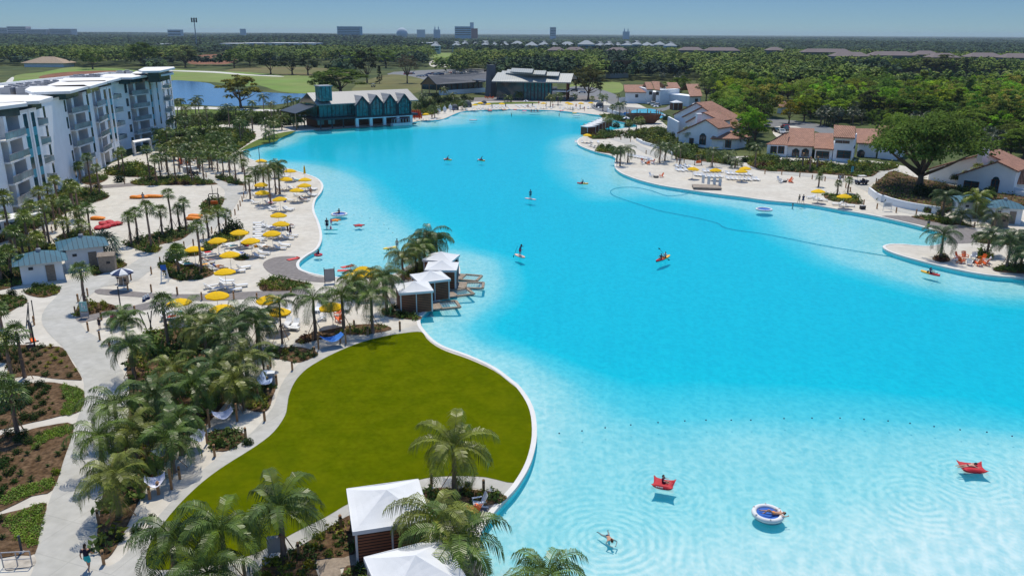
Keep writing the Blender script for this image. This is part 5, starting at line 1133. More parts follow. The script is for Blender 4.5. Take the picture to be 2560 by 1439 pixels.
# ---- adirondack chairs, fire pits
def ring(cx, cy, rad, spec, where, pit=True):
    c = V(cx, cy, 0)
    if pit:
        t = thing("fire_pit", "round dark fire pit " + where, "fire pit", c); m_ = MB(); m_.lathe([(.55, 0), (.6, .35), (.5, .38), (.42, .25), (.02, .22)], 14); bld(m_, "bowl", M['dark_metal'], t)
        m_ = MB(); m_.lathe([(.4, .26), (.3, .36), (.02, .4)], 8); bld(m_, "lava_rock", M['stone'], t)
    no, nw_ = spec.count('o'), spec.count('w'); io = iw = 0
    for k, s_ in enumerate(spec):
        if s_ == '-': continue
        a = 2 * PI * k / len(spec) + .3; x, y = c.x + rad * math.cos(a), c.y + rad * math.sin(a)
        side = ["right", "back right", "back", "back left", "left", "front left", "front", "front right"][int(((a + PI / 8) % (2 * PI)) / (PI / 4)) % 8]
        put(ADO if s_ == 'o' else ADW, 'ad' + s_, (x, y, 0), a + PI / 2, "%s beach chair, %s of the ring %s" % ("orange" if s_ == 'o' else "white", side, where), "chair", "beach chairs in rings")
ring(2428, 655, 1.75, "owoowowoow", "on the right-hand sand spit"); ring(1960, 455, 1.3, "o-w-w-o", "in front of the long villa")
ring(1617, 409, 1.5, "owo-wow", "under the far right palms"); ring(1640, 444, 1.2, "o-w---", "at the water edge of the right beach")
ring(834, 797, 1.1, "-o-w-o", "under the parasol above the lawn", False)
ring(1170, 1272, .7, "w---o", "beside the large front cabana", False); ring(470, 408, 2.2, "oo-o-oow", "amid the left palms"); ring(1222, 246, 2.0, "ooo-oo", "in front of the clubhouse", False)
sw_t = []
def swing(px, py, label, rz, broken=False):
    t = thing("swing_seat", label, "swing", V(px, py), rz, "framed swing seats"); m_ = MB()
    m_.tube([(-.85, 0, 0), (-.85, 0, 2.2), (-.7, 0, 2.4), (.7, 0, 2.4), (.85, 0, 2.2), (.85, 0, 0)], .085, 8); m_.bar((-.85, -.6, .05), (-.85, .6, .05), .1); m_.bar((.85, -.6, .05), (.85, .6, .05), .1); bld(m_, "frame", M['black'], t)
    m_ = MB(); m_.box((0, 0, .55), (1.2, .5, .08)); m_.box((0, -.28, .85), (1.2, .08, .55), 0, 0, .2); bld(m_, "seat", M['orange_paint'], t)
    m_ = MB(); [m_.bar((x, 0, .6), (x, 0, 2.35), .025) for x in (-.55, .55)]; bld(m_, "rope", M['white_metal'], t)
swing(84, 862, "black framed swing with orange seat at the left edge of the path", -.9); swing(537, 517, "black framed swing with orange seat on the small island bed", .3); swing(1745, 413, "black framed swing with orange seat behind the right beach parasols", .1)

# ---- bollards
BO = "312,460 401,660 379,685 484,614 530,582 509,600 461,620 588,537 596,525 601,515 606,504 610,495 578,542 399,610 232,602 541,445 496,447 328,700 131,582 516,443 196,755 189,787 221,827 250,850 254,800 338,785 444,737 379,730 505,750 585,748 320,725 275,870 220,740 86,812 728,737 643,752 782,852 851,857 876,835 886,822 920,837 1000,825 787,890 731,925 677,917 692,962 670,967 672,997 662,1052 450,1197 247,1307 260,1410 537,1140 615,1097 612,1437 397,1235 375,1247 852,1320 1079,1215 1209,1230 747,1390 1954,437 1999,443 2030,448 2062,453 2112,452 2092,460 2114,470 2125,480 2136,497 2159,512 2219,442 2190,457 2192,522 2240,532 2290,537 2342,545 2386,552 2435,570 2191,430 1912,435 1692,405 1710,407 1615,385 1540,705 1540,345 1552,350 1565,335 1576,355 1290,1000"
BOL = [p for p in P(BO) if p not in ((1540.0, 705.0), (1290.0, 1000.0))]
bt_ = empty("path_bollard"); m_ = MB(); m_.box((0, 0, .48), (.17, .17, .96)); bld(m_, "post", M['post_wood'], bt_); m_ = MB(); m_.add([(-.09, -.09, .96), (.09, -.09, .96), (.09, .09, .96), (-.09, .09, .96), (0, 0, 1.06)], [(0, 1, 4), (1, 2, 4), (2, 3, 4), (3, 0, 4), (3, 2, 1, 0)]); bld(m_, "cap", M['post_wood'], bt_)
m_ = MB(); m_.box((.0, -.092, .82), (.12, .02, .14)); bld(m_, "lamp", M['black'], bt_)
lft = sorted([p for p in BOL if p[0] < 1300]); rgt = sorted([p for p in BOL if p[0] >= 1300])
for lst, nm in ((lft, "left-hand"), (rgt, "right-hand")):
    for k, (x, y) in enumerate(lst): put(bt_, 'bol', V(x, y), random.random() * .6, "square wooden light bollard along the %s paths, %s from the left" % (nm, ordw(k + 1)), "bollard", "wooden bollards along the paths")

# ---- hammocks on posts
def hammock(px0, py0, px1, py1, label, col, z=1.25):
    a, b = V(px0, py0, z), V(px1, py1, z); d = b - a; n_ = Vector((-d.y, d.x, 0)).normalized(); t = thing("hammock", label, "hammock", xy((a + b) / 2), 0, "fabric hammocks between posts"); m_ = MB(); K = 10; vs = []
    for i in range(K + 1):
        f = i / K; sag = .45 * (1 - (2 * f - 1) ** 2); w_ = .35 + .38 * math.sin(PI * min(max(f, .12), .88))
        for j in range(5): g = j / 4 - .5; vs.append(a + d * f + n_ * g * 2 * w_ - Vector((0, 0, sag + .12 * (1 - (2 * g) ** 2) * math.sin(PI * f))))
    m_.add(vs, [(i * 5 + j, i * 5 + j + 1, (i + 1) * 5 + j + 1, (i + 1) * 5 + j) for i in range(K) for j in range(4)]); m_.build("cloth", M['fabric_obj'], t, True, color=col)
    for p, s_ in ((a, -1), (b, 1)): m_ = MB(); m_.bar(xy(p + d.normalized() * s_ * .3, -.0), xy(p + d.normalized() * s_ * .3, 1.6), .14); m_.build("post", M['post_wood'], t)
    m_ = MB(); m_.bar(a - d.normalized() * .3, a, .02); m_.bar(b, b + d.normalized() * .3, .02); m_.build("rope", M['canvas'], t)
hammock(802, 842, 856, 832, "bright blue hammock strung between posts above the lawn path", (.05, .2, .6))
hammock(645, 960, 668, 925, "pale blue hammock beside the grey utility box in the palm grove", (.35, .45, .65)); hammock(360, 1195, 412, 1185, "white hammock with a blue edge deep in the palm grove", (.7, .72, .85)); hammock(470, 1090, 505, 1075, "white hammock half hidden under palm fronds", (.6, .65, .8)); hammock(530, 1030, 580, 1020, "white hammock behind the mid grove palms", (.6, .65, .8))
hammock(375, 1125, 410, 1112, "blue-white hammock in deep shade of the grove", (.4, .48, .7))

# ---- floats and boats
def ends(a, b, z=WZ, lmin=2.3):
    p, q = V(*a, z), V(*b, z); d = q - p; return (p + q) / 2, math.atan2(-d.x, d.y), max(d.length, lmin)
def kayak(px, py, rz, label, L=3.4, grp="kayaks on the lagoon", cols=((.85, .45, .02), (.65, .02, .02)), z=WZ, people=(), two=False):
    c = V(px, py, WZ); t = thing("kayak", label, "kayak", (c.x, c.y, z), rz, grp)
    for h_, (c0, c1, col) in enumerate(((0, 6, cols[0]), (6, 12, cols[1]))):
        m_ = MB(); prof = []
        for i in range(c0, c1 + 1): f = i / 12; w_ = .38 * math.sin(PI * min(max(f, .02), .98)) ** .6; y = (f - .5) * L; kz = .10 * (2 * f - 1) ** 4; prof.append([(w_, y, .2 + kz), (w_ * .75, y, .02), (0, y, -.06 + kz), (-w_ * .75, y, .02), (-w_, y, .2 + kz), (-w_ * .6, y, .14 + kz), (0, y, .12 + kz), (w_ * .6, y, .14 + kz)])
        m_.add([p for r_ in prof for p in r_], [(i * 8 + k, i * 8 + (k + 1) % 8, (i + 1) * 8 + (k + 1) % 8, (i + 1) * 8 + k) for i in range(len(prof) - 1) for k in range(8)])
        o = m_.build("hull_half", M['plastic_obj'], t, True, False, color=col)
    m_ = MB(); m_.box((0, -.35, .26), (.4, .06, .28), 0, 0, -.2); bld(m_, "seat", M['black'], t); return t
def oar(px, py, rz, tilt, z, label, grp="paddles", up=.55):
    c = V(px, py, WZ); t = thing("paddle", label, "paddle", (c.x, c.y, z), rz, grp); m_ = MB(); dz = math.sin(tilt) * 1.05; dx = math.cos(tilt) * 1.05; m_.tube([(-dx, up * .6, -dz), (dx, up * .6, dz)], .02, 6); bld(m_, "shaft", M['black'], t)
    m_ = MB(); [m_.sphere((s_ * dx, up * .6, s_ * dz), (.2, .02, .09), 8, 4) for s_ in (-1, 1)]; bld(m_, "blade", M['black'], t)
KY = [(1119, 401, .25 + PI / 2, "small red and yellow kayak, left one of the far middle pair", (.6, .05, .02)), (1202, 403, -.3 + PI / 2, "small yellow kayak, right one of the far middle pair", (.1, .12, .3)), (1456, 460, PI / 2 + .05, "red and yellow kayak off the right beach", (.02, .02, .08)), (2326, 686, PI / 2 - .22 + PI, "yellow and red kayak beside the right sand spit", (.02, .08, .2))]
KE = [((1127.5, 401), (1111.5, 399.5)), ((1209, 402.5), (1198, 401)), ((1470.5, 460.5), (1443, 459)), ((2302, 679), (2349, 691))]
for (px, py, rz, lb, top), (e0, e1) in zip(KY, KE):
    c, rz, kl = ends(e0, e1); t = kayak(px, py, rz, lb, kl); t.location = (c.x, c.y, WZ)
    person("person sitting in the " + lb.split(',')[0], (c.x, c.y), rz, 'kayak', top, (.02, .02, .05), 1, 0, .85, "kayakers", z=WZ + .08); oar(px, py, rz, .45, WZ + .55, "dark double paddle held across the " + lb.split(',')[0])
c, rz, kl = ends((1674, 641), (1640.5, 655)); t = kayak(1657, 649, rz, "long red and yellow two-seat kayak in mid lagoon", kl); t.location = (c.x, c.y, WZ); dv = -Vector((-math.sin(rz), math.cos(rz), 0))
for k, f in enumerate((-.75, .7)):
    q = c - dv * f * .85; person(("person in white top paddling at the stern of the two-seat kayak", "person in dark top at the bow of the two-seat kayak")[k], (q.x, q.y), rz, 'kayak', ((.6, .6, .62), (.03, .03, .06))[k], (.3, .02, .02), k, 0, .9, "kayakers", z=WZ + .08)
oar(1662, 646, rz, .7, WZ + .7, "dark paddle raised from the two-seat kayak")
def sup(e0, e1, label, col):
    c, rz, L = ends(e0, e1); t = thing("paddle_board", label, "paddle board", (c.x, c.y, WZ), rz, "paddle boards"); m_ = MB(); out = []
    for i in range(24): a = 2 * PI * i / 24; out.append((.38 * math.copysign(abs(math.cos(a)) ** .8, math.cos(a)), L / 2 * math.sin(a)))
    m_.prism(out, -.03, .10); o = m_.build("board", M['plastic_obj'], t, False, False, color=col); m_ = MB(); m_.prism([(x * .7, y * .45) for x, y in out], .104, .115); bld(m_, "deck_pad", M['grey_metal'], t); return c
c = sup((1312.5, 495.5), (1339.5, 500), "pale paddle board under a standing person in mid lagoon", (.75, .55, .55)); person("person in a teal swimsuit standing on the farther paddle board", c, .3, 'stand', (.02, .2, .25), (.02, .2, .25), 1, 0, 1, None, WZ + .1)
c = sup((1289, 636), (1310.5, 644.5), "orange and white paddle board tilting under a paddler", (.85, .5, .35)); person("person bending over a paddle on the nearer paddle board", c, PI / 2 - .55 + PI, 'paddle', (.02, .05, .15), (.6, .08, .15), 3, 0, 1, None, WZ + .1)
t = thing("paddle", "long single paddle dipped beside the nearer paddle board", "paddle", (c.x, c.y, WZ)); m_ = MB(); m_.tube([(-.35, -.1, 1.5), (-.85, -.15, .1)], .02, 6); bld(m_, "shaft", M['black'], t); m_ = MB(); m_.sphere((-.9, -.15, 0), (.06, .1, .2), 8, 5); bld(m_, "blade", M['black'], t)
c = sup((962.5, 622), (988, 617.5), "yellow paddle board near the cabana spit", (.9, .62, .02)); person("person in blue shorts standing in the water at the yellow board", Vector((c.x + 1.0, c.y + .3, 0)), 0, 'stand', None, (.05, .15, .35), 1, 0, 1, None, WZ - .4)
c = sup((813, 574), (840, 574), "teal float board in the shallow left bay", (.1, .6, .6)); person("person in a black swim shirt wading in the shallow left bay", V(818, 571), PI, 'stand', (.01, .01, .02), (.01, .01, .03), 1, 0, 1.1, None, -.2); person("child in pink wading beside the adult in the left bay", V(828, 560), 0, 'stand', (.6, .1, .3), (.5, .1, .3), 2, 1, .65, None, -.2); person("small child in pink sitting on the teal float", c, 0, 'kayak', (.6, .1, .3), (.5, .1, .3), 2, 1, .6, None, WZ + .1)
def donut(px, py, R_, label):
    c = V(px, py, WZ); t = thing("trampoline_float", label, "float", (c.x, c.y, WZ), 0, "white ringed trampoline floats"); m_ = MB(); vs = []; nu, nv = 40, 10
    for i in range(nu):
        for j in range(nv): a, b = 2 * PI * i / nu, 2 * PI * j / nv; r_ = R_ - .17 + .17 * math.cos(b); vs.append((r_ * math.cos(a), r_ * math.sin(a), .12 + .17 * math.sin(b)))
    m_.add(vs, [(i * nv + j, ((i + 1) % nu) * nv + j, ((i + 1) % nu) * nv + (j + 1) % nv, i * nv + (j + 1) % nv) for i in range(nu) for j in range(nv)]); bld(m_, "ring", M['canvas'], t, True)
    m_ = MB(); r_ = R_ - .3; m_.add([(0, 0, .08)] + [(r_ * math.cos(2 * PI * k / 32), r_ * math.sin(2 * PI * k / 32), .13) for k in range(32)], [(0, 1 + k, 1 + (k + 1) % 32) for k in range(32)]); bld(m_, "mat", M['blue_mat'], t, True)
    m_ = MB(); 
    for k in range(6): a = 2 * PI * k / 6 + .4; m_.box((R_ * .9 * math.cos(a), R_ * .9 * math.sin(a), .29), (.12, .08, .03), a)
    bld(m_, "valve", M['grey_metal'], t); return c
c = donut(1919, 1287, 1.05, "large white ring float with a blue mat in the near shallows"); person("person in orange shorts lying back on the big blue mat float", (c.x + .35, c.y - .12), PI / 2 - .15, 'lie', None, (.75, .25, .02), 0, 1, .95, None, WZ + .16)
c = donut(848, 537, 1.45, "small white ring float with a blue mat off the left beach"); person("person sitting on the white ring float in the left bay", c, 2.5, 'kayak', (.03, .02, .08), (.02, .02, .1), 1, 0, 1, None, WZ + .15)
donut(1910, 525, 1.5, "empty white ring float with a blue mat near the right beach")
def pillow(px, py, rz, label, s_=1.0, marks=True, grp="red pillow floats"):
    c = V(px, py, WZ); t = thing("pillow_float", label, "float", (c.x, c.y, WZ), rz, grp); m_ = MB(); K = 12; vs = []
    for sgn_ in (1, -1):
        for i in range(K + 1):
            for j in range(K + 1):
                u, v = i / K * 2 - 1, j / K * 2 - 1; pin = 1 - .14 * ((1 - u * u) * abs(v) ** 2 + (1 - v * v) * abs(u) ** 2); e = max(0, (1 - u ** 4) * (1 - v ** 4))
                z = sgn_ * .22 * e ** .6 + .10 - .10 * math.exp(-((u * 1.5) ** 2 + (v * 1.5) ** 2)) * (1 if sgn_ > 0 else 0) + .25 * (abs(u) * abs(v)) ** 3
                vs.append((u * .8 * s_ * pin, v * .62 * s_ * pin, z))
    n1_ = (K + 1) ** 2; fs = [(i * (K + 1) + j, (i + 1) * (K + 1) + j, (i + 1) * (K + 1) + j + 1, i * (K + 1) + j + 1) for i in range(K) for j in range(K)]
    m_.add(vs, fs + [tuple(n1_ + q for q in reversed(f)) for f in fs]); bld(m_, "cushion", M['red_bag'], t, True)
    if marks:
        m_ = MB(); [m_.box((-.38 + k * .13, -.57 * s_, .16), (.07, .03, .12), 0, 0, .5) for k in range(4)]; bld(m_, "white_mark", M['canvas'], t)
    return c
c = pillow(1658, 1213, -.35, "red pillow float carrying a curled person in the near shallows"); person("person in a dark red swimsuit curled on the middle red pillow float", (c.x, c.y + .08), 1.1 + PI, 'sit', (.12, .005, .03), (.12, .005, .03), 2, 1, .72, None, WZ + .1, )
c = pillow(2430, 1172, -.12, "red pillow float with a person on its belly, at the right", 1.12, False); person("person in dark swimwear lying on the right-hand red pillow float", (c.x - .35, c.y), -PI / 2 + .1, 'prone', None, (.02, .02, .06), 2, 0, .9, None, WZ + .18)
person("swimmer in dark shorts with wet red-brown hair in the near shallows", V(1519, 1338, WZ), PI + .3, 'swim', None, (.01, .04, .12), 0, 1, 1.0, None, WZ - .17)
person("swimmer's head and shoulders just off the right beach edge", V(1982, 514, WZ), 1, 'stand', None, (.01, .02, .1), 1, 0, 1, None, -1.45)
person("lone swimmer in the far lagoon", V(1398, 287, WZ), 1, 'stand', None, (.01, .02, .1), 1, 0, 1, None, -1.3); person("wading figure at the middle of the far lagoon", V(1279, 286, WZ), 1, 'stand', None, (.01, .02, .1), 1, 0, 1, None, -1.3)
def star(px, py, label, m):
    c = V(px, py, WZ); t = thing("star_float", label, "float", (c.x, c.y, WZ), .4, "starfish floats"); m_ = MB(); vs = [(0, 0, .3)]
    for k in range(10): a = 2 * PI * k / 10; r_ = 1.0 if k % 2 == 0 else .48; vs.append((r_ * math.cos(a), r_ * math.sin(a), .1))
    vs += [(x, y, -.05) for x, y, z in vs[1:]]; m_.add(vs, [(0, 1 + k, 1 + (k + 1) % 10) for k in range(10)] + [(1 + k, 11 + k, 11 + (k + 1) % 10, 1 + (k + 1) % 10) for k in range(10)]); bld(m_, "body", m, t)
star(838, 551, "orange starfish float in the left bay", M['orange_bag']); star(897, 564, "red starfish float in the left bay", M['red_bag'])
mk('red_mat', (.62, .07, .06), .6, .08, 3)
def foam(px, py, rz, label, z=WZ):
    c = V(px, py, z); t = thing("foam_mat", label, "float", (c.x, c.y, z), rz, "red foam lounge mats"); m_ = MB(); m_.box((0, 0, .06), (.75, 1.7, .07)); bld(m_, "mat", M['red_mat'], t); m_ = MB(); m_.tube([(-.36, .8, .14), (.36, .8, .14)], .09, 8); bld(m_, "head_roll", M['red_mat'], t)
foam(733, 648, -.75, "red foam mat lying on the grey patch at the bay edge", .03); foam(868, 667, -.85, "red foam mat floating, upper one of the two by the bay corner"); foam(860, 677, -1.5, "red foam mat floating, lower one of the two by the bay corner")
def tube_(px, py, label, col, s_=1.0, cat="float", grp="small ring floats"):
    c = V(px, py, WZ); t = thing("ring_float", label, cat, (c.x, c.y, WZ), 0, grp); m_ = MB(); nu, nv = 20, 8
    m_.add([((.45 + .15 * math.cos(2 * PI * j / nv)) * s_ * math.cos(2 * PI * i / nu), (.45 + .15 * math.cos(2 * PI * j / nv)) * s_ * math.sin(2 * PI * i / nu), .08 + .15 * math.sin(2 * PI * j / nv)) for i in range(nu) for j in range(nv)], [(i * nv + j, ((i + 1) % nu) * nv + j, ((i + 1) % nu) * nv + (j + 1) % nv, i * nv + (j + 1) % nv) for i in range(nu) for j in range(nv)]); m_.build("ring", M['plastic_obj'], t, True, False, color=col); return c
c = tube_(796, 638, "red ring float carrying a person near the bay corner", (.6, .03, .05)); person("person sitting in the red ring float near the bay corner", c, 1.2, 'kayak', (.05, .02, .05), (.02, .02, .1), 1, 0, .9, None, WZ)
for x, y, col, nm in ((1311, 278, (.8, .2, .3), "pink"), (1225, 277, (.6, .03, .05), "red"), (1404, 278, (.6, .03, .08), "crimson"), (1436, 283, (.75, .5, .05), "yellow"), (1260, 275, (.7, .2, .05), "orange"), (1288, 274.5, (.65, .1, .05), "red-orange")): tube_(x, y, "tiny %s ring float along the far beach" % nm, col, 1.6)
def dinghy(px, py, label, n_, L, col=(.5, .65, .62)):
    c = V(px, py, WZ); t = thing("raft", label, "raft", (c.x, c.y, WZ), 0, "small rafts far out"); m_ = MB(); m_.prism([(L / 2 * math.cos(2 * PI * k / 16), .8 * math.sin(2 * PI * k / 16)) for k in range(16)], -.05, .25); m_.build("hull", M['plastic_obj'], t, False, False, color=col)
    for k in range(n_): person("person seated on the raft by the far beach, %s from the left" % ordw(k + 1), (c.x - L * .3 + k * L * .25, c.y), random.random() * 6, 'kayak', ((.03, .05, .15), (.02, .2, .35), (.1, .1, .12))[k % 3], (.02, .02, .1), k % 3, 0, 1.1, "people on the far raft", WZ + .25)
dinghy(1337, 281, "small raft with three people off the far beach", 3, 4.5); dinghy(1441, 289, "small white raft empty off the far beach", 0, 3, (.75, .75, .75)); dinghy(1183, 301, "white board with red gear off the far left beach", 0, 3, (.75, .6, .6))
by = P("1398,1083 1455,1077 1513,1069 1577,1062 1645,1056 1712,1052 1765,1050 1828,1050 1877,1050 1960,1046 2030,1045 2100,1045 2160,1048 2220,1052 2275,1058 2335,1066 2400,1074 2467,1080 2530,1090")
bu = empty("marker_buoy"); m_ = MB(); m_.sphere((0, 0, .03), (.065, .065, .055), 8, 6); bld(m_, "float_ball", M['navy'], bu, True)
for k, (x, y) in enumerate(by): put(bu, 'buoy', V(x, y, WZ), 0, "tiny dark buoy on the line across the shallow swim area, %s from the left" % ordw(k + 1), "buoy", "buoys marking the swim area")
by2 = P("804,528 825,531 860,535 885,537 905,541 925,546 945,553 960,562 972,572 982,582")
for k, (x, y) in enumerate(by2): put(bu, 'buoy', V(x, y, WZ), 0, "tiny buoy on the curved line closing the left bay, %s from shore" % ordw(k + 1), "buoy", "buoys closing the left bay")
def _fl(x, y):
    z = -1.5
    for _ in range(6): q = V(x, y, z); z = WZ - floor_depth(q.x, q.y) + .14
    return V(x, y, z)
m_ = MB(); rp_ = smooth([_fl(x, y) for x, y in P("1730,479 1705,487 1667,489 1630,477 1592,469 1560,468 1535,472 1526,480 1542,492 1605,513 1655,528 1730,542 1792,557 1808,567 1840,575 1920,586 2045,611 2145,628 2280,650 2420,676 2600,700")], 4, False)
m_.tube(rp_, .055, 6); tag(m_.build("sunken_hose", mat('hose_blue', (.0, .26, .38), .8, .1, 1)), "long dark hose looping over the lagoon floor from the swim platform", "hose")
# swim platform
sp_ = thing("swim_platform", "grey plank swim platform with four upright boards at the right beach edge", "platform", V(1766, 472)); q = V(1766, 471); m_ = MB(); m_.box((q.x, q.y, .32), (5.6, 3.6, .35), -.12); m_.build("deck", M['boards'], sp_)
for k in range(4): x = 1757 + k * 14; b_ = V(x, 461 + k * 3.0); m_ = MB(); m_.box((b_.x, b_.y, 1.1), (.7, .08, 1.7), -.9); m_.build("upright_board", M['canvas'], sp_)
m_ = MB(); [m_.bar((q.x + sx * 2.4, q.y - 1.4, -1.5), (q.x + sx * 2.4, q.y - 1.4, .2), .25) for sx in (-1, 1)]; m_.build("pile", M['grey_metal'], sp_)
# bean bags and inflatable loungers on the plaza
def bag(px, py, rz, label, m, w_, l_, h_, grp):
    c = V(px, py); t = thing("bean_bag", label, "bean bag", c, rz, grp); m_ = MB(); nu, nv = 16, 8; vs = []
    for j in range(nv + 1):
        th_ = PI * j / nv
        for i in range(nu): a = 2 * PI * i / nu; sq = 1 / max(abs(math.cos(a)), abs(math.sin(a))) ** .55; r_ = math.sin(th_) ** .6 * sq; vs.append((w_ / 2 * r_ * math.cos(a), l_ / 2 * r_ * math.sin(a), h_ / 2 + h_ / 2 * math.cos(th_) * (1 + .35 * (math.sin(a) * r_)) ))
    m_.add(vs, [(j * nu + i, (j + 1) * nu + i, (j + 1) * nu + (i + 1) % nu, j * nu + (i + 1) % nu) for j in range(nv) for i in range(nu)]); bld(m_, "cushion", m, t, True)
    m_ = MB(); m_.tube([(0, l_ * .42, h_ * .6), (.05, l_ * .5, h_ * .7), (0, l_ * .45, h_ * .5)], .03, 5); bld(m_, "handle", m, t)
for k, (x, y, a) in enumerate(sorted(((247, 573, .1), (258, 562, .7), (262, 571, -.4), (268, 569, .3), (277, 566, -.6), (284, 564, .2), (295, 562, 1.2), (275, 559, .9)))): bag(x, y, a, "red bean bag in the heap on the white plaza, %s from the left" % ordw(k + 1), M['red_bag'], 1.25, 1.5, .55, "heap of red bean bags")
for x, y, a, s_ in ((245, 549, 1.5, "near the red bag heap"), (341, 496, 1.5, "leftmost of the far plaza row"), (357, 495, 1.6, "second of the far plaza row"), (379, 494, 1.5, "third of the far plaza row"), (392, 494, 1.7, "rightmost of the far plaza row"), (484, 549, 1.5, "front one right of the plaza palms"), (489, 543, 1.6, "rear one right of the plaza palms")): bag(x, y, a, "long orange inflatable lounger, " + s_, M['orange_bag'], 1.2, 2.5, .55, "orange inflatable loungers")
# golf carts, cars
def cart(px, py, rz, label, col, truck=False):
    t = thing("utility_cart" if truck else "golf_cart", label, "golf cart", V(px, py), rz, "golf carts"); m_ = MB(); m_.box((0, 0, .48), (1.15, 2.3, .28)); m_.box((0, .95, .72), (1.1, .45, .35), 0, 0, .2); m_.build("body", M['paint_obj'], t, False, False, color=col)
    for sx in (-1, 1):
        for y in (.75, -.8): m_ = MB(); m_.tube([(sx * .5, y, .25), (sx * .64, y, .25)], .25, 12); bld(m_, "wheel", M['rubber'], t)
    m_ = MB(); m_.box((0, -.15, .78), (1.0, .5, .18)); m_.box((0, -.45, 1.0), (1.0, .12, .5)); bld(m_, "seat", M['black'], t)
    m_ = MB(); m_.box((0, -.05, 1.85), (1.15, 1.5 if not truck else 1.0, .07)); bld(m_, "roof", M['canvas'], t)
    m_ = MB(); [m_.bar((sx * .5, y, .6), (sx * .5, y, 1.83), .04) for sx in (-1, 1) for y in (.6, -.7)]; bld(m_, "roof_post", M['white_metal'], t)
    if truck: m_ = MB(); m_.box((0, -1.3, 1.15), (1.3, 1.4, 1.3)); bld(m_, "cargo_box", M['canvas'], t)
    else: m_ = MB(); m_.box((0, -1.15, .75), (1.1, .6, .3)); bld(m_, "rear_bed", M['black'], t)
cart(2152, 461, PI / 2 + .1, "dark golf cart with pale roof on the right-hand path", (.03, .04, .08)); cart(482, 438, PI * 1.4, "small utility truck cart with white box among the left palms", (.03, .04, .05), True); cart(933, 218, PI / 2, "dark golf cart on the path behind the boathouse", (.03, .04, .08))
def make_car():
    t = empty("parked_car"); m_ = MB(); pr = [(-2.2, .35), (2.2, .35), (2.25, .7), (1.2, .85), (.5, 1.35), (-1.2, 1.38), (-1.9, .9), (-2.25, .8)]
    m_.add([(s_ * .88, y, z) for s_ in (-1, 1) for y, z in pr], [tuple(range(8)), tuple(reversed(range(8, 16)))] + [(i, 8 + i, 8 + (i + 1) % 8, (i + 1) % 8) for i in range(8)]); bld(m_, "body", M['paint_obj'], t)
    m_ = MB(); m_.add([(s_ * .9, y, z) for s_ in (-1, 1) for y, z in ((1.0, .9), (.45, 1.3), (-1.15, 1.32), (-1.7, .93))], [(0, 1, 2, 3), (7, 6, 5, 4)]); m_.quad((-.75, 1.22, .88), (.75, 1.22, .88), (.7, .56, 1.35), (-.7, .56, 1.35)); m_.quad((-.7, -1.25, 1.37), (.7, -1.25, 1.37), (.75, -1.92, .93), (-.75, -1.92, .93)); bld(m_, "window", M['glass'], t)
    for sx in (-1, 1):
        for y in (1.35, -1.4): m_ = MB(); m_.tube([(sx * .7, y, .33), (sx * .92, y, .33)], .33, 12); bld(m_, "wheel", M['rubber'], t)
    return t
CAR = make_car(); rc = random.Random(5)
cars = [(1013 + k * 7, 187 - k * .5, 0) for k in range(4)] + [(1047 + k * 8, 192 - k * .4, 1) for k in range(3)] + [(1072 + k * 8, 187 - (k % 2), 1) for k in range(5)] + [(1118 + k * 9, 184 - (k % 2), 0) for k in range(6)] + [(1435, 229, 1), (1455, 233, 1), (1940, 329, 0), (1952, 333, 0), (1961, 327, 0), (1962, 322, 0), (1630, 262, 1), (1655, 260, 1), (1640, 266, 1)]
cars.sort()
for k, (x, y, o) in enumerate(cars):
    c_n = rc.choice([("silver", (.5, .52, .55)), ("white", (.75, .75, .76)), ("dark", (.03, .035, .05)), ("blue", (.03, .08, .3)), ("red", (.4, .02, .02))]); o_ = put(CAR, 'car', V(x, y), (PI / 2 if o else 0) + rc.uniform(-.1, .1), "%s car parked behind the lagoon buildings, %s in the list from the left" % (c_n[0], ordw(k + 1)) if 0 else "%s car parked beyond the lagoon, car %s of %d counted from the left" % (c_n[0], ordw(k + 1), len(cars)), "car", "parked cars")
    [ch for ch in o_.children if ch.name.startswith("body")][0].color = (*c_n[1], 1)
# kayak rack near the boathouse
for k in range(10):
    q = V(1030 + k * 2.4, 296 + (k % 2) * 2); t = kayak(1030, 296, 0, "%s kayak standing upright beside the boathouse, %s from the left" % (("orange", "red")[k % 2], ordw(k + 1)), 3.2, "kayaks standing by the boathouse", (((.8, .3, .02), (.75, .25, .02)), ((.6, .02, .02), (.55, .02, .02)))[k % 2])
    t.location = (q.x, q.y, 1.6); t.rotation_euler = (PI / 2 - .25, 0, k * .2 - .6)
# tour boat under the boathouse
q = V(1005, 312, WZ); t = thing("canopy_boat", "small white canopy boat moored under the boathouse", "boat", (q.x, q.y - 1.5, WZ), .62); m_ = MB(); m_.prism([(-3.6, -1), (2.6, -1), (4.2, 0), (2.6, 1), (-3.6, 1)], -.1, .8); bld(m_, "hull", M['canvas'], t); m_ = MB(); m_.prism([(-3.3, -.9), (2.6, -.9), (3.4, 0), (2.6, .9), (-3.3, .9)], 2.2, 2.3); bld(m_, "canopy", M['navy'], t)
m_ = MB(); [m_.bar((-3.1 + k * 1.1, s_ * .85, .8), (-3.1 + k * 1.1, s_ * .85, 2.2), .08) for k in range(6) for s_ in (-1, 1)]; bld(m_, "canopy_post", M['white_metal'], t)
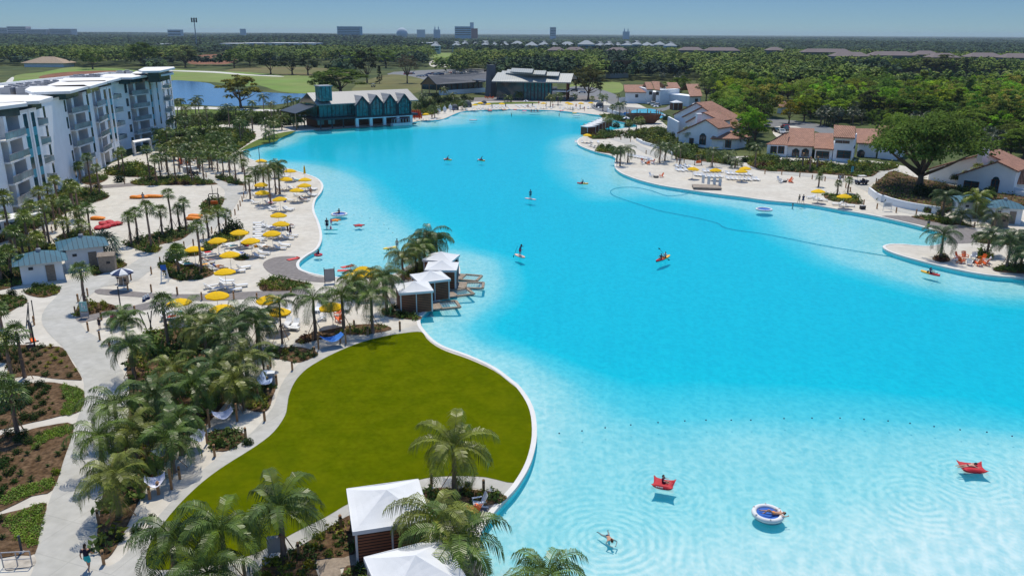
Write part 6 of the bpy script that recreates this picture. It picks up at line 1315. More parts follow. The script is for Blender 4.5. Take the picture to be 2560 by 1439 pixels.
# signs, cones, lifeguard chair, poles
t = thing("map_sign", "teal map board standing at the path corner by the planted island", "sign", V(213, 795), .1); m_ = MB(); m_.box((0, 0, 1.35), (.75, .06, 1.1)); bld(m_, "panel", mat("sign_teal", (.25, .5, .48), .6, .3, 6), t); m_ = MB(); [m_.bar((sx * .4, 0, 0), (sx * .4, 0, 1.9), .06) for sx in (-1, 1)]; m_.box((0, 0, .45), (.75, .07, .45)); bld(m_, "frame", M['grey_metal'], t)
m_ = MB(); m_.box((-.1, -.04, 1.5), (.18, .01, .5), .3); m_.box((.12, -.04, 1.3), (.14, .01, .3)); m_.box((0, -.04, 1.05), (.5, .01, .05)); bld(m_, "map_drawing", M['canvas'], t)
t = thing("beach_sign", "white framed notice board with blue lettering at the right beach edge", "sign", V(2217, 528), -.1); m_ = MB(); m_.box((0, 0, 1.2), (1.35, .06, .8)); bld(m_, "panel", M['canvas'], t); m_ = MB(); [m_.bar((sx * .7, 0, 0), (sx * .7, 0, 1.65), .07) for sx in (-1, 1)]; m_.bar((-.7, 0, .5), (.7, 0, .5), .05); bld(m_, "frame", M['white_metal'], t); m_ = MB(); [m_.box((-.42 + k * .17, -.04, 1.1), (.1, .012, .14)) for k in range(6)]; [m_.box((-.36 + k * .15, -.04, 1.38), (.07, .012, .08)) for k in range(6)]; bld(m_, "lettering", M['navy'], t)
t = thing("notice_board", "tall grey panel gate at the bay corner beside the front palms", "sign", V(825, 708), .3); m_ = MB(); m_.box((0, 0, 1.1), (1.2, .07, 1.6)); bld(m_, "panel", M['grey_metal'], t); m_ = MB(); [m_.bar((sx * .62, 0, 0), (sx * .62, 0, 2.1), .08) for sx in (-1, 1)]; bld(m_, "post", M['dark_metal'], t)
t = thing("bike_sign", "small banner sign next to the golf cart", "sign", V(2128, 447), 0); m_ = MB(); m_.bar((0, 0, 0), (0, 0, 2.6), .08); bld(m_, "post", M['dark_metal'], t); m_ = MB(); m_.box((0, 0, 2.1), (.5, .05, 1.2)); bld(m_, "banner", M['spandrel'], t)
t = thing("kiosk_board", "dark menu board beside the golf cart path", "sign", V(2101, 453), 0); m_ = MB(); m_.box((0, 0, 1.1), (1.3, .1, 1.0)); bld(m_, "panel", M['wood_grey'], t); m_ = MB(); [m_.bar((sx * .6, 0, 0), (sx * .6, 0, 1.6), .08) for sx in (-1, 1)]; bld(m_, "post", M['dark_metal'], t)
for k, (x, y) in enumerate(((360, 753), (365, 749), (371, 747))): t = thing("traffic_cone", "small blue and white cone on the sand, %s of three from the left" % ordw(k + 1), "cone", V(x, y), 0, "blue cones on the sand"); m_ = MB(); m_.lathe([(.2, 0), (.17, .3)], 10); bld(m_, "base", M['navy'], t); m_ = MB(); m_.lathe([(.17, .3), (.08, .62), (.01, .64)], 10); bld(m_, "tip", M['canvas'], t)
t = thing("lifeguard_chair", "white lifeguard chair with blue seat left of the planted island", "chair", V(413, 702), .3); m_ = MB(); [m_.bar((sx * .45, sy * .5, 0), (sx * .28, sy * .28, 1.5), .07) for sx in (-1, 1) for sy in (-1, 1)]; [m_.bar((-.4, -.4, z), (.4, -.4, z), .05) for z in (.4, .8, 1.2)]; bld(m_, "frame", M['white_paint'], t); m_ = MB(); m_.box((0, 0, 1.55), (.65, .6, .08)); m_.box((0, -.3, 1.85), (.65, .06, .6)); bld(m_, "seat", M['blue_mat'], t)
for x, yb, yt, lb in ((652, 430, 368, "tall thin dark mast beside the left beach palms"), (302, 770, 716, "thin grey shower pole on the sand near the planted island"), (55, 1382, 1338, "green and grey bollard post at the bottom left bed")):
    t = thing("mast" if yb < 500 else "pole", lb, "pole", V(x, yb)); m_ = MB(); m_.tube([(0, 0, 0), (0, 0, HT(x, yb, yt))], .07, 8); bld(m_, "shaft", M['dark_metal'], t); m_ = MB(); m_.lathe([(.16, 0), (.16, .1), (.08, .14)], 10); bld(m_, "base_plate", M['grey_metal'], t)
t = thing("speaker_bin", "black equipment box on the right beach edge", "box", V(2156, 523), .1); m_ = MB(); m_.box((0, 0, .35), (.9, .6, .6)); bld(m_, "case", M['black'], t); m_ = MB(); m_.box((0, 0, .68), (.94, .64, .06)); bld(m_, "lid", M['grey_metal'], t)
t = thing("utility_box", "grey metal utility box on stand at the lower left of the lawn", "box", V(690, 1395), .2); m_ = MB(); m_.box((0, 0, 1.0), (.8, .3, 1.0)); bld(m_, "case", M['grey_metal'], t); m_ = MB(); [m_.bar((sx * .4, 0, 0), (sx * .4, 0, 1.5), .07) for sx in (-1, 1)]; bld(m_, "leg", M['white_metal'], t)
t = thing("utility_box", "grey metal box beside the pale blue hammock", "box", V(680, 962), .2); m_ = MB(); m_.box((0, 0, .6), (.6, .5, 1.2)); bld(m_, "case", M['grey_metal'], t); m_ = MB(); m_.box((0, 0, 1.22), (.66, .56, .05)); bld(m_, "lid", M['white_metal'], t)
t = thing("handrail", "grey handrail at the bottom left steps", "railing", V(45, 1415), .1); m_ = MB(); [m_.bar((x, 0, 0), (x, 0, 1.0), .05) for x in (-.8, 0, .8)]; bld(m_, "post", M['grey_metal'], t); m_ = MB(); m_.bar((-.8, 0, 1.0), (.8, 0, 1.0), .05); m_.bar((-.8, 0, .5), (.8, 0, .5), .04); bld(m_, "rail", M['grey_metal'], t)
mk('wicker', (.09, .10, .11), .8, .2, 6)
for k, (x, y, s_) in enumerate(((1137, 275, 1.6), (1168, 268, 2.0), (1499, 269, 1.7), (1210, 262, 1.3))):
    t = thing("pod_seat", "dark domed pod seat on the far beach, %s from the left" % ordw((1, 2, 4, 3)[k]), "seat", V(x, y), 0, "domed pod seats"); m_ = MB(); m_.lathe([(s_, 0), (s_ * 1.02, s_ * .5), (s_ * .8, s_ * 1.1), (s_ * .3, s_ * 1.45), (.02, s_ * 1.5)], 12); bld(m_, "shell", M['wicker'], t, True); m_ = MB(); m_.box((0, -s_ * .8, .4), (s_ * 1.1, .6, .3)); bld(m_, "cushion", M['canvas'], t)
for k, (x, y) in enumerate(((1112, 283), (1126, 278), (1098, 284))):
    t = thing("hanging_chair", "white egg shaped hanging chair on the far left beach, %s from the left" % ordw((2, 3, 1)[k]), "chair", V(x, y), 0, "hanging egg chairs"); m_ = MB(); m_.tube([(0, .8, 0), (0, .9, 2), (0, .5, 3), (0, 0, 2.9)], .06, 6); bld(m_, "stand", M['white_metal'], t); m_ = MB(); m_.sphere((0, 0, 1.4), (.75, .7, 1.1), 10, 8); bld(m_, "egg_seat", M['sling'], t)
# ---- people on land
def pp(px, py, rz, kind, lb, top=None, bot=(.02, .05, .2), sk_=0, hr_=0, s_=1.0): person(lb, V(px, py), rz, kind, top, bot, sk_, hr_, s_)
pp(222, 1425, .1 + PI * 0, 'walk', "man in dark t-shirt and turquoise shorts walking up the main path", (.012, .012, .03), (.02, .38, .40), 0, 0, 1.02)
pp(287, 820, .3, 'walk', "woman in patterned top and blue skirt walking on the sand", (.35, .06, .12), (.03, .15, .25), 0, 1); pp(250, 822, PI - .3, 'stand', "small child in black by the path on the left sand", (.01, .01, .015), (.02, .02, .05), 2, 1, .75)
pp(297, 708, PI, 'stand', "attendant under the striped parasol", (.6, .6, .6), (.02, .02, .05), 1); pp(359, 504, 0, 'stand', "person in grey standing among the far orange loungers", (.2, .22, .25), (.15, .17, .2), 1)
pp(778, 490, PI, 'stand', "person in red-brown at the lagoon edge beneath the beach parasols", None, (.2, .02, .02), 1); pp(727, 590, 1, 'walk', "person in black stooping by the lower beach loungers", (.01, .01, .015), (.02, .02, .1), 1, 0, .95); pp(720, 586, -1, 'stand', "second person in black at the lower beach loungers", (.01, .01, .02), (.05, .03, .02), 3)
pp(1997, 509, .2, 'walk', "person in dark shorts strolling the right shore, left of the couple", None, (.02, .04, .12), 1); pp(2007, 509, .1, 'walk', "person in dark swimwear strolling the right shore, right of the couple", (.02, .03, .09), (.02, .04, .12), 0); pp(2099, 456, .5, 'stand', "person in pale blue standing at the dark menu board", (.35, .5, .6), (.3, .3, .35), 1)
pp(2319, 574, .3, 'stand', "person at the entry rail of the right-hand bay", (.1, .1, .12), (.5, .4, .05), 1)
pp(1055, 293, .3, 'stand', "person beside the upright kayaks", (.3, .4, .5), (.05, .05, .1), 1); pp(1080, 297, .3, 'stand', "person at the launch beside the boathouse", (.4, .1, .1), (.02, .02, .1), 2)
fs_ = [(1095, 288), (1134, 281), (1153, 276), (1230, 271), (1264, 270), (1320, 270), (1331, 268), (1365, 268), (1382, 270), (1395, 266), (1432, 279), (1440, 270), (1461, 278), (1485, 271), (1212, 243), (1225, 242), (1245, 250), (1400, 262), (1450, 273), (1347, 262)]
cp_ = [(.5, .05, .05), (.05, .1, .35), (.6, .6, .6), (.02, .02, .03), (.7, .3, .1), (.1, .4, .4)]
cn_ = ["red", "blue", "white", "black", "orange", "teal"]
for k, (x, y) in enumerate(sorted(fs_)): person("tiny bather in %s on the far beach, %s from the left" % (cn_[k % 6], ordw(k + 1)), V(x, y), random.random() * 6, ('stand', 'walk')[k % 2], cp_[k % 6], cp_[(k + 2) % 6], k % 4, 0, 1.05, "bathers on the far beach")
ls_ = [(x, y) for x, y, _ in [(a[0], a[1], 0) for a in sorted(lw_loung, key=lambda t: t[1])]]
ll = sorted(lw_loung, key=lambda t: t[1]); sel = [ll[i] for i in (13, 14, 19, 30, 37, 43, 50, 55) if i < len(ll)]
for k, (x, y, rz) in enumerate(sel): person("sunbather in %s reclining on a left beach lounger, %s nearest" % (cn_[k % 6], ordw(k + 1)), (x, y), rz, 'lounge', cp_[k % 6] if k % 2 else None, cp_[(k + 3) % 6], k % 4, 0, 1.0, "sunbathers on the left beach", .02)

# closed parasol, towels and bags
q = V(762, 437, 1.0); t = thing("closed_parasol", "tall closed orange parasol at the tip of the left beach", "parasol", (q.x, q.y, 0)); m_ = MB(); m_.lathe([(.05, 3.0), (.16, 2.6), (.22, 1.9), (.26, 1.3), (.12, 1.25)], 10); bld(m_, "folded_canopy", M['umb'], t); m_ = MB(); m_.tube([(0, 0, 0), (0, 0, 3.1)], .03, 6); bld(m_, "pole", M['white_metal'], t)
TW = [((.05, .12, .5), "blue"), ((.6, .05, .05), "red"), ((.6, .6, .6), "white"), ((.75, .35, .05), "orange"), ((.05, .4, .4), "teal")]
rt_ = random.Random(8); tl = sorted(rt_.sample(ll, 16), key=lambda t: t[1])
for k, (x, y, rz) in enumerate(tl):
    col, cn = TW[k % 5]; t = thing("beach_towel", "%s towel spread on a left beach lounger, %s nearest of 16" % (cn, ordw(k + 1)), "towel", (x, y, .37), rz, "towels on the left beach loungers"); m_ = MB(); m_.box((0, .2, .0), (.58, 1.0, .03)); m_.build("cloth", M['fabric_obj'], t, False, False, color=col); m_ = MB(); m_.box((0, .62, .005), (.585, .08, .035)); m_.build("stripe", M['canvas'], t, False, False)
for k, (x, y) in enumerate(((610, 640), (640, 618), (592, 590), (712, 505), (745, 470), (690, 560), (735, 480), (450, 785))):
    q = V(x, y); col, cn = TW[(k + 2) % 5]; t = thing("beach_bag", "small %s bag on the left beach sand, %s in order" % (cn, ordw(k + 1)) if 0 else "small %s beach bag on the sand, %s of 8 counting the farthest first" % (cn, ordw((7, 6, 5, 3, 1, 4, 2, 8)[k])), "bag", q, k, "beach bags on the sand"); m_ = MB(); m_.prism([(-.25, -.12), (.25, -.12), (.2, .12), (-.2, .12)], 0, .35); m_.build("pouch", M['fabric_obj'], t, False, False, color=col); m_ = MB(); m_.tube([(-.15, 0, .34), (-.1, 0, .5), (.1, 0, .5), (.15, 0, .34)], .015, 5); bld(m_, "handle", M['canvas'], t)
# ================================================================== vegetation
def quad_cloud(cen, nrm, size, asp=1.0, rng=None, fold=0.0):
    """cen (n,3), nrm (n,3), size (n,) -> vertex and face arrays of little leaf faces"""
    n = len(cen); r = rng.normal(size=(n, 3)); nrm = nrm / (np.linalg.norm(nrm, axis=1)[:, None] + 1e-9)
    t = np.cross(nrm, r); t /= (np.linalg.norm(t, axis=1)[:, None] + 1e-9); b = np.cross(nrm, t); s = size[:, None]
    v = np.stack([cen - t * s * asp, cen - b * s * .6, cen + t * s * asp, cen + b * s * .6], 1).reshape(-1, 3)
    f = np.arange(n * 4).reshape(n, 4); return v, f
def np_mesh(name, v, f, m):
    me = bpy.data.meshes.new(name); nf = len(f); k = f.shape[1]; me.vertices.add(len(v)); me.vertices.foreach_set("co", v.astype(np.float32).ravel())
    me.loops.add(nf * k); me.loops.foreach_set("vertex_index", f.astype(np.int32).ravel()); me.polygons.add(nf)
    me.polygons.foreach_set("loop_start", (np.arange(nf) * k).astype(np.int32)); me.polygons.foreach_set("loop_total", np.full(nf, k, np.int32)); me.materials.append(m); me.update(calc_edges=True); return me
def crown_cloud(seed, nc, per, leaf, shape='round', R_=5.0, z0=3.2, z1=10.0):
    rng = np.random.default_rng(seed); cs = []
    while len(cs) < nc:
        p = rng.normal(size=3); p /= np.linalg.norm(p); 
        if p[2] < -.75: continue
        rad = rng.uniform(.62, .95) if rng.random() < .8 else rng.uniform(.2, .6)
        p = p * rad
        if shape == 'cone': zf = rng.random() ** 1.3; a = rng.uniform(0, 2 * PI); rr = (1 - zf) * rng.uniform(.5, 1); p = np.array([rr * math.cos(a), rr * math.sin(a), zf * 2 - 1])
        if shape == 'flat': p[2] = p[2] * .85 + .15 * (1 - (p[0] ** 2 + p[1] ** 2)); p[:2] *= 1 + .18 * math.sin(3 * math.atan2(p[1], p[0]) + seed)
        cs.append(p)
    cs = np.array(cs); zc, zr = (z0 + z1) / 2, (z1 - z0) / 2
    C = np.stack([cs[:, 0] * R_, cs[:, 1] * R_, zc + cs[:, 2] * zr], 1); rc_ = rng.uniform(.17, .34, nc) * R_
    out = []; nn = []
    for c, r_, dirc in zip(C, rc_, cs):
        d = rng.normal(size=(per, 3)); d /= np.linalg.norm(d, axis=1)[:, None]; d[:, 2] = np.abs(d[:, 2]) * .95 - .1
        rad = rng.uniform(.55, 1.0, per)[:, None]; out.append(c + d * r_ * rad * np.array([1, 1, .72])); nn.append(d + rng.normal(size=(per, 3)) * .35 + np.array([0, .15, .85]))
    cen = np.concatenate(out); nr = np.concatenate(nn); sz = leaf * rng.uniform(.6, 1.3, len(cen)); return quad_cloud(cen, nr, sz, 1.0, rng), C
def trunk_mesh(seed, C, r0=.28, ztop=4.5, nl=7, zb=2.0):
    rng = random.Random(seed); m_ = MB(); m_.tube([(0, 0, -.1), (.05, 0, zb * .5), (0, .05, zb), (.1, 0, ztop)], [r0 * 1.5, r0, r0 * .9, r0 * .5], 8)
    idx = rng.sample(range(len(C)), min(nl, len(C)))
    for i in idx: c = C[i]; a = Vector((0, 0, zb * rng.uniform(.75, 1.2))); b = Vector(c) * .95; mid = a.lerp(b, .5) + Vector((0, 0, -.3)); m_.tube([a, mid, b], [r0 * .6, r0 * .38, r0 * .12], 6)
    return m_.mesh("trunk", M['trunk'], None, True)
TV = {}
for nm, args in dict(near1=(11, 46, 62, .30, 'round'), near2=(12, 52, 58, .30, 'flat'), near3=(13, 40, 60, .32, 'round'), mid1=(21, 34, 30, .45, 'round'), mid2=(22, 38, 28, .45, 'flat'), mid3=(23, 30, 30, .48, 'round'), cone1=(31, 44, 30, .36, 'cone')).items():
    (v, f), C = crown_cloud(args[0], args[1], args[2], args[3], args[4], 5.0, 1.5 if nm != 'cone1' else .6, 10.0)
    TV[nm] = (np_mesh("crown", v, f, M['leaf_obj']), trunk_mesh(args[0], C))
(v, f), C = crown_cloud(84, 105, 130, .33, 'flat', 12.0, 3.0, 14.6); TV['oak'] = (np_mesh("crown", v, f, M['leaf_obj']), trunk_mesh(5, C, .60, 8, 13, 2.8))
(v, f), C = crown_cloud(78, 44, 34, .27, 'flat', 5.0, 2.2, 10.0); TV['airy'] = (np_mesh("crown", v, f, M['leaf_obj']), trunk_mesh(6, C, .24, 5, 16, 2.4))
DK, MD, BR, OL, YG, GY = (.060, .098, .022), (.088, .135, .028), (.13, .20, .022), (.14, .145, .038), (.28, .27, .02), (.12, .11, .07)
DK, MD, BR, OL, YG = [tuple(c * 1.2 for c in q_) for q_ in (DK, MD, BR, OL, YG)]
DK, MD, BR, OL, YG = [(r_ * 1.3, g_ * 1.28, b_ * .75) for r_, g_, b_ in (DK, MD, BR, OL, YG)]
def tree(kind, loc, h_, wd_, col, label, grp, name="tree", base=10.0, bw=10.0, cat="tree", rz=None):
    t = thing(name, label, cat, (loc[0], loc[1], 0), random.uniform(0, 6.28) if rz is None else rz, grp); t.scale = (wd_ / bw, wd_ / bw, h_ / base)
    part("crown", TV[kind][0], t, color=col); part("trunk", TV[kind][1], t); return t
q = V(2297, 478); tree('oak', q, 13.9, 22, (.10, .16, .026), "huge spreading dark green oak on the raised bed at the right", "notable trees", "oak_tree", 14.0, 24.0).location[2] = .9
KEY = [("near3", 602, 270, 181, 118, (.20, .19, .03), "broad olive tree with bare limbs beside the pond", "oak_tree"), ("near1", 852, 236, 166, 138, DK, "large dark fig-like tree right behind the boathouse roof", "oak_tree"), ("near1", 800, 232, 176, 60, DK, "dark tree behind the lantern of the boathouse", "oak_tree"),
 ("mid1", 677, 186, 132, 62, (.03, .05, .015), "dark golf course tree left of a row of three", "tree"), ("mid2", 731, 187, 136, 66, (.035, .06, .018), "dark golf course tree in the middle of a row of three", "tree"), ("mid3", 770, 187, 132, 60, (.03, .05, .015), "dark golf course tree right of a row of three", "tree"),
 ("mid1", 232, 173, 122, 60, DK, "dark tree on the golf course left of the bright one", "tree"), ("near2", 364, 172, 104, 78, (.07, .12, .012), "tall bright green tree beyond the hotel roof", "tree"), ("mid1", 464, 169, 116, 64, (.09, .11, .03), "pale green rounded tree by the mast", "tree"), ("mid3", 586, 170, 122, 62, DK, "dark rounded tree above the pond", "tree"), ("mid2", 625, 166, 128, 45, MD, "smaller green tree right of the pond tree", "tree"),
 ("mid2", 918, 208, 118, 64, (.035, .045, .02), "tall dark ragged pine behind the boathouse", "pine_tree"), ("cone1", 949, 209, 166, 26, (.018, .032, .014), "dark conical cedar on the olive meadow", "conifer_tree"), ("airy", 1018, 208, 134, 60, GY, "grey bare branched tree by the car park", "tree"), ("mid1", 965, 170, 125, 60, DK, "dark tree at the car park edge", "tree"), ("mid3", 880, 180, 130, 70, MD, "green tree behind the dark ragged pine", "tree"),
 ("near1", 1471, 250, 158, 84, (.10, .10, .03), "weeping olive cypress by the clubhouse drive", "cypress_tree"), ("near3", 1440, 222, 165, 60, (.09, .10, .03), "olive tree behind the weeping cypress", "tree"), ("airy", 1765, 256, 184, 62, (.12, .17, .04), "feathery pale green tree behind the villas", "tree"), ("near3", 1972, 308, 246, 60, (.24, .21, .015), "yellow leafed tree at the bend of the back road", "tree"), ("near1", 2010, 304, 236, 66, (.13, .19, .012), "vivid lime green tree right of the yellow one", "tree"),
 ("near1", 2285, 314, 228, 150, (.065, .125, .010), "broad bright green tree behind the long villa", "tree"), ("airy", 1887, 352, 222, 78, (.06, .08, .025), "tall slim airy pine between the two villas", "pine_tree"), ("near2", 2170, 306, 222, 66, (.07, .085, .03), "tall dark pine with a yellowish top in the woods", "pine_tree"), ("mid2", 2330, 210, 188, 26, DK, "small lone dark tree on the right fairway", "tree"),
 ("near3", 2190, 330, 268, 60, DK, "dark tree directly behind the two storey part of the long villa", "tree"), ("near1", 2420, 345, 262, 110, MD, "broad green tree right of the bright one", "tree"), ("near2", 2520, 350, 250, 110, DK, "large dark tree near the right edge", "tree"), ("near3", 1850, 370, 318, 44, DK, "small dark tree at the corner of the stepped villa", "tree"), ("near1", 2150, 300, 240, 70, MD, "mid green tree in the woods behind the villa", "tree"), ("near3", 1868, 335, 262, 50, MD, "mid green tree close behind the stepped villa", "tree"), ("near2", 1905, 318, 256, 56, DK, "dark spreading tree between the villas at the road", "tree"), ("near1", 1795, 285, 222, 60, MD, "tall green tree rising behind the stepped villa roof", "tree"), ("near3", 2235, 345, 276, 64, BR, "light green tree at the right end of the long villa", "tree"), ("near1", 2525, 395, 318, 80, MD, "green tree rising right behind the right-hand villa", "tree"), ("near2", 2405, 375, 300, 70, MD, "green tree between the oak and the right-hand villa", "tree"), ("near2", 2092, 303, 250, 80, BR, "light green tree just behind the road bend", "tree"), ("near1", 1700, 238, 188, 56, MD, "green tree right behind the two storey villas", "tree"), ("cone1", 2410, 196, 150, 34, (.03, .05, .02), "dark conical tree beyond the right fairway", "conifer_tree"), ("mid1", 2360, 192, 137, 120, (.085, .10, .03), "wide olive tree mass beyond the right fairway", "tree"), ("mid2", 2238, 193, 147, 60, DK, "dark rounded tree beyond the right fairway", "tree")]
for kd, bx, by_, ty, wpx, col, lb, nm in KEY:
    q = V(bx, by_); d_ = (q - Vector((0, 0, HC))).dot(_fwd); tree(kd, q, HT(bx, by_, ty), wpx * d_ / FOC, col, lb, None, nm)
def inpoly(x, y, pl):
    c = False; n_ = len(pl)
    for i in range(n_):
        x0, y0 = pl[i]; x1, y1 = pl[(i + 1) % n_]
        if (y0 > y) != (y1 > y) and x < x0 + (y - y0) * (x1 - x0) / (y1 - y0): c = not c
    return c
def topx(X, Y, Z=0.0):
    q = Vector((X, Y, Z - HC)); zf = q.dot(_fwd); return (CX + FOC * q.dot(cr) / zf, CY + FOC * q.dot(cd) / zf)
WOODS = [P("1835,352 1905,374 1912,350 1925,326 1920,290 1860,262 1800,258 1822,300"), P("2110,305 2250,306 2420,322 2460,352 2560,405 2740,460 2740,226 2460,236 2300,238 2200,228 2120,205 1990,192 1760,192 1700,198 1752,226 1780,250 1990,262 2000,292"),
         P("1590,194 1760,200 2180,188 2180,150 1700,138 1582,140 1584,170"), P("1100,174 1430,178 1440,200 1500,205 1508,180 1500,150 1140,152"), P("2180,186 2250,189 2560,201 2800,206 2800,160 2400,158 2180,158"),
         P("-60,166 60,160 250,170 400,164 480,164 480,140 -60,138"), P("640,160 860,164 1080,160 1080,128 640,126"), P("560,164 640,170 640,140 600,136 590,150"), P("1110,200 1240,174 1430,180 1440,170 1180,168 1100,180")]
NOGO = [P("1925,250 1995,258 1990,296 1925,296"), P("1895,296 2050,305 2120,330 2110,350 1895,350"), P("1548,200 1765,200 1765,262 1548,262"), P("1500,146 1600,146 1600,186 1500,190"), P("1080,131 1150,131 1140,170 1075,170"), P("640,164 900,166 900,200 640,190"), P("2050,300 2215,305 2260,350 2190,360 2050,350"), P("60,160 165,160 165,176 60,176")]
rw = random.Random(21); cand = []
y = 150.0
while y < 1150:
    sp = 7.6 if y < 330 else (9.5 if y < 480 else 12.0 if y < 800 else 17)
    xw = y * .75; x = -xw
    while x < xw:
        X, Y = x + rw.uniform(-.42, .42) * sp, y + rw.uniform(-.42, .42) * sp; px, py = topx(X, Y)
        if -60 < px < 2640 and any(inpoly(px, py, w_) for w_ in WOODS) and not any(inpoly(px, py, w_) for w_ in NOGO): cand.append((X, Y, px, py))
        x += sp
    y += sp
cand.sort(key=lambda c: c[1]); NIND = 262
cols_ = [(DK, "dark green"), (MD, "mid green"), (BR, "bright green"), (OL, "olive"), ((.10, .16, .03), "deep green"), ((.21, .26, .045), "pale green"), ((.15, .24, .018), "fresh green")]
ind = sorted(cand[:NIND], key=lambda c: c[2])
for k, (X, Y, px, py) in enumerate(ind):
    col, cn = cols_[int(rw.random() ** 1.2 * 7)]; col = tuple(c * rw.uniform(.95, 1.45) for c in col); kd = rw.choice(['near1', 'near2', 'near3']) if Y < 260 else rw.choice(['mid1', 'mid2', 'mid3', 'mid2', 'airy'] if rw.random() < .9 else ['cone1'])
    tree(kd, (X, Y), rw.uniform(7.0, 13.0), rw.uniform(8.0, 14), col, "%s tree in the woods behind the villas, %s counted from the left" % (cn, ordw(k + 1)), "trees in the woods")
# far woods and forest: nobody could count them
def replicate(name, label, places, base_v, base_f, m):
    P_ = np.array([(a[0], a[1], a[2], a[3], a[4]) for a in places]); n = len(P_); nv = len(base_v); ca, sa = np.cos(P_[:, 4]), np.sin(P_[:, 4])
    V_ = np.empty((n, nv, 3)); V_[:, :, 0] = (base_v[None, :, 0] * ca[:, None] - base_v[None, :, 1] * sa[:, None]) * P_[:, 2, None] + P_[:, 0, None]
    V_[:, :, 1] = (base_v[None, :, 0] * sa[:, None] + base_v[None, :, 1] * ca[:, None]) * P_[:, 2, None] + P_[:, 1, None]; V_[:, :, 2] = base_v[None, :, 2] * P_[:, 3, None]
    F_ = (base_f[None] + (np.arange(n) * nv)[:, None, None]).reshape(-1, base_f.shape[1]); me = np_mesh(name, V_.reshape(-1, 3), F_, m)
    o = bpy.data.objects.new(name, me); COL.objects.link(o); tag(o, label, None, None, 'stuff'); return o
(mv, mf_), _ = crown_cloud(91, 26, 11, .75, 'round', 5.0, 1.5, 10.0); (lv, lf_), _ = crown_cloud(92, 16, 6, 1.25, 'round', 5.0, .5, 10.0)
rest = cand[NIND:]; grp_ = [[], [], []]
for X, Y, px, py in rest: grp_[rw.randrange(3)].append((X, Y, rw.uniform(.9, 1.5) * (1 + Y / 2500), rw.uniform(1.05, 1.5), rw.uniform(0, 6.3)))
fm = [mat("woods_a", (.125, .19, .024), .9, .5, .3, col2=(.16, .22, .032)), mat("woods_b", (.075, .125, .026), .9, .5, .3, col2=(.10, .155, .03)), mat("woods_c", (.19, .22, .04), .9, .5, .3, col2=(.15, .22, .03))]
for k in range(3): replicate("far_woods", ("mixed green tree crowns of the middle distance woods", "dark tree crowns of the middle distance woods", "pale olive tree crowns of the middle distance woods")[k], grp_[k], mv, mf_, fm[k])
GAP = [P("480,139 600,133 600,162 470,162"), P("780,127 890,128 890,146 790,147"), P("1040,131 1150,131 1140,170 1075,170"), P("-60,164 380,168 380,240 -60,260"), P("400,166 560,166 840,160 860,245 400,290"), P("880,165 1090,168 1070,250 880,250"), P("2170,184 2250,188 2600,200 2600,224 2280,226"), P("985,170 1240,168 1235,205 985,205")]
fp = [[], []]; y = 560.0
while y < 9500:
    sp = 11 + (y - 560) * .008; sp = min(sp, 46); xw = y * .72; x = -xw
    while x < xw:
        X, Y = x + rw.uniform(-.45, .45) * sp, y + rw.uniform(-.45, .45) * sp; px, py = topx(X, Y); x += sp
        if px < -40 or px > 2600: continue
        if Y < 1160 and (any(inpoly(px, py, w_) for w_ in WOODS)): continue
        if any(inpoly(px, py, w_) for w_ in GAP): continue
        if 115 < py < 127 and ((380 < px < 440) or (545 < px < 795) or (1060 < px < 1700)) and rw.random() < .9: continue
        if Y > 5500 and rw.random() < .3: continue
        s_ = rw.uniform(1.1, 1.7) * (sp / 11) ** .85; zz = rw.uniform(.85, 1.35) if px > 1000 or py > 110 else rw.uniform(1.2, 2.0)
        fp[0 if rw.random() < .7 else 1].append((X, Y, s_, zz * (1 + .25 * math.sin(X * .004 + Y * .0013)), rw.uniform(0, 6.3)))
    y += sp
replicate("forest", "dark pine forest reaching the horizon", fp[0], lv, lf_, mat("forest_a", (.020, .045, .026), .95, .5, .06, col2=(.030, .062, .026))); replicate("forest", "greener crowns mixed into the forest towards the horizon", fp[1], lv, lf_, mat("forest_b", (.065, .11, .028), .95, .4, .06, col2=(.045, .085, .028)))
print("forest", len(fp[0]), len(fp[1]), "woods", len(cand))

# ---- palms
def fan_crown(seed, n_=26, R_=1.15, boots=True):
    rng = random.Random(seed); m_ = MB()
    for i in range(n_):
        f = i / n_; el = lerp(1.35, -.75, f ** .9) + rng.uniform(-.12, .12); az = i * 2.4 + rng.uniform(-.3, .3); L_ = R_ * rng.uniform(.5, .68)
        d = Vector((math.cos(az) * math.cos(el), math.sin(az) * math.cos(el), math.sin(el))); b = Vector((0, 0, .02)); e = b + d * L_; m_.bar(b, e, .03, .02)
        side = d.cross(Vector((0, 0, 1))).normalized() if abs(d.z) < .98 else Vector((1, 0, 0)); up = side.cross(d).normalized(); K = 9; fl_ = R_ * rng.uniform(.55, .75)
        for k in range(K):
            a = (k / (K - 1) - .5) * 3.3; dd = (d * math.cos(a) + side * math.sin(a)).normalized(); w_ = side * math.cos(a) - d * math.sin(a); ww = .05 * R_
            p1 = e + dd * fl_ * .55 + up * .04; p2 = e + dd * fl_ - Vector((0, 0, fl_ * rng.uniform(.15, .45)))
            m_.add([e, p1 + w_ * ww, p2, p1 - w_ * ww], [(0, 1, 2, 3)])
    if boots: 
        for k in range(10): a = k * 2.4; m_.bar((.05 * math.cos(a), .05 * math.sin(a), -.5 + k * .05), (.24 * math.cos(a), .24 * math.sin(a), -.35 + k * .05), .06, .03)
    return m_.mesh("crown", M['palm_leaf'])
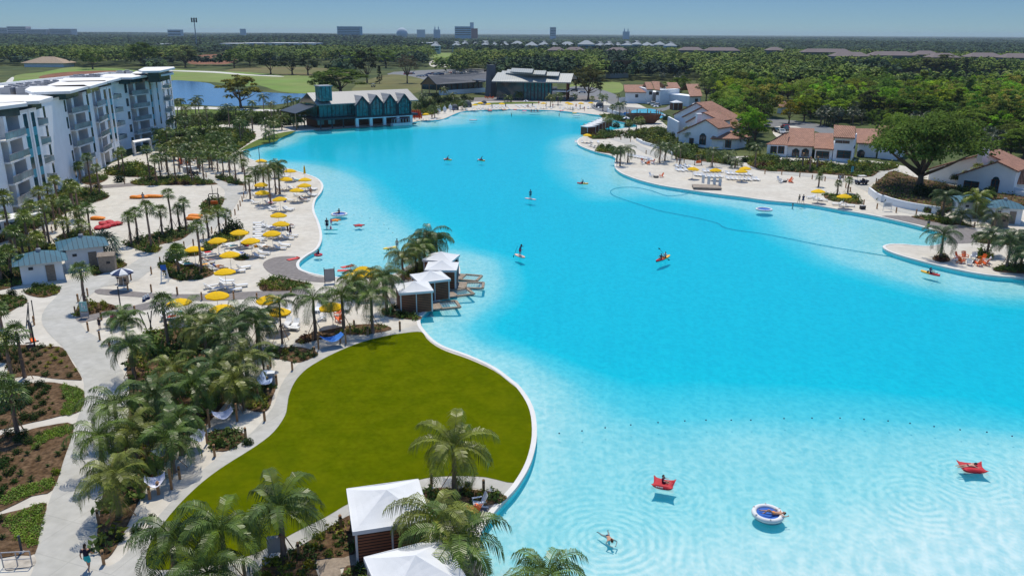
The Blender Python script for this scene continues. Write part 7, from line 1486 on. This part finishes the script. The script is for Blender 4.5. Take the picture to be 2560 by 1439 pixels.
def feather_crown(seed, n_=22, R_=3.0, young=False, droop=1.0):
    rng = random.Random(seed); m_ = MB()
    for i in range(n_):
        f = i / n_; el = lerp(1.3, -.15, f) + rng.uniform(-.2, .2); az = i * 2.4 + rng.uniform(-.35, .35); L_ = R_ * rng.uniform(.85, 1.15); K = 9
        p = Vector((0, 0, .05)); pts_ = [p.copy()]; e_ = el
        for k in range(K): d = Vector((math.cos(az) * math.cos(e_), math.sin(az) * math.cos(e_), math.sin(e_))); p = p + d * L_ / K * 1.12; pts_.append(p.copy()); e_ -= (.19 + .12 * (k / K)) * droop * rng.uniform(.8, 1.2)
        m_.tube(pts_, [.035 * (1 - k / (K + 1)) + .008 for k in range(K + 1)], 4, 0, False)
        side = Vector((-math.sin(az), math.cos(az), 0)); NL = 30
        for k in range(NL):
            t = .10 + .9 * k / NL; ii = min(int(t * K), K - 1); fr = t * K - ii; c = pts_[ii].lerp(pts_[ii + 1], fr); dr = (pts_[ii + 1] - pts_[ii]).normalized(); ll = R_ * .30 * math.sin(PI * (.12 + .80 * t)) ** .8 * rng.uniform(.85, 1.15)
            up = side.cross(dr); up = -up if up.z < 0 else up
            for sg in (-1, 1):
                o_ = (side * sg * .85 + dr * .5 + up * rng.uniform(.0, .18)).normalized(); m1 = c + o_ * ll * .5; e2 = c + o_ * ll * .9 - Vector((0, 0, ll * rng.uniform(.45, .95))); w_ = dr * .034 * (R_ / 3) ** .5
                m_.add([c - w_ * .7, c + w_ * .7, m1 + w_, m1 - w_, e2], [(0, 1, 2, 3), (3, 2, 4)])
    return m_.mesh("crown", M['palm_leaf'])
def ptrunk(seed, r0, r1, bulge=1.15, name="trunk"):
    rng = random.Random(seed); m_ = MB(); K = 12; pts_ = [(.05 * math.sin(k * .4 + seed) * (k / K), .05 * math.cos(k * .5 + seed) * (k / K), k / K) for k in range(K + 1)]
    m_.tube(pts_, [lerp(r0, r1, k / K) * (bulge if k in (0,) else 1) * rng.uniform(.94, 1.08) for k in range(K + 1)], 8); return m_.mesh(name, M['palm_trunk'], None, True)
FAN = [fan_crown(s) for s in (1, 2, 3, 4)]; FAN2 = [fan_crown(s, 34, 1.35) for s in (5, 6)]; FEA = [feather_crown(s, n) for s, n in ((1, 17), (2, 15), (3, 18), (4, 14), (11, 16))]; FEY = [feather_crown(s, 13, 2.2, True, .8) for s in (7, 8)]
TRK = [ptrunk(s, .17, .13) for s in (1, 2, 3)]; TRQ = [ptrunk(s, .19, .12, 1.4) for s in (4, 5, 6)]
bm_ = MB(); bm_.bar((0, 1.0, 0), (0, .12, 1.9), .05); BRACE = bm_.mesh("brace_pole", M['post_wood']); bm_ = MB(); bm_.lathe([(.19, 0), (.19, .12)], 10); BAND = bm_.mesh("brace_band", M['wood'])
rp = random.Random(9); PCOL = [(.17, .225, .025), (.13, .195, .022), (.20, .235, .03), (.11, .17, .028)]; QCOL = [(.11, .16, .018), (.088, .14, .018), (.15, .17, .022), (.075, .12, .02)]
def palm(kind, loc, h_, label, grp, braced=True, s_=1.0, col=None, z=0.0):
    nm = {'f': 'fan_palm', 'F': 'fan_palm', 'q': 'feather_palm', 'y': 'young_palm'}[kind]; t = thing(nm, label, "palm", (loc[0], loc[1], z), rp.uniform(0, 6.28), grp)
    tk = rp.choice(TRK if kind in 'fF' else TRQ); tt_ = 1.0 if kind != 'y' else .6; part("trunk", tk, t, (0, 0, -.05), (0, 0, 0), (tt_, tt_, h_)); s_ *= rp.uniform(.9, 1.12)
    cm = rp.choice({'f': FAN, 'F': FAN2, 'q': FEA, 'y': FEY}[kind]); lx, ly = rp.uniform(-.1, .1), rp.uniform(-.1, .1)
    part("crown", cm, t, (0, 0, h_ - .1), (lx, ly, 0), (s_, s_, s_), color=col or rp.choice(PCOL if kind in 'fF' else QCOL))
    if braced and h_ > 2.5:
        for k in range(3): part("brace_pole", BRACE, t, (0, 0, 0), (0, 0, k * 2.094), (1, 1, min(1, h_ / 4)))
        part("brace_band", BAND, t, (0, 0, min(1, h_ / 4) * 1.8))
    return t
def palms(s, kind, phrase, grp, braced=True, sc_=1.0, col=None):
    L_ = []
    for tkn in s.split():
        a = tkn.split(','); L_.append((float(a[0]), float(a[1]), float(a[2]), a[3] if len(a) > 3 else kind))
    L_.sort()
    for k, (x, y, cy, kd) in enumerate(L_): palm(kd, V(x, y), max(.5, HT(x, y, cy)), "%s, %s of %d from the left" % (phrase, ordw(k + 1), len(L_)), grp, braced, sc_, col)
palms("32,632,495,F 87,580,515 75,632,540 114,602,547 125,615,515 151,547,452 188,545,462,F 200,550,470 165,442,385 160,440,380 189,452,417 203,457,415 230,482,393 250,485,420 229,597,523 212,622,563 200,590,530 172,587,505 165,610,555 100,647,593 59,637,600 5,705,645 62,700,655 215,772,675 311,437,378 300,432,388 140,575,500 110,560,480 20,600,540 45,650,580 180,520,470 130,540,470 8,560,510 30,690,630 70,600,545", 'f', "fan palm in the planting before the hotel", "fan palms before the hotel")
palms("376,450,375 392,460,398 402,447,395 422,445,394 440,455,382 481,457,394 511,457,398 531,425,382 591,457,398 626,497,448 615,477,408 418,430,372 405,425,370 450,430,372 470,440,385 500,430,380 545,430,385 560,445,395 575,440,390", 'f', "fan palm along the upper plaza edge", "fan palms along the upper plaza edge")
palms("329,612,543 346,602,533 379,622,518 407,590,528 431,577,485 450,575,523 466,575,508 522,595,540 550,585,530 566,572,534 505,680,567 447,682,628,F", 'f', "braced fan palm between plaza and path", "braced fan palms on the plaza bed")
palm('F', V(262, 640), 1.6, "squat silvery fan palm behind the blue kiosk roof", "fan palms on the plaza bed", False, 1.75, (.10, .14, .09))
palms("422,868,757 62,943,830 32,950,852 45,1085,985 5,822,772 12,1010,960 0,900,850 318,850,800,y 303,812,790,y", 'f', "fan palm in the lower left beds", "fan palms in the lower left beds")
palms("677,510,420 690,485,424 700,485,412 640,472,428 660,470,430 606,430,385 575,425,378", 'q', "feather palm on the left beach tip", "feather palms on the left beach tip", True, .8)
palms("499,295,247 490,287,257 455,282,252 445,290,254 632,277,257 661,292,243 679,297,260 720,270,247 755,275,252 734,270,250 402,340,318 430,325,300 520,310,285 560,300,275 590,295,272 620,312,290", 'q', "feather palm on the green slope by the pond", "feather palms by the pond", False, .85)
rr_ = random.Random(4); dense = []
pg = P("395,350 470,322 560,315 620,318 660,330 640,350 600,372 590,400 560,418 500,422 430,408 400,390")
while len(dense) < 46:
    x, y = rr_.uniform(390, 665), rr_.uniform(312, 424)
    if inpoly(x, y, pg) and all(abs(x - a) + abs(y - b) * 1.6 > 13 for a, b, c in dense): dense.append((x, y, y - rr_.uniform(30, 52)))
palms(" ".join("%.0f,%.0f,%.0f,%s" % (x, y, c, rr_.choice("fqqf")) for x, y, c in dense), 'q', "palm in the dense garden between hotel and lagoon", "palms in the dense upper left garden", False, .85)
palms("686,345,310 665,347,308 674,357,335 735,318,290 762,316,285 705,325,295 745,322,300", 'q', "palm beside the lawn left of the boathouse", "palms left of the boathouse", False, .85)
palms("337,945,862 480,858,792 520,912,822 575,935,842 605,875,795 622,975,893 548,995,912 495,1045,958 440,995,920 400,1075,985 300,1105,1015 345,1165,1072 455,1135,1045 262,1185,1092 300,1290,1188 435,1180,1092 590,1025,950 645,855,795 545,855,795", 'q', "feather palm in the big grove beside the main path", "feather palms of the big grove", True, .88)
palms("790,845,748 860,830,738 932,832,738 967,778,692 650,875,802 660,932,890,y 706,858,755,y 610,1025,980,y 1008,700,640 960,745,690 900,720,690 885,745,700", 'q', "braced feather palm above the lawn path", "feather palms above the lawn path", True, .85)
palms("1050,680,622 1075,660,592 1062,668,606 1040,672,640 1093,652,600", 'q', "feather palm behind the four spit cabanas", "feather palms on the lagoon spit", False, .95)
palms("445,1462,1345 568,1455,1325 710,1395,1268 1136,1225,1118 1095,1400,1300 1150,1440,1352 530,1520,1430", 'q', "large feather palm along the bottom of the picture", "large feather palms along the bottom", True, 1.0)
palm('q', V(1362, 1570), HT(1362, 1570, 1440), "palm top rising over the water at the bottom edge", "large feather palms along the bottom", False, 1.0)
palms("1341,237,217 1376,267,243 1435,252,240 1507,277,243 1549,292,262 1131,257,238 1087,295,272 1157,275,258 1597,257,235 1232,235,215 1298,250,236 1270,255,245 1395,262,240 1110,245,225 1060,262,240 1075,270,250 1045,285,262 1410,250,232", 'q', "palm around the far beach and clubhouse", "palms around the far beach", False, .9)
palms("1572,332,307 1591,330,303 1602,325,300 1522,330,300 1512,328,297 1530,290,268 1545,262,240 1500,240,222 1570,248,228 1480,262,246", 'f', "slim palm near the far cabana row and slide", "palms near the far cabana row", False, 1.1)
palms("1659,255,212 1674,252,220 1785,352,293 1831,359,317 1699,246,225 1727,352,325 1718,362,330 1745,362,340,q 1865,360,335 1855,350,320 1845,340,312", 'f', "tall cabbage palm around the stepped villa", "cabbage palms around the villas", False, 1.6)
palms("1550,415,375 1569,407,374 1649,407,370 1662,402,367 1699,412,370 1780,417,380 1820,410,388 1837,420,404 1887,417,368 1542,405,375 1690,398,375", 'q', "leaning coconut style palm on the right beach", "feather palms on the right beach", True, .8, (.10, .135, .03))
palms("2046,467,442 2092,490,458 2119,482,450", 'f', "small newly planted palm on the right beach island", "small palms on the right beach", True, .75)
palms("2435,478,422 2470,485,417 2494,486,430 2560,470,430 2410,470,440", 'f', "cabbage palm before the right-hand villa", "cabbage palms before the right-hand villa", True, 1.2)
palms("2354,547,492 2401,562,537 2350,647,588 2467,637,588 2515,672,603 2537,662,590 2552,660,607 2590,650,600 2575,690,640 2480,570,540", 'q', "feather palm around the right-hand sand spit", "feather palms on the right-hand spit", True, .95, (.075, .11, .03))
palm('q', V(2435, 545), HT(2435, 545, 498), "yellow-green palm hiding the left blue kiosk roof", "feather palms on the right-hand spit", False, 1.0, (.20, .24, .02))
rb = random.Random(14); cb = []
for pl_, n_ in ((P("2030,300 2210,303 2240,312 2030,318"), 16), (P("1850,295 1912,300 1905,365 1850,360"), 9), (P("2440,340 2640,385 2640,430 2500,395 2440,372"), 14), (P("2250,312 2330,322 2330,340 2262,345"), 5), (P("1640,205 1760,232 1755,250 1700,250"), 3)):
    c_ = 0
    while c_ < n_:
        x, y = rb.uniform(min(p[0] for p in pl_), max(p[0] for p in pl_)), rb.uniform(min(p[1] for p in pl_), max(p[1] for p in pl_))
        if inpoly(x, y, pl_): cb.append((x, y, y - rb.uniform(22, 42))); c_ += 1
palms(" ".join("%.0f,%.0f,%.0f" % c for c in cb), 'f', "wild cabbage palm at the wood edge", "cabbage palms at the wood edge", False, 1.7, (.06, .085, .035))
for k, (x, y) in enumerate(((2005, 423), (2024, 430), (2042, 424))):
    t = thing("palm_stump", "bare leafless palm trunk in front of the long villa, %s from the left" % ordw(k + 1), "palm trunk", V(x, y), 0, "bare palm trunks"); part("trunk", TRK[k], t, (0, 0, 0), (0, 0, 0), (1.2, 1.2, 3.6 - k * .4)); m_ = MB(); m_.lathe([(.2, 0), (.22, .25), (.05, .4)], 8); part("cut_top", m_.mesh("cut_top", M['post_wood']), t, (0, 0, 3.5 - k * .4))
for k, (x, y, a) in enumerate(((375, 828, .4), (382, 832, -.3), (372, 834, -.7), (66, 812, .5), (73, 806, .2), (86, 800, 0), (544, 500, .2), (533, 494, -.1))):
    t = thing("bare_pole", "thin dark leaning garden pole, %s of its kind from the left" % ordw((5, 6, 4, 1, 2, 3, 8, 7)[k]), "pole", V(x, y), 0, "thin dark garden poles"); m_ = MB(); m_.tube([(0, 0, 0), (a, .1, 2.2)], .06, 6); bld(m_, "shaft", M['dark_metal'], t); m_ = MB(); m_.sphere((a, .1, 2.2), .08, 6, 4); bld(m_, "tip", M['black'], t)

# ---- shrubs, ground cover
def shrub_mesh(seed, n_, leaf, asp, up, R_=.5, H_=.55):
    rng = np.random.default_rng(seed); d = rng.normal(size=(n_, 3)); d /= np.linalg.norm(d, axis=1)[:, None]; d[:, 2] = np.abs(d[:, 2]); c = d * rng.uniform(.35, 1, n_)[:, None] * np.array([R_, R_, H_]) + np.array([0, 0, .05])
    v, f = quad_cloud(c, d * np.array([1, 1, .5]) + rng.normal(size=(n_, 3)) * .6 + np.array([0, 0, up]), leaf * rng.uniform(.7, 1.3, n_), asp, rng); return v, f
def spiky_mesh(seed, n_=26, L_=.6):
    rng = random.Random(seed); m_ = MB()
    for i in range(n_): az = i * 2.4; el = rng.uniform(.4, 1.4); d = Vector((math.cos(az) * math.cos(el), math.sin(az) * math.cos(el), math.sin(el))); s_ = Vector((-math.sin(az), math.cos(az), 0)) * .05; L2 = L_ * rng.uniform(.7, 1.1); m1 = d * L2 * .6; e = d * L2 + Vector((math.cos(az), math.sin(az), -.8)) * L2 * .18; m_.add([(0, 0, 0), tuple(m1 + s_), tuple(e), tuple(m1 - s_)], [(0, 1, 2, 3)])
    return m_.mesh("leaves", M['leaf_obj'])
SH = []
for s_ in (1, 2, 3): v, f = shrub_mesh(s_, 110, .085, 1.3, .5); SH.append(np_mesh("shrub", v, f, M['leaf_obj']))
SH += [spiky_mesh(4), spiky_mesh(5)]; v, f = shrub_mesh(9, 700, .10, 1.1, .4, 1.0, 1.3); BIGSH = np_mesh("bush", v, f, M['leaf_obj'])
rs = random.Random(31); nsh = 0
def inw(p, poly): return inpoly(p[0], p[1], [(q.x, q.y) for q in poly])
def bbox(poly): xs = [q.x for q in poly]; ys = [q.y for q in poly]; return min(xs), max(xs), min(ys), max(ys)
bed_words = ["the top bed left of the path", "the second bed left of the path", "the third bed left of the path", "the lowest bed left of the path"]
SC = [((.045, .08, .02), "dark green"), ((.085, .135, .02), "light green"), ((.20, .22, .02), "yellow-green"), ((.06, .10, .03), "green")]
cover = [[], [], [], []]
for bi, (poly, kd) in enumerate(BEDW):
    x0, x1, y0, y1 = bbox(poly); near = y0 < 75
    if kd in (1, 2) and (bi < 7 or near or bi in (16,)):
        sp = .95 if near else 1.0; y = y0
        while y < y1:
            x = x0
            while x < x1:
                p = (x + rs.uniform(-.2, .2), y + rs.uniform(-.2, .2)); x += sp * 1.15
                if not inw(p, poly) or any(inw(p, g) for g in GRW) or rs.random() < .22 or nsh >= 285: continue
                px, py = topx(*p)
                if px < -10 or py > 1450: continue
                zone = int(math.sin(p[0] * .35 + bi) * 1.5 + math.cos(p[1] * .3) * 1.5 + 4) % 4; col, cn = SC[zone]; me = SH[(zone * 2 + bi) % 5]
                o = bpy.data.objects.new("shrub", me); COL.objects.link(o); o.location = (p[0], p[1], .04); o.rotation_euler[2] = rs.uniform(0, 6); s_ = rs.uniform(.45, .95) * (1.3 if zone == 0 else 1); o.scale = (s_, s_, s_); o.color = (*[c * rs.uniform(.85, 1.15) for c in col], 1); nsh += 1
                wh = bed_words[bi] if bi < 4 else ("the planted island with the map sign" if bi == 6 else "the bed at the bottom beside the cabanas" if bi in (13, 14) else "the narrow bed at the tip of the lawn" if bi == 12 else "the bed at the upper left of the path" if bi in (4, 5) else "the mulch beds above the lawn")
                tag(o, "small %s shrub planted in %s" % (cn, wh), "shrub", "%s shrubs in %s" % (cn, wh))
            y += sp
    if kd in (2, 3) or (kd == 1 and bi == 8):
        area = (x1 - x0) * (y1 - y0); yc = (y0 + y1) / 2; sp = .62 if yc < 110 else (.8 if yc < 180 else 1.2)
        if bi == 7: sp = 1.25
        y = y0
        while y < y1:
            x = x0
            while x < x1:
                p = (x + rs.uniform(-.4, .4) * sp, y + rs.uniform(-.4, .4) * sp); x += sp
                if not inw(p, poly) or rs.random() < (.2 if kd == 3 else .55): continue
                z_ = math.sin(p[0] * .5 + bi * 2) + math.cos(p[1] * .45 + bi); c = 0 if z_ < -.6 else 1 if z_ < .6 else 2 if z_ < 1.5 else 3
                if c == 3 and bi % 3: c = 0
                s_ = rs.uniform(.7, 1.4) * sp * 1.2; cover[c].append((p[0], p[1], s_, s_ * rs.uniform(.7, 1.5), rs.uniform(0, 6)))
            y += sp
# raised oak bed and slopes
for poly, dz in ((rt, .9),):
    x0, x1, y0, y1 = bbox(poly); y = y0
    while y < y1:
        x = x0
        while x < x1:
            p = (x + rs.uniform(-.4, .4), y + rs.uniform(-.4, .4)); x += .95
            if inw(p, poly) and rs.random() < .85: c = 0 if math.sin(p[0] * .3) + math.cos(p[1] * .4) < .1 else 2 if rs.random() < .6 else 1; cover[c].append((p[0], p[1], rs.uniform(.9, 1.6), rs.uniform(1.6, 2.6), rs.uniform(0, 6)))
        y += .95
sv, sf = shrub_mesh(61, 34, .13, 1.2, .5, .55, .6)
for k, (nm, col, c2) in enumerate((("dark green ground cover in the planting beds", (.055, .095, .018), (.08, .125, .02)), ("fresh green ground cover in the planting beds", (.095, .155, .02), (.13, .19, .028)), ("yellow-green flowering ground cover in the planting beds", (.17, .20, .02), (.24, .24, .02)), ("reddish brown ground cover in the planting beds", (.11, .035, .02), (.10, .07, .025)))):
    if cover[k]: replicate("ground_cover", nm, cover[k], sv, sf, mat("cover_%d" % k, col, .8, .35, 2.0, col2=c2, trans=.15))
gc = []
for g in GRW:
    x0, x1, y0, y1 = bbox(g); y = y0
    while y < y1:
        x = x0
        while x < x1:
            p = (x + rs.uniform(-.1, .1), y + rs.uniform(-.1, .1)); x += .26
            if inw(p, g): gc.append((p[0], p[1], rs.uniform(.35, .5), rs.uniform(.3, .5), rs.uniform(0, 6)))
        y += .26
replicate("ground_cover", "lime green carpet of low leaves edging the lower left beds", gc, sv, sf, mat("cover_lime", (.19, .29, .02), .7, .3, 3, col2=(.14, .23, .025), trans=.2))
# larger bushes
BB = "585,585,30 445,640,26 432,655,24 620,1110,16 545,1115,18 470,870,0 340,1330,16 320,1260,16 300,1350,14 290,1200,14 380,1300,14 285,1000,0 1140,1210,14 1170,1215,10 985,770,12 1000,788,10 1018,792,10 1030,790,8 480,560,0 300,455,16 330,440,16 245,470,12 90,560,20 40,575,22 150,530,16 20,660,22 60,670,20 90,720,12 30,740,14 15,700,20 100,600,20 190,600,16 650,310,26 620,300,26 690,318,24 720,312,22 600,315,26 745,305,20 780,300,18 560,305,26 530,330,24 500,345,22 460,345,22 430,370,20 1075,268,18 1100,262,16 1055,275,20 1120,256,14 1090,250,14 1160,250,12 2350,540,14 2365,560,16 2395,552,14 2300,500,22 2330,505,22 2370,500,22 2400,500,22 2440,505,18 2470,500,18 2385,460,14 1500,372,10 1520,373,8 1535,383,8 1690,372,12 1710,378,12 1650,345,14 1740,385,12 1860,405,12 1800,392,12 1570,318,12 1600,312,12 1540,320,12 1880,375,22 1845,362,20 2545,640,12 2520,670,10 2460,640,10 2350,648,8 2365,645,7 2450,595,12 2500,602,12 2540,606,12 255,655,14 235,660,10 300,660,10 1640,300,12 1665,300,12 1700,330,14 1685,345,12 25,945,10 5,960,14 100,965,16 70,985,18 35,1010,16 10,990,18"
bl = [tuple(map(float, t.split(','))) for t in BB.split()]; bl = sorted([b for b in bl if b[2] > 0])
for k, (x, y, rpx) in enumerate(bl):
    q = V(x, y); d_ = (q - Vector((0, 0, HC))).dot(_fwd); r_ = rpx * d_ / FOC; t = bpy.data.objects.new("garden_bush", BIGSH); COL.objects.link(t); t.location = (q.x, q.y, .03 if not (2180 < x < 2480 and y < 530 and y > 450) else .9); t.scale = (r_, r_, r_ * rs.uniform(.8, 1.1)); t.rotation_euler[2] = rs.uniform(0, 6)
    col = rs.choice([(.028, .052, .016), (.045, .078, .02), (.06, .10, .02), (.035, .06, .022)]); t.color = (*col, 1); tag(t, "leafy rounded bush in the resort planting, %s of %d from the left" % (ordw(k + 1), len(bl)), "bush", "rounded garden bushes")
# brush on the mid-distance slopes
br_ = []
for s in ("1040,262 1100,250 1180,246 1180,256 1100,276 1050,290", "430,290 640,285 760,262 800,285 640,310 500,315 420,325", "1490,344 1530,346 1560,332 1600,326 1640,322 1690,350 1745,372 1740,384 1690,382 1600,352 1540,344"):
    pl_ = wp(s, 0, 2); x0, x1, y0, y1 = bbox(pl_); y = y0
    while y < y1:
        x = x0
        while x < x1:
            p = (x + rs.uniform(-.6, .6), y + rs.uniform(-.6, .6)); x += 1.5
            if inw(p, pl_) and rs.random() < .6: br_.append((p[0], p[1], rs.uniform(1, 2.0), rs.uniform(1, 2.4), rs.uniform(0, 6)))
        y += 1.5
replicate("slope_planting", "mixed low planting on the slopes beside boathouse and path", br_, sv, sf, mat("slope_mix", (.06, .09, .022), .8, .4, .5, col2=(.10, .11, .03), trans=.15))
print("objects", len(bpy.data.objects), "shrubs", nsh)
# ================================================================== air
hz = MB(); hz.box((0, 5900, 30.0), (24000, 13000, 66.5)); hm = bpy.data.materials.new("haze"); hm.use_nodes = True; N = hm.node_tree.nodes; L = hm.node_tree.links
N.remove(N["Principled BSDF"]); pv = N.new("ShaderNodeVolumePrincipled"); pv.inputs["Color"].default_value = (.62, .78, .92, 1); pv.inputs["Density"].default_value = 6.5e-5; L.new(pv.outputs[0], N["Material Output"].inputs["Volume"])
tag(hz.build("haze", hm), "thin pale blue air over the whole place", None, None, 'stuff')
